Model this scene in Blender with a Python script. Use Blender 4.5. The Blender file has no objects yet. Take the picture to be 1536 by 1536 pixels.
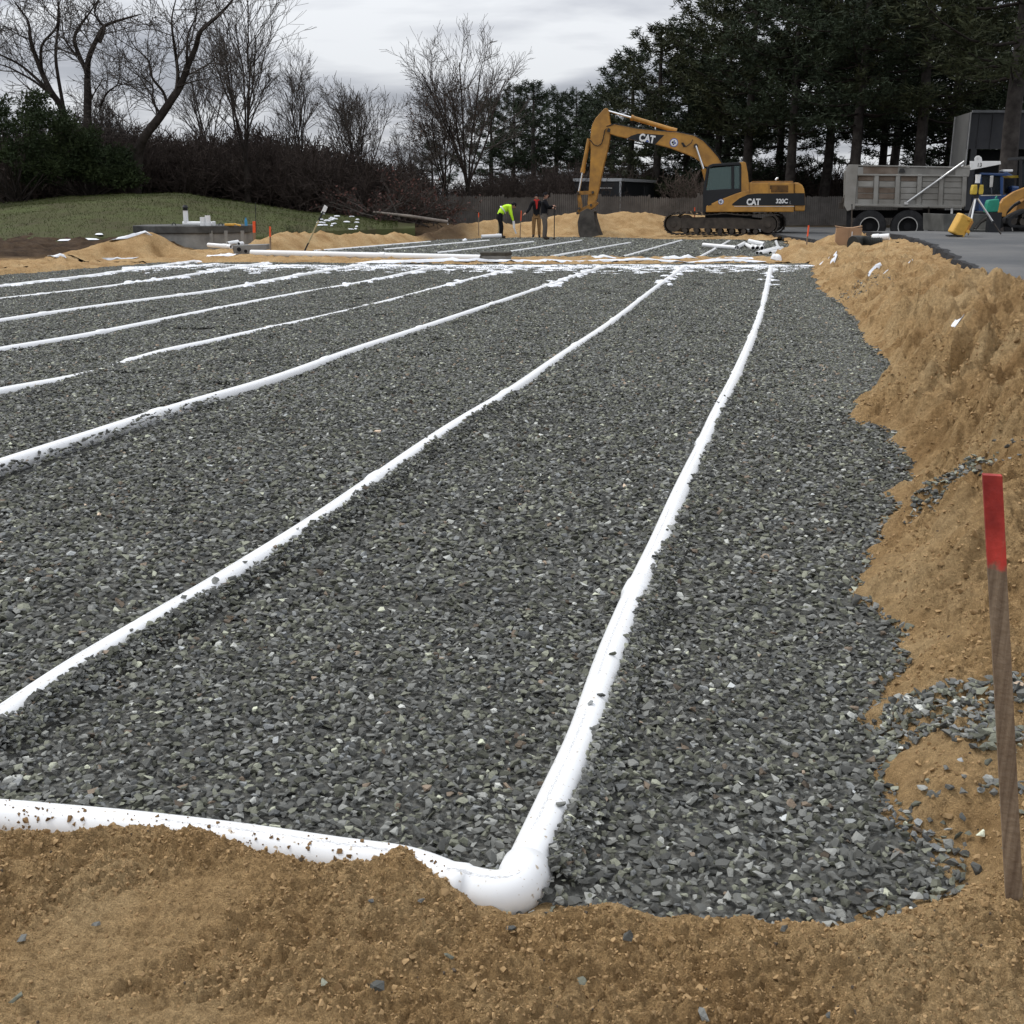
import bpy, bmesh, math, random
import numpy as np
from mathutils import Vector, Matrix

rng = np.random.default_rng(7)
random.seed(7)
SC = bpy.context.scene
COL = SC.collection
R = math.radians

# ------------------------------------------------------------------ camera
F_PX, H = 1658.0, 1.6                      # focal length in photo pixels, eye height above the gravel
TH = math.atan(471.0 / F_PX)               # downward pitch
cam = bpy.data.cameras.new('camera'); cam_o = bpy.data.objects.new('camera', cam); COL.objects.link(cam_o)
cam.sensor_width = 36; cam.lens = 36 * F_PX / 1536
cam.clip_start = 0.05; cam.clip_end = 4000
cam_o.location = (0, 0, H); cam_o.rotation_euler = (math.pi / 2 - TH, 0, 0)
SC.camera = cam_o

# ------------------------------------------------------------------ sky and sun (bright overcast)
SUN_DIR = Vector((-0.50, 0.42, 0.76)).normalized()      # from the ground towards the sun
W = bpy.data.worlds.new('World'); SC.world = W; W.use_nodes = True
nt = W.node_tree; nt.nodes.clear()
def N(t, typ, **kw):
    n = t.nodes.new(typ)
    for k, v in kw.items(): setattr(n, k, v)
    return n
def L(t, a, b): t.links.new(a, b)
sky = N(nt, 'ShaderNodeTexSky'); sky.sky_type = 'NISHITA'; sky.sun_disc = False
sky.sun_elevation = math.asin(SUN_DIR.z); sky.sun_rotation = math.atan2(SUN_DIR.x, SUN_DIR.y)
bg1 = N(nt, 'ShaderNodeBackground'); bg1.inputs[1].default_value = 0.10; L(nt, sky.outputs[0], bg1.inputs[0])
tc = N(nt, 'ShaderNodeTexCoord'); sx = N(nt, 'ShaderNodeSeparateXYZ'); L(nt, tc.outputs['Generated'], sx.inputs[0])
zb = N(nt, 'ShaderNodeMath', operation='ABSOLUTE'); L(nt, sx.outputs[2], zb.inputs[0])
za = N(nt, 'ShaderNodeMath', operation='ADD'); L(nt, zb.outputs[0], za.inputs[0]); za.inputs[1].default_value = 0.12
dx = N(nt, 'ShaderNodeMath', operation='DIVIDE'); L(nt, sx.outputs[0], dx.inputs[0]); L(nt, za.outputs[0], dx.inputs[1])
dy = N(nt, 'ShaderNodeMath', operation='DIVIDE'); L(nt, sx.outputs[1], dy.inputs[0]); L(nt, za.outputs[0], dy.inputs[1])
cx = N(nt, 'ShaderNodeCombineXYZ'); L(nt, dx.outputs[0], cx.inputs[0]); L(nt, dy.outputs[0], cx.inputs[1])
ns = N(nt, 'ShaderNodeTexNoise'); ns.inputs['Scale'].default_value = 1.05; ns.inputs['Detail'].default_value = 7; ns.inputs['Roughness'].default_value = 0.47
ns.inputs['Distortion'].default_value = 0.25
mp = N(nt, 'ShaderNodeMapping'); mp.inputs['Location'].default_value = (3.1, 1.55, 0.4); mp.inputs['Scale'].default_value = (1.0, 1.35, 1.0)
L(nt, cx.outputs[0], mp.inputs[0]); L(nt, mp.outputs[0], ns.inputs[0])
cr = N(nt, 'ShaderNodeValToRGB'); e = cr.color_ramp.elements
e[0].position = 0.36; e[0].color = (0.33, 0.345, 0.385, 1); e[1].position = 0.60; e[1].color = (0.66, 0.675, 0.70, 1)
m_ = cr.color_ramp.elements.new(0.47); m_.color = (0.465, 0.48, 0.52, 1)
L(nt, ns.outputs[0], cr.inputs[0])
bg2 = N(nt, 'ShaderNodeBackground'); L(nt, cr.outputs[0], bg2.inputs[0])
# a standard overcast sky: brighter overhead than at the horizon
ov = N(nt, 'ShaderNodeMath', operation='MULTIPLY_ADD'); L(nt, zb.outputs[0], ov.inputs[0]); ov.inputs[1].default_value = 1.45; ov.inputs[2].default_value = 0.84; L(nt, ov.outputs[0], bg2.inputs[1])
mx = N(nt, 'ShaderNodeMixShader'); mx.inputs[0].default_value = 0.95
L(nt, bg1.outputs[0], mx.inputs[1]); L(nt, bg2.outputs[0], mx.inputs[2])
wo = N(nt, 'ShaderNodeOutputWorld'); L(nt, mx.outputs[0], wo.inputs[0])
sl = bpy.data.lights.new('sun', 'SUN'); sl.energy = 1.5; sl.angle = R(14); sl.color = (1, 0.97, 0.93)
so = bpy.data.objects.new('sun', sl); COL.objects.link(so)
so.rotation_euler = SUN_DIR.to_track_quat('Z', 'Y').to_euler()
SC.view_settings.view_transform = 'Standard'; SC.view_settings.look = 'None'
SC.view_settings.exposure = 0.36; SC.view_settings.gamma = 1.0; SC.view_settings.use_curve_mapping = False
SC.render.engine = 'CYCLES'
SC.cycles.max_bounces = 5; SC.cycles.diffuse_bounces = 3; SC.cycles.glossy_bounces = 2; SC.cycles.transmission_bounces = 4
SC.cycles.transparent_max_bounces = 6

# ------------------------------------------------------------------ measuring: a direction seen from the eye point, cut at a depth or a height
CT, ST = math.cos(TH), math.sin(TH)
def _ray(px, py):
    u = (px - 768) / F_PX; v = (768 - py) / F_PX
    return u, CT + v * ST, -ST + v * CT
def at(px, py, Y):
    a, b, c = _ray(px, py); t = Y / b
    return Vector((a * t, Y, H + c * t))
def gp(px, py, z=0.0):
    a, b, c = _ray(px, py); t = (z - H) / c
    return Vector((a * t, b * t, z))

# ------------------------------------------------------------------ numpy noise
_perm = rng.permutation(512); _perm = np.concatenate([_perm, _perm, _perm])
_g = rng.uniform(0, 2 * np.pi, 512); _gx, _gy = np.cos(_g), np.sin(_g)
def perlin(x, y):
    x = np.asarray(x, float); y = np.asarray(y, float)
    xi = np.floor(x).astype(int); yi = np.floor(y).astype(int)
    xf, yf = x - xi, y - yi
    u = xf * xf * xf * (xf * (xf * 6 - 15) + 10); v = yf * yf * yf * (yf * (yf * 6 - 15) + 10)
    def g(ix, iy, fx, fy):
        h = _perm[_perm[ix & 511] + (iy & 511)] & 511
        return _gx[h] * fx + _gy[h] * fy
    a = g(xi, yi, xf, yf); b = g(xi + 1, yi, xf - 1, yf)
    c = g(xi, yi + 1, xf, yf - 1); d = g(xi + 1, yi + 1, xf - 1, yf - 1)
    return (a + u * (b - a) + v * ((c + u * (d - c)) - (a + u * (b - a)))) * 1.5
def fbm(x, y, o=4, lac=2.1, gain=0.5):
    s = 0; a = 1.0
    for i in range(o):
        s = s + a * perlin(x + 17.3 * i, y - 9.1 * i); x = x * lac; y = y * lac; a *= gain
    return s
def billow(x, y): return np.abs(perlin(x, y)) * 2 - 0.6
def sstep(a, b, x):
    t = np.clip((x - a) / (b - a), 0, 1); return t * t * (3 - 2 * t)
def poly_sd(x, y, poly):
    x = np.asarray(x, float); y = np.asarray(y, float)
    d = np.full(x.shape, 1e9); inside = np.zeros(x.shape, bool)
    n = len(poly)
    for i in range(n):
        ax, ay = poly[i]; bx, by = poly[(i + 1) % n]
        ex, ey = bx - ax, by - ay; l2 = ex * ex + ey * ey + 1e-12
        t = np.clip(((x - ax) * ex + (y - ay) * ey) / l2, 0, 1)
        d = np.minimum(d, (x - ax - t * ex) ** 2 + (y - ay - t * ey) ** 2)
        c = (ay > y) != (by > y)
        with np.errstate(divide='ignore', invalid='ignore'):
            inside ^= c & (x < ex * (y - ay) / (ey if abs(ey) > 1e-12 else 1e-12) + ax)
    d = np.sqrt(d)
    return np.where(inside, -d, d)
def line_d(x, y, pts):
    """distance to a polyline and the parameter-interpolated extra columns at the nearest point"""
    d = np.full(np.shape(x), 1e9); ex_ = np.zeros(np.shape(x))
    for a, b in zip(pts[:-1], pts[1:]):
        vx, vy = b[0] - a[0], b[1] - a[1]; l2 = vx * vx + vy * vy + 1e-12
        t = np.clip(((x - a[0]) * vx + (y - a[1]) * vy) / l2, 0, 1)
        dd = np.hypot(x - a[0] - t * vx, y - a[1] - t * vy)
        val = a[2] + t * (b[2] - a[2])
        m = dd < d; d = np.where(m, dd, d); ex_ = np.where(m, val, ex_)
    return d, ex_

# ------------------------------------------------------------------ materials
MATS = {}
def mat(name, col, rough=0.7, metal=0.0, var=0.15, scale=6.0, bump=0.0, bscale=60.0, col2=None, spec=0.3, attr=None, coat=0.0, detail=6, stretch=None):
    """procedural material: base colour broken up by two noises (col to col2), optional bump; attr = a colour attribute that tints it"""
    if name in MATS: return MATS[name]
    m = bpy.data.materials.new(name); m.use_nodes = True; t = m.node_tree; b = t.nodes['Principled BSDF']
    b.inputs['Roughness'].default_value = rough; b.inputs['Metallic'].default_value = metal
    b.inputs['Specular IOR Level'].default_value = spec; b.inputs['Coat Weight'].default_value = coat
    co = N(t, 'ShaderNodeTexCoord')
    n1 = N(t, 'ShaderNodeTexNoise'); n1.inputs['Scale'].default_value = scale; n1.inputs['Detail'].default_value = detail; n1.inputs['Roughness'].default_value = 0.6
    if stretch:
        mp_ = N(t, 'ShaderNodeMapping'); mp_.inputs['Scale'].default_value = stretch; L(t, co.outputs['Object'], mp_.inputs[0]); L(t, mp_.outputs[0], n1.inputs[0])
    else: L(t, co.outputs['Object'], n1.inputs[0])
    r = N(t, 'ShaderNodeValToRGB'); L(t, n1.outputs[0], r.inputs[0])
    c2 = col2 or tuple(c * (1 - var) for c in col); c1 = col if col2 else tuple(min(1, c * (1 + var)) for c in col)
    r.color_ramp.elements[0].position = 0.34; r.color_ramp.elements[1].position = 0.66
    r.color_ramp.elements[0].color = (*c2, 1); r.color_ramp.elements[1].color = (*c1, 1)
    out = r.outputs[0]
    if attr:
        a = N(t, 'ShaderNodeAttribute'); a.attribute_name = attr
        mu = N(t, 'ShaderNodeMix', data_type='RGBA', blend_type='MULTIPLY'); mu.inputs[0].default_value = 1
        L(t, a.outputs[0], mu.inputs[6]); L(t, out, mu.inputs[7]); out = mu.outputs[2]
    L(t, out, b.inputs['Base Color'])
    if bump:
        n2 = N(t, 'ShaderNodeTexNoise'); n2.inputs['Scale'].default_value = bscale; n2.inputs['Detail'].default_value = 5
        L(t, co.outputs['Object'], n2.inputs[0])
        bm = N(t, 'ShaderNodeBump'); bm.inputs['Strength'].default_value = bump; bm.inputs['Distance'].default_value = 0.02
        L(t, n2.outputs[0], bm.inputs['Height']); L(t, bm.outputs[0], b.inputs['Normal'])
    MATS[name] = m
    return m

def sand_material():
    m = bpy.data.materials.new('sand'); m.use_nodes = True; t = m.node_tree; b = t.nodes['Principled BSDF']
    b.inputs['Roughness'].default_value = 0.95; b.inputs['Specular IOR Level'].default_value = 0.12
    co = N(t, 'ShaderNodeTexCoord')
    def noise(s, d=5, r=0.6):
        n = N(t, 'ShaderNodeTexNoise'); n.inputs['Scale'].default_value = s; n.inputs['Detail'].default_value = d; n.inputs['Roughness'].default_value = r
        L(t, co.outputs['Object'], n.inputs[0]); return n
    def ramp(n, stops):
        r = N(t, 'ShaderNodeValToRGB'); L(t, n.outputs[0], r.inputs[0])
        while len(r.color_ramp.elements) < len(stops): r.color_ramp.elements.new(0.5)
        for e_, (p, c) in zip(r.color_ramp.elements, stops): e_.position = p; e_.color = (*c, 1)
        return r
    r1 = ramp(noise(1.7, 6), [(0.32, (0.400, 0.250, 0.115)), (0.5, (0.555, 0.376, 0.190)), (0.68, (0.64, 0.465, 0.258))])
    r2 = ramp(noise(30, 6, 0.72), [(0.3, (0.62, 0.59, 0.55)), (0.7, (1.20, 1.19, 1.17))])
    r3 = ramp(noise(300, 3, 0.75), [(0.28, (0.55, 0.53, 0.50)), (0.72, (1.32, 1.32, 1.30))])
    def mul(a, bb):
        x = N(t, 'ShaderNodeMix', data_type='RGBA', blend_type='MULTIPLY'); x.inputs[0].default_value = 1
        L(t, a, x.inputs[6]); L(t, bb, x.inputs[7]); return x.outputs[2]
    c = mul(mul(r1.outputs[0], r2.outputs[0]), r3.outputs[0])
    a = N(t, 'ShaderNodeAttribute'); a.attribute_name = 'soil'
    xs = N(t, 'ShaderNodeMix', data_type='RGBA'); L(t, a.outputs['Fac'], xs.inputs[0]); L(t, c, xs.inputs[6])
    dk = ramp(noise(3.0, 6), [(0.3, (0.035, 0.022, 0.014)), (0.7, (0.10, 0.066, 0.040))]); L(t, dk.outputs[0], xs.inputs[7])
    L(t, xs.outputs[2], b.inputs['Base Color'])
    b1 = N(t, 'ShaderNodeBump'); b1.inputs['Strength'].default_value = 1.0; b1.inputs['Distance'].default_value = 0.012
    L(t, noise(170, 4, 0.7).outputs[0], b1.inputs['Height'])
    b2 = N(t, 'ShaderNodeBump'); b2.inputs['Strength'].default_value = 1.0; b2.inputs['Distance'].default_value = 0.07
    L(t, noise(17, 9, 0.72).outputs[0], b2.inputs['Height']); L(t, b1.outputs[0], b2.inputs['Normal'])
    L(t, b2.outputs[0], b.inputs['Normal'])
    MATS['sand'] = m; return m

def pvc_material():
    m = bpy.data.materials.new('white_pvc'); m.use_nodes = True; t = m.node_tree; b = t.nodes['Principled BSDF']
    b.inputs['Roughness'].default_value = 0.42; b.inputs['Specular IOR Level'].default_value = 0.4
    co = N(t, 'ShaderNodeTexCoord')
    n1 = N(t, 'ShaderNodeTexNoise'); n1.inputs['Scale'].default_value = 70; n1.inputs['Detail'].default_value = 3; L(t, co.outputs['Object'], n1.inputs[0])
    r = N(t, 'ShaderNodeValToRGB'); L(t, n1.outputs[0], r.inputs[0])
    r.color_ramp.elements[0].position = 0.27; r.color_ramp.elements[0].color = (0.42, 0.35, 0.26, 1)
    r.color_ramp.elements[1].position = 0.36; r.color_ramp.elements[1].color = (0.77, 0.78, 0.78, 1)
    # the maker's ink line: broken dark dashes along one side
    an = N(t, 'ShaderNodeAttribute'); an.attribute_name = 'ang'; al = N(t, 'ShaderNodeAttribute'); al.attribute_name = 'along'
    sub = N(t, 'ShaderNodeMath', operation='SUBTRACT'); L(t, an.outputs['Fac'], sub.inputs[0]); sub.inputs[1].default_value = 1.75
    ab = N(t, 'ShaderNodeMath', operation='ABSOLUTE'); L(t, sub.outputs[0], ab.inputs[0])
    lt = N(t, 'ShaderNodeMath', operation='LESS_THAN'); L(t, ab.outputs[0], lt.inputs[0]); lt.inputs[1].default_value = 0.085
    cxx = N(t, 'ShaderNodeCombineXYZ'); L(t, al.outputs['Fac'], cxx.inputs[0]); L(t, an.outputs['Fac'], cxx.inputs[1])
    n2 = N(t, 'ShaderNodeTexNoise'); n2.inputs['Scale'].default_value = 75; n2.inputs['Detail'].default_value = 1; L(t, cxx.outputs[0], n2.inputs[0])
    g1 = N(t, 'ShaderNodeMath', operation='GREATER_THAN'); L(t, n2.outputs[0], g1.inputs[0]); g1.inputs[1].default_value = 0.52
    n3 = N(t, 'ShaderNodeTexNoise'); n3.inputs['Scale'].default_value = 3.2; n3.inputs['Detail'].default_value = 0; L(t, cxx.outputs[0], n3.inputs[0])
    g2 = N(t, 'ShaderNodeMath', operation='GREATER_THAN'); L(t, n3.outputs[0], g2.inputs[0]); g2.inputs[1].default_value = 0.47
    m1 = N(t, 'ShaderNodeMath', operation='MULTIPLY'); L(t, lt.outputs[0], m1.inputs[0]); L(t, g1.outputs[0], m1.inputs[1])
    m2 = N(t, 'ShaderNodeMath', operation='MULTIPLY'); L(t, m1.outputs[0], m2.inputs[0]); L(t, g2.outputs[0], m2.inputs[1])
    m3 = N(t, 'ShaderNodeMath', operation='MULTIPLY'); L(t, m2.outputs[0], m3.inputs[0]); m3.inputs[1].default_value = 0.75
    x = N(t, 'ShaderNodeMix', data_type='RGBA'); L(t, m3.outputs[0], x.inputs[0]); L(t, r.outputs[0], x.inputs[6]); x.inputs[7].default_value = (0.18, 0.18, 0.19, 1)
    L(t, x.outputs[2], b.inputs['Base Color'])
    MATS['pvc'] = m; return m

def glass(name, tint, rough=0.05):
    m = bpy.data.materials.new(name); m.use_nodes = True; t = m.node_tree; b = t.nodes['Principled BSDF']
    co = N(t, 'ShaderNodeTexCoord'); n1 = N(t, 'ShaderNodeTexNoise'); n1.inputs['Scale'].default_value = 4
    L(t, co.outputs['Object'], n1.inputs[0])
    mr = N(t, 'ShaderNodeMapRange'); mr.inputs[3].default_value = rough; mr.inputs[4].default_value = rough + 0.1
    L(t, n1.outputs[0], mr.inputs[0]); L(t, mr.outputs[0], b.inputs['Roughness'])
    b.inputs['Base Color'].default_value = (*tint, 1); b.inputs['Transmission Weight'].default_value = 0.6; b.inputs['IOR'].default_value = 1.2
    MATS[name] = m; return m

SAND = sand_material(); PVC = pvc_material()
STONE = mat('crushed_stone', (1.12, 1.12, 1.12), 0.8, var=0.22, scale=45, bump=0.35, bscale=160, attr='col', spec=0.25)
CLOD = mat('sand_clod', (1.2, 1.2, 1.2), 0.95, var=0.25, scale=120, attr='col', spec=0.1)
GRAVEL_BASE = mat('gravel_base', (0.15, 0.15, 0.135), 0.9, scale=45, col2=(0.06, 0.06, 0.055), bump=0.8, bscale=40, spec=0.1)
ASPHALT = mat('asphalt', (0.125, 0.123, 0.118), 0.75, scale=0.45, col2=(0.060, 0.064, 0.068), bump=0.4, bscale=130, spec=0.35)
ASPHALT_EDGE = mat('asphalt_edge', (0.02, 0.02, 0.021), 0.9, scale=8, var=0.4, bump=0.8, bscale=30)
GRASS = mat('lawn_grass', (0.066, 0.078, 0.028), 0.9, scale=0.75, col2=(0.058, 0.054, 0.026), bump=0.8, bscale=30, spec=0.1)
LITTER = mat('leaf_litter', (0.06, 0.045, 0.03), 0.95, scale=1.5, col2=(0.03, 0.026, 0.016), bump=0.6, bscale=12, spec=0.1)
SNOW = mat('snow', (0.82, 0.84, 0.87), 0.6, scale=12, col2=(0.70, 0.72, 0.75), bump=0.4, bscale=40, spec=0.3)
BARK = mat('bark', (0.046, 0.038, 0.033), 0.9, scale=5, col2=(0.022, 0.018, 0.016), spec=0.1)
BARK_GREY = mat('bark_grey', (0.095, 0.080, 0.070), 0.9, scale=5, col2=(0.045, 0.04, 0.036), spec=0.1)
PINE_BARK = mat('pine_bark', (0.075, 0.066, 0.06), 0.9, scale=3, col2=(0.03, 0.026, 0.024), bump=0.6, bscale=9, spec=0.1)
TWIG_RED = mat('thicket_twig', (0.066, 0.052, 0.045), 0.9, scale=3, col2=(0.035, 0.027, 0.024), spec=0.08)
NEEDLE = mat('pine_needles', (0.046, 0.062, 0.034), 0.8, scale=0.7, col2=(0.022, 0.031, 0.019), spec=0.15)
NEEDLE2 = mat('pine_needles_warm', (0.056, 0.062, 0.029), 0.8, scale=0.7, col2=(0.026, 0.033, 0.017), spec=0.15)
SHRUB_LEAF = mat('evergreen_leaf', (0.036, 0.050, 0.018), 0.8, scale=0.8, col2=(0.016, 0.026, 0.011), spec=0.15)
DRY_LEAF = mat('dry_leaf', (0.11, 0.06, 0.035), 0.9, scale=3, col2=(0.06, 0.033, 0.022), spec=0.1)
CONC = mat('concrete', (0.27, 0.27, 0.255), 0.85, scale=2.2, col2=(0.15, 0.15, 0.145), bump=0.3, bscale=30)
CONC_DARK = mat('damp_concrete', (0.10, 0.10, 0.095), 0.8, scale=1.8, col2=(0.035, 0.035, 0.033), bump=0.3, bscale=30)
WOOD = mat('stake_wood', (0.27, 0.20, 0.135), 0.85, scale=26, col2=(0.13, 0.088, 0.058), bump=0.3, bscale=60, stretch=(3, 3, 0.12))
RED = mat('red_paint', (0.60, 0.062, 0.046), 0.65, scale=11, col2=(0.24, 0.024, 0.02), bump=0.15, bscale=60, stretch=(1, 1, 0.5))
ORANGE = mat('orange_tape', (0.75, 0.10, 0.03), 0.6, scale=14)
FENCE = mat('weathered_fence', (0.135, 0.125, 0.115), 0.9, scale=1.3, col2=(0.075, 0.069, 0.064), bump=0.3, bscale=20, spec=0.1)
YEL = mat('machine_yellow', (0.50, 0.25, 0.045), 0.45, scale=2.4, col2=(0.31, 0.155, 0.035), spec=0.4, bump=0.05, bscale=8)
YEL_DIRTY = mat('worn_yellow', (0.40, 0.19, 0.035), 0.6, scale=3, col2=(0.13, 0.075, 0.03), spec=0.3)
BLACK = mat('black_paint', (0.014, 0.015, 0.017), 0.5, scale=3)
RUBBER = mat('rubber', (0.022, 0.022, 0.023), 0.85, scale=6, var=0.3, spec=0.2)
STEEL = mat('dirty_steel', (0.085, 0.072, 0.06), 0.65, 0.3, scale=3.5, col2=(0.04, 0.034, 0.029))
BUCKET = mat('bucket_steel', (0.105, 0.095, 0.083), 0.55, 0.35, scale=3, col2=(0.05, 0.045, 0.04))
CHROME = mat('chrome_rod', (0.75, 0.75, 0.75), 0.2, 0.9, var=0.05)
WHITE = mat('white_paint', (0.74, 0.74, 0.73), 0.5, scale=3, var=0.06)
BLUE = mat('blue_paint', (0.018, 0.052, 0.15), 0.4, scale=2, var=0.2, spec=0.5)
SEAL = mat('seal_blue', (0.10, 0.14, 0.34), 0.5, scale=5)
GREEN = mat('green_plastic', (0.02, 0.21, 0.14), 0.5, scale=4)
BED = mat('grey_truck_bed', (0.31, 0.305, 0.285), 0.6, 0.15, scale=1.1, col2=(0.19, 0.18, 0.16), bump=0.1, bscale=10)
BED_RUST = mat('rusty_board', (0.20, 0.165, 0.135), 0.8, scale=1.6, col2=(0.085, 0.058, 0.04), bump=0.2, bscale=12)
ALU = mat('aluminium', (0.62, 0.62, 0.61), 0.35, 0.7, var=0.1)
RIM = mat('worn_rim', (0.42, 0.41, 0.39), 0.5, 0.4, var=0.2)
CARD = mat('cardboard', (0.33, 0.205, 0.12), 0.85, scale=3, var=0.12)
CASE_Y = mat('yellow_case', (0.62, 0.36, 0.07), 0.5, scale=5, var=0.1)
LASER_Y = mat('laser_yellow', (0.50, 0.36, 0.05), 0.5, scale=8)
CORR = mat('black_corrugated', (0.022, 0.024, 0.022), 0.6, scale=5)
SKIN = mat('skin', (0.42, 0.24, 0.17), 0.6, var=0.06)
HIVIS = mat('hivis', (0.52, 0.86, 0.03), 0.7, scale=8, var=0.08)
HIVIS_TAPE = mat('reflective_tape', (0.62, 0.64, 0.62), 0.35, var=0.05)
DARKCLOTH = mat('black_cloth', (0.013, 0.013, 0.015), 0.95, scale=8, var=0.3, spec=0.1)
GREYCLOTH = mat('grey_cloth', (0.115, 0.10, 0.085), 0.95, scale=8, var=0.2, spec=0.1)
TANCLOTH = mat('tan_cloth', (0.22, 0.13, 0.06), 0.95, scale=8, var=0.2, spec=0.1)
REDCLOTH = mat('red_cloth', (0.42, 0.035, 0.03), 0.9, scale=8, var=0.15, spec=0.1)
BOOT = mat('boot', (0.03, 0.022, 0.016), 0.8, var=0.2)
BLUE_PL = mat('blue_plastic', (0.04, 0.22, 0.42), 0.5, var=0.1)
WALL_GREY = mat('grey_siding', (0.13, 0.13, 0.125), 0.7, scale=1.2, var=0.1)
WALL_DARK = mat('dark_metal_roof', (0.045, 0.046, 0.05), 0.7, scale=0.8, var=0.25)
BLACKOUT = mat('dark_interior', (0.010, 0.010, 0.011), 0.9, var=0.2)
INK = mat('ink', (0.03, 0.03, 0.03), 0.7, var=0.1)
GLASS_CAB = glass('cab_glass', (0.20, 0.28, 0.27)); GLASS_DARK = glass('dark_glass', (0.05, 0.06, 0.07))

# ------------------------------------------------------------------ object helpers
def props(o, label=None, cat=None, group=None, kind=None):
    if label: o['label'] = label
    if cat: o['category'] = cat
    if group: o['group'] = group
    if kind: o['kind'] = kind
    return o
def thing(name, label, cat, loc=(0, 0, 0), rz=0.0, group=None):
    o = bpy.data.objects.new(name, None); COL.objects.link(o); o.location = loc; o.rotation_euler = (0, 0, rz)
    o.empty_display_size = 0.1
    return props(o, label, cat, group)
def link(name, me, m=None, parent=None, loc=None):
    o = bpy.data.objects.new(name, me); COL.objects.link(o)
    if m is not None and len(me.materials) == 0: me.materials.append(m)
    if parent: o.parent = parent
    if loc is not None: o.location = loc
    return o
def tri_mesh(name, V, T, smooth=False, attrs=None):
    V = np.ascontiguousarray(V, np.float32); T = np.ascontiguousarray(T, np.int32); k = T.shape[1]
    me = bpy.data.meshes.new(name)
    me.vertices.add(len(V)); me.vertices.foreach_set('co', V.ravel())
    me.loops.add(T.size); me.loops.foreach_set('vertex_index', T.ravel())
    me.polygons.add(len(T)); me.polygons.foreach_set('loop_start', np.arange(0, T.size, k, dtype=np.int32))
    me.polygons.foreach_set('use_smooth', np.full(len(T), smooth))
    for an, (typ, arr) in (attrs or {}).items():
        a = me.attributes.new(an, typ, 'POINT')
        a.data.foreach_set('color' if typ == 'FLOAT_COLOR' else 'value', np.ascontiguousarray(arr, np.float32).ravel())
    me.update(calc_edges=True)
    return me

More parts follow.
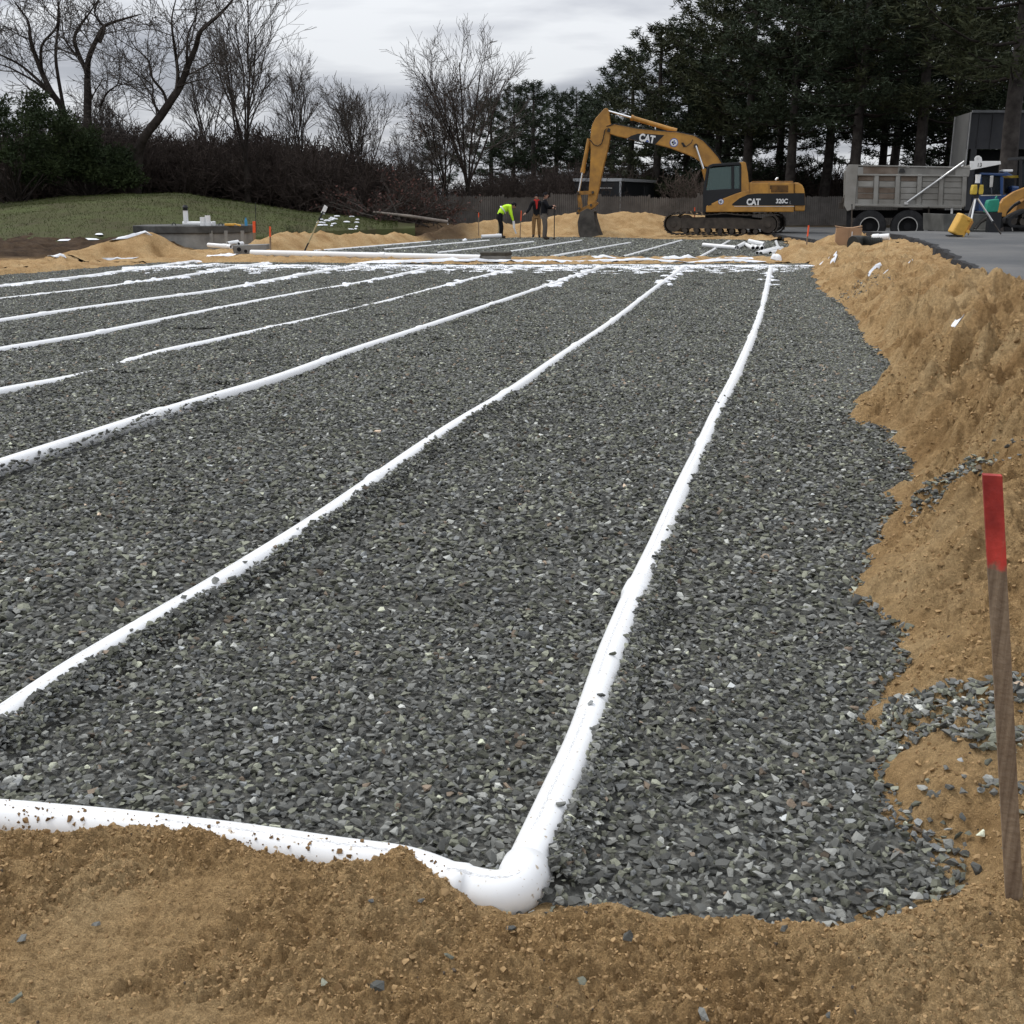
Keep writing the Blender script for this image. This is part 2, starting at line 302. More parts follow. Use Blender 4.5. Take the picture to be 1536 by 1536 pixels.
class MB:
    """collects shapes, builds ONE mesh object"""
    def __init__(s): s.v = []; s.f = []
    def add(s, vs, fs):
        b = len(s.v); s.v += [tuple(v) for v in vs]; s.f += [tuple(i + b for i in f) for f in fs]; return s
    def box(s, c, d, rot=None):
        x, y, z = d[0] / 2, d[1] / 2, d[2] / 2
        vs = [Vector(p) for p in ((-x, -y, -z), (x, -y, -z), (x, y, -z), (-x, y, -z), (-x, -y, z), (x, -y, z), (x, y, z), (-x, y, z))]
        if rot is not None: vs = [rot @ v for v in vs]
        c = Vector(c)
        return s.add([v + c for v in vs], [(0, 3, 2, 1), (4, 5, 6, 7), (0, 1, 5, 4), (1, 2, 6, 5), (2, 3, 7, 6), (3, 0, 4, 7)])
    def prism(s, poly, y0, y1):
        """poly in local x,z, extruded from y0 to y1"""
        n = len(poly); A = sum(poly[i][0] * poly[(i + 1) % n][1] - poly[(i + 1) % n][0] * poly[i][1] for i in range(n))
        if A < 0: poly = poly[::-1]
        vs = [(x, y0, z) for x, z in poly] + [(x, y1, z) for x, z in poly]
        fs = [tuple(range(n)), tuple(range(2 * n - 1, n - 1, -1))] + [((i + 1) % n, i, n + i, n + (i + 1) % n) for i in range(n)]
        return s.add(vs, fs)
    def plan(s, poly, z0, z1):
        n = len(poly); A = sum(poly[i][0] * poly[(i + 1) % n][1] - poly[(i + 1) % n][0] * poly[i][1] for i in range(n))
        if A < 0: poly = poly[::-1]
        vs = [(x, y, z0) for x, y in poly] + [(x, y, z1) for x, y in poly]
        fs = [tuple(range(n - 1, -1, -1)), tuple(range(n, 2 * n))] + [(i, (i + 1) % n, n + (i + 1) % n, n + i) for i in range(n)]
        return s.add(vs, fs)
    def tube(s, pts, r, n=8, caps=True, hollow=False):
        pts = [Vector(p) for p in pts]; k = len(pts)
        rr = r if isinstance(r, (list, tuple)) else [r] * k
        vs = []; fs = []; up = Vector((0, 0, 1))
        for i, p in enumerate(pts):
            t = (pts[min(i + 1, k - 1)] - pts[max(i - 1, 0)]).normalized()
            a = t.cross(up)
            if a.length < 0.05: a = t.cross(Vector((0, 1, 0)))
            a.normalize(); b = a.cross(t).normalized()
            for j in range(n):
                w = 2 * math.pi * j / n; vs.append(p + a * (math.cos(w) * rr[i]) + b * (math.sin(w) * rr[i]))
        for i in range(k - 1):
            for j in range(n):
                j2 = (j + 1) % n; fs.append((i * n + j, i * n + j2, (i + 1) * n + j2, (i + 1) * n + j))
        if caps and not hollow: fs += [tuple(range(n - 1, -1, -1)), tuple((k - 1) * n + j for j in range(n))]
        return s.add(vs, fs)
    def ring(s, p0, p1, r0, r1, n=16):
        """annular tube (a pipe with a wall)"""
        p0, p1 = Vector(p0), Vector(p1); t = (p1 - p0).normalized(); a = t.cross(Vector((0, 0, 1)))
        if a.length < 0.05: a = t.cross(Vector((0, 1, 0)))
        a.normalize(); b = a.cross(t).normalized(); vs = []
        for p, r in ((p0, r0), (p1, r0), (p1, r1), (p0, r1)):
            vs += [p + a * (math.cos(2 * math.pi * j / n) * r) + b * (math.sin(2 * math.pi * j / n) * r) for j in range(n)]
        fs = [(q * n + j, q * n + (j + 1) % n, ((q + 1) % 4) * n + (j + 1) % n, ((q + 1) % 4) * n + j) for q in range(4) for j in range(n)]
        return s.add(vs, fs)
    def turn(s, ang, o=(0, 0, 0)):
        M = Matrix.Rotation(ang, 3, 'Z'); o = Vector(o)
        s.v = [tuple(M @ (Vector(v) - o) + o) for v in s.v]; return s
    def build(s, name, m, parent=None, smooth=False, bevel=0.0, label=None, loc=None):
        me = bpy.data.meshes.new(name); me.from_pydata(s.v, [], s.f); me.validate()
        if smooth:
            me.polygons.foreach_set('use_smooth', [True] * len(me.polygons))
        o = link(name, me, m, parent, loc)
        if smooth: me.set_sharp_from_angle(angle=R(40))
        if bevel:
            b = o.modifiers.new('bevel', 'BEVEL'); b.width = bevel; b.segments = 2; b.limit_method = 'ANGLE'
        if label: o['label'] = label
        return o
def text(body, size, loc, rot, m, parent, name='lettering', bold=0.0, ext=0.004, sx=1.0, label=None):
    c = bpy.data.curves.new(name, 'FONT'); c.body = body; c.size = size; c.align_x = 'CENTER'; c.align_y = 'CENTER'
    c.extrude = ext; c.offset = bold; c.materials.append(m); c.resolution_u = 4
    tmp = bpy.data.objects.new(name, c); COL.objects.link(tmp); dg = bpy.context.evaluated_depsgraph_get()
    me = bpy.data.meshes.new_from_object(tmp.evaluated_get(dg)); bpy.data.objects.remove(tmp); me.materials.clear(); me.materials.append(m)
    o = link(name, me, m, parent, loc); o.rotation_euler = rot; o.scale = (sx, 1, 1)
    if label: o['label'] = label
    return o
def smooth_path(P, n=6):
    """Catmull-Rom through the points"""
    P = [Vector(p) for p in P]; out = []
    for i in range(len(P) - 1):
        a, b, c, d = P[max(i - 1, 0)], P[i], P[i + 1], P[min(i + 2, len(P) - 1)]
        for j in range(n):
            t = j / n
            out.append(0.5 * ((2 * b) + (c - a) * t + (2 * a - 5 * b + 4 * c - d) * t * t + (3 * b - a - 3 * c + d) * t ** 3))
    out.append(P[-1]); return out
def gn_scatter(name, P, rotz, scl, idx, coll, sclz=None):
    """one object that instances the meshes of coll on points (for uncountable stuff only)"""
    n = len(P)
    me = bpy.data.meshes.new(name); me.vertices.add(n); me.vertices.foreach_set('co', np.ascontiguousarray(P, np.float32).ravel())
    S = np.stack([scl, scl, scl if sclz is None else sclz], 1); Rv = np.stack([np.zeros(n), np.zeros(n), rotz], 1)
    for an, arr in (('rot', Rv), ('scl', S)):
        a = me.attributes.new(an, 'FLOAT_VECTOR', 'POINT'); a.data.foreach_set('vector', np.ascontiguousarray(arr, np.float32).ravel())
    a = me.attributes.new('idx', 'INT', 'POINT'); a.data.foreach_set('value', np.ascontiguousarray(idx, np.int32))
    me.update()
    o = link(name, me)
    g = bpy.data.node_groups.new(name + '_nodes', 'GeometryNodeTree')
    g.interface.new_socket('Geometry', in_out='INPUT', socket_type='NodeSocketGeometry'); g.interface.new_socket('Geometry', in_out='OUTPUT', socket_type='NodeSocketGeometry')
    gi = N(g, 'NodeGroupInput'); go = N(g, 'NodeGroupOutput')
    ip = N(g, 'GeometryNodeInstanceOnPoints'); ci = N(g, 'GeometryNodeCollectionInfo'); ci.inputs['Collection'].default_value = coll
    ci.inputs['Separate Children'].default_value = True; ci.inputs['Reset Children'].default_value = True
    def na(nm, typ):
        q = N(g, 'GeometryNodeInputNamedAttribute'); q.data_type = typ; q.inputs[0].default_value = nm; return q.outputs[0]
    L(g, gi.outputs[0], ip.inputs['Points']); L(g, ci.outputs[0], ip.inputs['Instance']); ip.inputs['Pick Instance'].default_value = True
    L(g, na('idx', 'INT'), ip.inputs['Instance Index']); L(g, na('scl', 'FLOAT_VECTOR'), ip.inputs['Scale'])
    er = N(g, 'FunctionNodeEulerToRotation'); L(g, na('rot', 'FLOAT_VECTOR'), er.inputs[0]); L(g, er.outputs[0], ip.inputs['Rotation'])
    L(g, ip.outputs[0], go.inputs[0])
    md = o.modifiers.new('scatter', 'NODES'); md.node_group = g
    return o

# ================================================================== THE GROUND
def xy(l, z=0.0): return [tuple(gp(px, py, z)[:2]) for px, py in l]
RIGHT_EDGE = [(1213, 396), (1222, 430), (1262, 462), (1292, 488), (1290, 515), (1330, 545), (1326, 572), (1285, 605), (1288, 632), (1350, 648), (1366, 690),
              (1368, 725), (1338, 765), (1330, 815), (1296, 852), (1306, 900), (1352, 935), (1362, 985), (1322, 1030), (1312, 1072), (1362, 1110), (1358, 1180), (1372, 1232),
              (1436, 1262), (1444, 1325), (1400, 1362), (1330, 1385), (1250, 1402), (1150, 1392), (1050, 1385), (950, 1380), (830, 1374), (775, 1372)]
LOW_EDGE = [(725, 1362), (690, 1334), (655, 1294), (620, 1288), (585, 1290), (540, 1303), (450, 1300), (380, 1282), (330, 1266), (300, 1258), (200, 1252), (100, 1252), (0, 1248)]
G1 = xy(RIGHT_EDGE) + xy(LOW_EDGE) + [(-4.2, 2.75), (-16, 4.2), (-19, 22.5)] + xy([(0, 413), (70, 408), (150, 402), (230, 395), (290, 390), (380, 393), (600, 396), (900, 397)])
G2 = xy([(410, 388), (470, 378), (560, 369), (660, 360), (760, 357), (880, 356), (1000, 359), (1100, 360), (1190, 362), (1205, 372), (1200, 388), (1000, 389), (700, 388)])
def asph_edge(y):
    return np.interp(y, [4, 9, 13.5, 17.4, 23.4, 27, 30, 60], [5.6, 5.6, 6.1, 7.15, 8.75, 9.6, 10.2, 10.6])
def asph_z(x, y): return 0.52 + 0.14 * sstep(14, 30, y) - 0.44 * sstep(33.6, 36.2, y)
def crest(l):
    out = []
    for px, py, Y in l:
        p = at(px, py, Y); out.append((p.x, p.y, p.z))
    return out
RIDGES = [(crest([(385, 360, 33.5), (430, 347, 35), (470, 341, 36)]), 0.62), (crest([(470, 345, 36), (505, 337, 37.5)]), 0.66),
          (crest([(520, 346, 38), (555, 338, 39.5), (580, 340, 40)]), 0.62), (crest([(590, 342, 41), (625, 336, 42.5), (655, 341, 43)]), 0.6),
          (crest([(650, 343, 44), (690, 331, 46), (728, 327, 47.5), (748, 333, 49)]), 0.6),
          (crest([(770, 336, 51), (800, 331, 51), (838, 322, 51), (872, 318, 51), (905, 322, 51.5), (940, 317, 52), (985, 321, 52), (1000, 324, 52), (1030, 319, 52), (1075, 321, 52.5), (1130, 327, 53)]), 0.5),
          (crest([(1130, 332, 52), (1190, 330, 51), (1225, 322, 48), (1262, 310, 44), (1310, 330, 43)]), 0.55),
          (crest([(1180, 362, 36.5), (1205, 342, 35.5), (1235, 333, 34.5), (1262, 342, 33.5), (1290, 352, 32)]), 0.6),
          (crest([(985, 350, 45.3), (1040, 351, 45.2), (1100, 352, 45.0), (1150, 347, 44.7), (1200, 343, 44.2)]), 0.33),
          (crest([(-40, 404, 26.2), (40, 396, 27.2), (95, 380, 28.6), (140, 370, 29.8), (185, 356, 30.5), (213, 347, 31), (240, 353, 31.2), (262, 372, 31)]), 0.55),
          (crest([(860, 352, 47.6), (960, 340, 49), (1010, 342, 49)]), 0.5)]
def xr(y): return np.interp(y, [1.5, 3, 6.6, 13.6, 28], [1.35, 1.45, 2.55, 4.3, 7.45])
def far_lawn_r(x, y): return x / np.maximum(y, 1)
def land(x, y, fine=True):
    """height of the sand anywhere on the site"""
    x = np.asarray(x, float); y = np.asarray(y, float)
    sd = poly_sd(x, y, G1)
    w = 0.5 + 0.5 * sstep(2.5, 6, y)
    sdw = sd + w * (0.10 * fbm(x * 1.3, y * 1.3, 3) + 0.05 * perlin(x * 5.2, y * 5.2)) + 0.018 * perlin(x * 17, y * 17)
    yb = sstep(2.3, 6.0, y); right = sstep(-0.9, 0.2, x - xr(y))
    top = np.where(y > 26, 0.07 + 0.28 * right, 0.105 + (0.50 - 0.08 * sstep(7, 11, y) - 0.17 * sstep(13, 26, y)) * yb * right)
    wid = 0.17 + (1.15 * yb + 0.5 * sstep(14, 26, y)) * right
    t = np.clip(sdw / wid, 0, 1); h = top * (1 - (1 - t) ** 1.9)
    env = np.clip(sdw / 0.16, 0, 1)
    rid = 1 - np.abs(perlin(x * 0.75 + 0.9 * y * 0.3, y * 0.62 + 3.3)) * 2
    h = h + env * right * yb * (1 - 0.65 * sstep(11, 22, y)) * (0.15 * rid * np.clip(sdw / 0.9, 0, 1) + 0.10 * fbm(x * 1.9, y * 1.9, 4) - 0.03 + 0.08 * np.clip(sdw / 0.6, 0, 1) * (1 - np.abs(perlin(x * 2.6 + 5, y * 2.6)) * 2.2) + 0.035 * (1 - np.abs(perlin(x * 5.9, y * 5.9 + 3)) * 2.2))
    ru = x * 0.94 - y * 0.35; rv = x * 0.35 + y * 0.94
    h = h + env * right * yb * np.clip(sdw / 0.5, 0, 1) * (0.12 * (0.40 - np.abs(perlin(ru * 2.1 + 3, rv * 0.62))) + 0.070 * (0.40 - np.abs(perlin(ru * 5.1, rv * 1.7 + 8))) + 0.045 * (0.4 - np.abs(perlin(ru * 9.7, rv * 4.3 + 2))))
    h = h + env * right * yb * (0.085 * billow(x * 2.7 + 1, y * 2.7) * np.clip(sdw / 0.5, 0, 1) + 0.048 * billow(x * 6.1 + 2, y * 6.1) * sstep(-0.3, 0.2, fbm(x * 0.9, y * 0.9 + 4, 2)) + 0.025 * billow(x * 13, y * 13))
    h = h + env * (0.016 * fbm(x * 2.3 + 4, y * 2.3, 3)) * (1 - 0.5 * yb * right)
    for (px_, py_, am, sx_, sy_) in ((775, 1385, -0.055, 0.10, 0.07), (638, 1306, 0.054, 0.065, 0.085), (575, 1300, 0.03, 0.06, 0.06), (300, 1262, 0.02, 0.12, 0.05), (120, 1250, 0.012, 0.15, 0.05)):
        c_ = gp(px_, py_, 0.04); h = h + am * np.exp(-((x - c_.x) / sx_) ** 2 - ((y - c_.y) / sy_) ** 2)
    # far side: base level, heaps, and the second excavation
    far = sstep(27.6, 29.0, y)
    base = 0.06 + 0.30 * sstep(49, 55, y) + 0.03 * fbm(x * 0.6, y * 0.6, 2)
    hf = np.where(right > 0.5, np.maximum(h * (1 - sstep(30, 36, y)), base), base)
    rg = np.full(x.shape, -9.0)
    for pts, sl in RIDGES:
        d, zc = line_d(x, y, pts)
        lump = 0.10 * perlin(x * 1.1, y * 1.1) + 0.05 * perlin(x * 2.9, y * 2.9)
        hh = zc + lump * np.clip(d / 0.3, 0.3, 1) - np.maximum(np.sqrt(d * d + 0.09) - 0.3, 0) * sl
        rg = np.maximum(rg, hh)
    out = np.where(y > 28.4, np.maximum(hf, rg), np.maximum(h, np.where(x < 3, rg, -9)))
    sd2 = poly_sd(x, y, G2) + 0.12 * perlin(x * 1.4, y * 1.4)
    cut2 = np.where(sd2 > 0, 0.0 + 0.62 * sd2 + 0.02, np.maximum(sd2 * 0.4, -0.06))
    # excavated bench: sharp cut face below the heaps behind the machine
    out = np.where(y > 28.4, np.minimum(out, cut2), out)
    cut1 = np.where(sdw > 0, 0.75 * sdw + 0.02, np.maximum(sdw * 0.35, -0.06))
    out = np.where((x < xr(y) - 0.6) | (sdw < 0), np.minimum(out, cut1), out)
    # pad under the tracks, bed under the asphalt
    pad = sstep(2.6, 1.7, np.hypot((x - 9.3) / 1.7, y - 47.6))
    out = out * (1 - pad) + np.minimum(out, 0.16) * pad
    sa = x - asph_edge(y)
    bw = 0.35 + 0.75 * sstep(12, 20, y); k_ = sstep(0, 1, (sa + bw) / (bw + 0.05)); out = np.where(sa > -bw, out * (1 - k_) + (asph_z(x, y) - 0.09 + 0.06 * perlin(x * 1.7, y * 1.7) * (sa < 0)) * k_, out)
    if fine:
        smooth_zone = sstep(0.10, 0.34, fbm(x * 0.95 + 7, y * 1.6 + 1.5, 2))
        rough = env * (1 - 0.7 * smooth_zone)
        near = sstep(9, 4, np.hypot(x, y))
        xw = x + 0.045 * perlin(x * 5.5, y * 5.5 + 9) + 0.012 * perlin(x * 23, y * 23); yw = y + 0.045 * perlin(x * 5.5 + 31, y * 5.5) + 0.012 * perlin(x * 23 + 7, y * 23)
        bank = right * yb
        out = out + rough * ((0.022 + 0.016 * bank) * billow(xw * 7, yw * 7) + (0.015 + 0.012 * bank) * billow(xw * 19, yw * 19) + 0.010 * bank * billow(xw * 33, yw * 33))
        out = out + env * (0.25 + 0.75 * rough) * near * (0.0105 * billow(x * 43, y * 43) + 0.0062 * billow(x * 97, y * 97))
        out = out + env * sstep(4, 9, np.hypot(x, y)) * (0.05 * billow(x * 3.1, y * 3.1) + 0.028 * billow(x * 8.3, y * 8.3))
    return out

def grid_tris(nr, nc, keep=None):
    i, j = np.meshgrid(np.arange(nr - 1), np.arange(nc - 1), indexing='ij')
    a = i * nc + j; Q = np.stack([a, a + 1, a + nc + 1, a + nc], -1).reshape(-1, 4)
    return Q if keep is None else Q[keep(Q)]
def compact(V, Q, *extra):
    u, inv = np.unique(Q, return_inverse=True)
    return (V[u], inv.reshape(Q.shape)) + tuple(e_[u] for e_ in extra)

# the wide sheet of ground that reaches the horizon (leaf litter and rough grass round the site)
gx = np.concatenate([np.linspace(-1500, -60, 14), np.linspace(-50, 50, 51), np.linspace(60, 1500, 14)])
gy = np.concatenate([np.linspace(-300, -10, 6), np.linspace(-6, 90, 49), np.linspace(100, 2500, 22)])
X, Y = np.meshgrid(gx, gy); Z = -0.5 + 0.85 * sstep(50, 57, Y) + 0.15 * fbm(X * 0.05, Y * 0.05, 2) * (Y > 50)
g_o = link('ground', tri_mesh('ground', np.stack([X, Y, Z], -1).reshape(-1, 3), grid_tris(*X.shape)[:, [0, 1, 2, 3]], True), LITTER); props(g_o, kind='structure')

# sand: near sheet, finer towards the viewer's feet
rr = [0.55]
while rr[-1] < 42:
    r_ = rr[-1]; k = 0.010 if r_ < 1.5 else (0.0024 if r_ < 2.75 else (0.0036 if r_ < 5 else (0.0042 if r_ < 13 else 0.0058)))
    rr.append(r_ * (1 + k))
rr = np.array(rr)
aa = np.concatenate([np.linspace(-1.15, -0.56, 50), np.arange(-0.55, 0.55, 0.0019), np.linspace(0.56, 1.15, 50)])
Rr, Aa = np.meshgrid(rr, aa, indexing='ij'); X = Rr * np.sin(Aa); Y = Rr * np.cos(Aa)
sdg = poly_sd(X, Y, G1)
ok = (sdg > -0.30) & (Y < 28.6) & (X < asph_edge(Y) + 0.6) & ~((sdg > 0.6) & (X < xr(Y) - 1) & (Y > 3.5) & (Y < 26))
okf = ok.ravel()
Z = np.zeros(X.shape); Z[ok] = land(X[ok], Y[ok])
V = np.stack([X, Y, Z], -1).reshape(-1, 3)
Q = grid_tris(*X.shape); Q = Q[okf[Q].all(1)]
# keep only what lies outside the gravel or just under its rim
V2, Q2 = compact(V, Q)
s_o = link('sand_ground', tri_mesh('sand_ground', V2, Q2[:, ::-1], True, {'soil': ('FLOAT', np.clip(0.5 * perlin(V2[:, 0] * 0.9 + 5, V2[:, 1] * 0.9) - 0.30, 0, 0.3))}), SAND); props(s_o, kind='structure')
print('sand near quads', len(Q2))

# sand: far berm and heaps
xs = np.arange(-25, 19.6, 0.16); ys = np.arange(28.5, 57, 0.16)
X, Y = np.meshgrid(xs, ys); Z = land(X, Y)
rho = X / Y
LAWN_YF = lambda r: np.interp(r, [-0.60, -0.45, -0.40, -0.34, -0.27, -0.22, -0.15, -0.10], [31.5, 32.5, 33.5, 35.5, 38.5, 39.0, 42.5, 47])
soil = sstep(-0.275, -0.30, rho) * sstep(LAWN_YF(rho) - 3.4, LAWN_YF(rho) - 2.4, Y)
soil = np.maximum(soil, sstep(43.2, 44.5, Y) * sstep(-0.02, -0.05, rho) * sstep(-0.19, -0.16, rho) * 0.9)
Z = Z + soil * sstep(LAWN_YF(rho) - 3.2, LAWN_YF(rho) - 0.8, Y) * (0.30 + 0.16 * fbm(X * 1.3, Y * 1.3, 3)) * (rho < -0.27)
X = X + 0.05 * perlin(X * 3, Y * 3); keep = ((X < asph_edge(Y) + 0.6) | (Y > 37.5)) & (poly_sd(X, Y, G2) > -0.5)
V = np.stack([X, Y, Z], -1).reshape(-1, 3); Q = grid_tris(*X.shape); Q = Q[keep.ravel()[Q].all(1)]
V2, Q2, so2 = compact(V, Q, soil.ravel())
f_o = link('sand_berm', tri_mesh('sand_berm', V2, Q2, True, {'soil': ('FLOAT', so2)}), SAND); props(f_o, kind='structure')

# lawn: a grassy rise behind the excavation
rho = np.linspace(-0.75, -0.085, 120); tt = np.concatenate([np.linspace(0, 1, 70), np.linspace(1.08, 3.0, 14)])
RH, TT = np.meshgrid(rho, tt)
def zz(tab, Y):
    ks = sorted(tab); return [(768 + 1) and at(k, tab[k], Y).z for k in ks], [at(k, tab[k], Y).x / Y for k in ks]
zc, rc = zz({-200: 322, 0: 305, 100: 296, 200: 291, 270: 291, 350: 302, 430: 314, 520: 325, 620: 335}, 49.0)
yf = LAWN_YF(RH); zf = np.interp(RH, [-0.6, -0.45, -0.36, -0.30, -0.22, -0.15, -0.10], [0.05, 0.12, 0.40, 0.50, 0.30, 0.42, 0.35])
t1 = np.clip(TT, 0, 1); yy = yf + (49.0 - yf) * TT
zz_ = zf + (np.interp(RH, rc, zc) - zf) * np.sin(t1 * math.pi / 2) ** 1.0 - 0.35 * np.clip(TT - 1, 0, 2)
xx = RH * yy; zz_ = zz_ + 0.05 * fbm(xx * 0.5, yy * 0.5, 3) + 0.02 * perlin(xx * 2.4, yy * 2.4)
zz_[0] -= 0.35
Vl = np.stack([xx, yy, zz_], -1)
l_o = link('lawn', tri_mesh('lawn', Vl.reshape(-1, 3), grid_tris(*xx.shape), True), GRASS); props(l_o, kind='structure')
def lawn_z(x, y):
    r = x / y; a = int(np.argmin(np.abs(rho - r))); return float(np.interp(y, Vl[:, a, 1], Vl[:, a, 2]))
# grass blades on it
n = 26000
ri = rng.uniform(-0.56, -0.10, n); ti = rng.uniform(0.0, 1.05, n) ** 0.8; yi = LAWN_YF(ri) + (49 - LAWN_YF(ri)) * ti; xi = ri * yi
zi = np.array([lawn_z(a, b) for a, b in zip(xi[::1], yi)]) if n < 30000 else None
hb = rng.uniform(0.03, 0.075, n); an = rng.uniform(0, 6.28, n); wv = 0.010
ca, sa = np.cos(an), np.sin(an)
V = np.empty((n, 3, 3)); V[:, 0] = np.stack([xi - ca * wv, yi - sa * wv, zi - 0.01], 1); V[:, 1] = np.stack([xi + ca * wv, yi + sa * wv, zi - 0.01], 1)
V[:, 2] = np.stack([xi + rng.normal(0, 0.03, n), yi + rng.normal(0, 0.03, n), zi + hb], 1)
gr = link('grass', tri_mesh('grass', V.reshape(-1, 3), np.arange(3 * n).reshape(-1, 3)), mat('grass_blade', (0.068, 0.075, 0.026), 0.9, scale=1.3, col2=(0.042, 0.058, 0.018), spec=0.1))
props(gr, 'short dull green grass covering the rise on the left', 'grass', kind='stuff')

# asphalt lot, a slab with a broken edge
ya = np.concatenate([np.arange(5, 40, 0.25), np.arange(40, 75, 2.5)]); us = np.concatenate([[0], np.linspace(0.02, 1, 40) ** 2])
rows = []
for y_ in ya:
    x0 = asph_edge(y_) + 0.10 * float(fbm(np.array([y_ * 1.2]), np.array([2.2]), 3)[0]); rows.append([(x0 + (48 - x0) * u, y_) for u in us])
A = np.array(rows); Z = asph_z(A[..., 0], A[..., 1]) + 0.02 * fbm(A[..., 0] * 0.3, A[..., 1] * 0.3, 2)
top = np.concatenate([A, Z[..., None]], -1)
low = top[:, :1].copy(); low[..., 2] -= 0.14; low[..., 0] -= 0.04
a_o = link('asphalt_lot', tri_mesh('asphalt_lot', top.reshape(-1, 3), grid_tris(*Z.shape)[:, :], True), ASPHALT); props(a_o, kind='structure')
ed = np.concatenate([low, top[:, :1] + np.array([0.0, 0, 0.004]), top[:, :1] + np.array([0.10, 0, 0.006])], 1)
ed[:, 2, 0] += 0.05 * perlin(ya * 2.1, ya * 0 + 1.3)
e_o = link('broken_rim', tri_mesh('broken_rim', ed.reshape(-1, 3), grid_tris(*ed.shape[:2])), ASPHALT_EDGE, a_o)

# ================================================================== GRAVEL BEDS
def bed_sheet(name, poly, step, ymin, ymax, xmin, xmax, z0=-0.012):
    xs = np.arange(xmin, xmax, step); ys = np.arange(ymin, ymax, step); X, Y = np.meshgrid(xs, ys)
    Z = z0 + 0.012 * fbm(X * 0.8, Y * 0.8, 3); kp = poly_sd(X, Y, poly) < step * 0.8
    V = np.stack([X, Y, Z], -1).reshape(-1, 3); Q = grid_tris(*X.shape); Q = Q[kp.ravel()[Q].all(1)]; V, Q = compact(V, Q)
    o = link(name, tri_mesh(name, V, Q, True), GRAVEL_BASE); return props(o, kind='structure')
BED1 = bed_sheet('gravel_bed', G1, 0.16, 2, 29, -20, 8)
BED2 = bed_sheet('gravel_bed', G2, 0.25, 28, 50, -13, 14)
def grav_z(x, y): return 0.012 * fbm(x * 0.8, y * 0.8, 3)

# crushed stone shapes: convex hulls of a few random points
def stone_shape(seed):
    r0 = np.random.default_rng(seed); bm = bmesh.new()
    P = r0.normal(size=(10, 3)); P /= np.linalg.norm(P, axis=1)[:, None]
    P *= np.array([1.0, r0.uniform(0.60, 0.90), r0.uniform(0.34, 0.60)]) * r0.uniform(0.82, 1.12, (10, 1))
    for p in P: bm.verts.new(p)
    res = bmesh.ops.convex_hull(bm, input=bm.verts)
    bmesh.ops.delete(bm, geom=[v for v in bm.verts if not v.link_faces], context='VERTS')
    bmesh.ops.triangulate(bm, faces=bm.faces); bmesh.ops.recalc_face_normals(bm, faces=bm.faces)
    bm.verts.index_update(); V = np.array([v.co for v in bm.verts]); T = np.array([[v.index for v in f.verts] for f in bm.faces]); bm.free()
    return V - V.mean(0), T
SHAPES = [stone_shape(100 + i) for i in range(28)]
def stone_cols(n, light=0.0):
    u = rng.random(n); t = np.where(u < 0.72, 0.064 + 0.11 * rng.random(n) ** 1.3, np.where(u < 0.972, 0.15 + 0.13 * rng.random(n), 0.30 + 0.28 * rng.random(n))) * (1.06 + light)
    tint = np.tile(np.array([[1.01, 1.025, 0.94]]), (n, 1)); k = rng.random(n)
    tint[k < 0.34] = (1.04, 1.07, 0.82); tint[(k > 0.34) & (k < 0.42)] = (0.98, 1.02, 1.0); tint[k > 0.985] = (1.25, 0.98, 0.72)
    return np.concatenate([t[:, None] * tint, np.ones((n, 1))], 1)
def rot_mats(n, tilt):
    yaw = rng.uniform(0, 2 * np.pi, n); ax = rng.uniform(0, 2 * np.pi, n); tl = np.abs(rng.normal(0, tilt, n)); roll = rng.choice([0, np.pi], n)
    def rz(a):
        M = np.zeros((n, 3, 3)); M[:, 0, 0] = np.cos(a); M[:, 0, 1] = -np.sin(a); M[:, 1, 0] = np.sin(a); M[:, 1, 1] = np.cos(a); M[:, 2, 2] = 1; return M
    def rx(a):
        M = np.zeros((n, 3, 3)); M[:, 0, 0] = 1; M[:, 1, 1] = np.cos(a); M[:, 1, 2] = -np.sin(a); M[:, 2, 1] = np.sin(a); M[:, 2, 2] = np.cos(a); return M
    return rz(ax) @ rx(tl) @ rz(yaw - ax) @ rx(roll)
def assemble(P, size, M, cols, shp, shapes):
    Vs, Ts, Cs = [], [], []; off = 0
    for k, (V, T) in enumerate(shapes):
        m = np.where(shp == k)[0]
        if not len(m): continue
        W_ = np.einsum('nij,vj->nvi', M[m], V) * size[m, None, None] + P[m, None, :]
        Vs.append(W_.reshape(-1, 3)); Cs.append(np.repeat(cols[m], len(V), 0))
        Ts.append((T[None] + (np.arange(len(m)) * len(V))[:, None, None] + off).reshape(-1, 3)); off += len(m) * len(V)
    return np.concatenate(Vs), np.concatenate(Ts), np.concatenate(Cs)

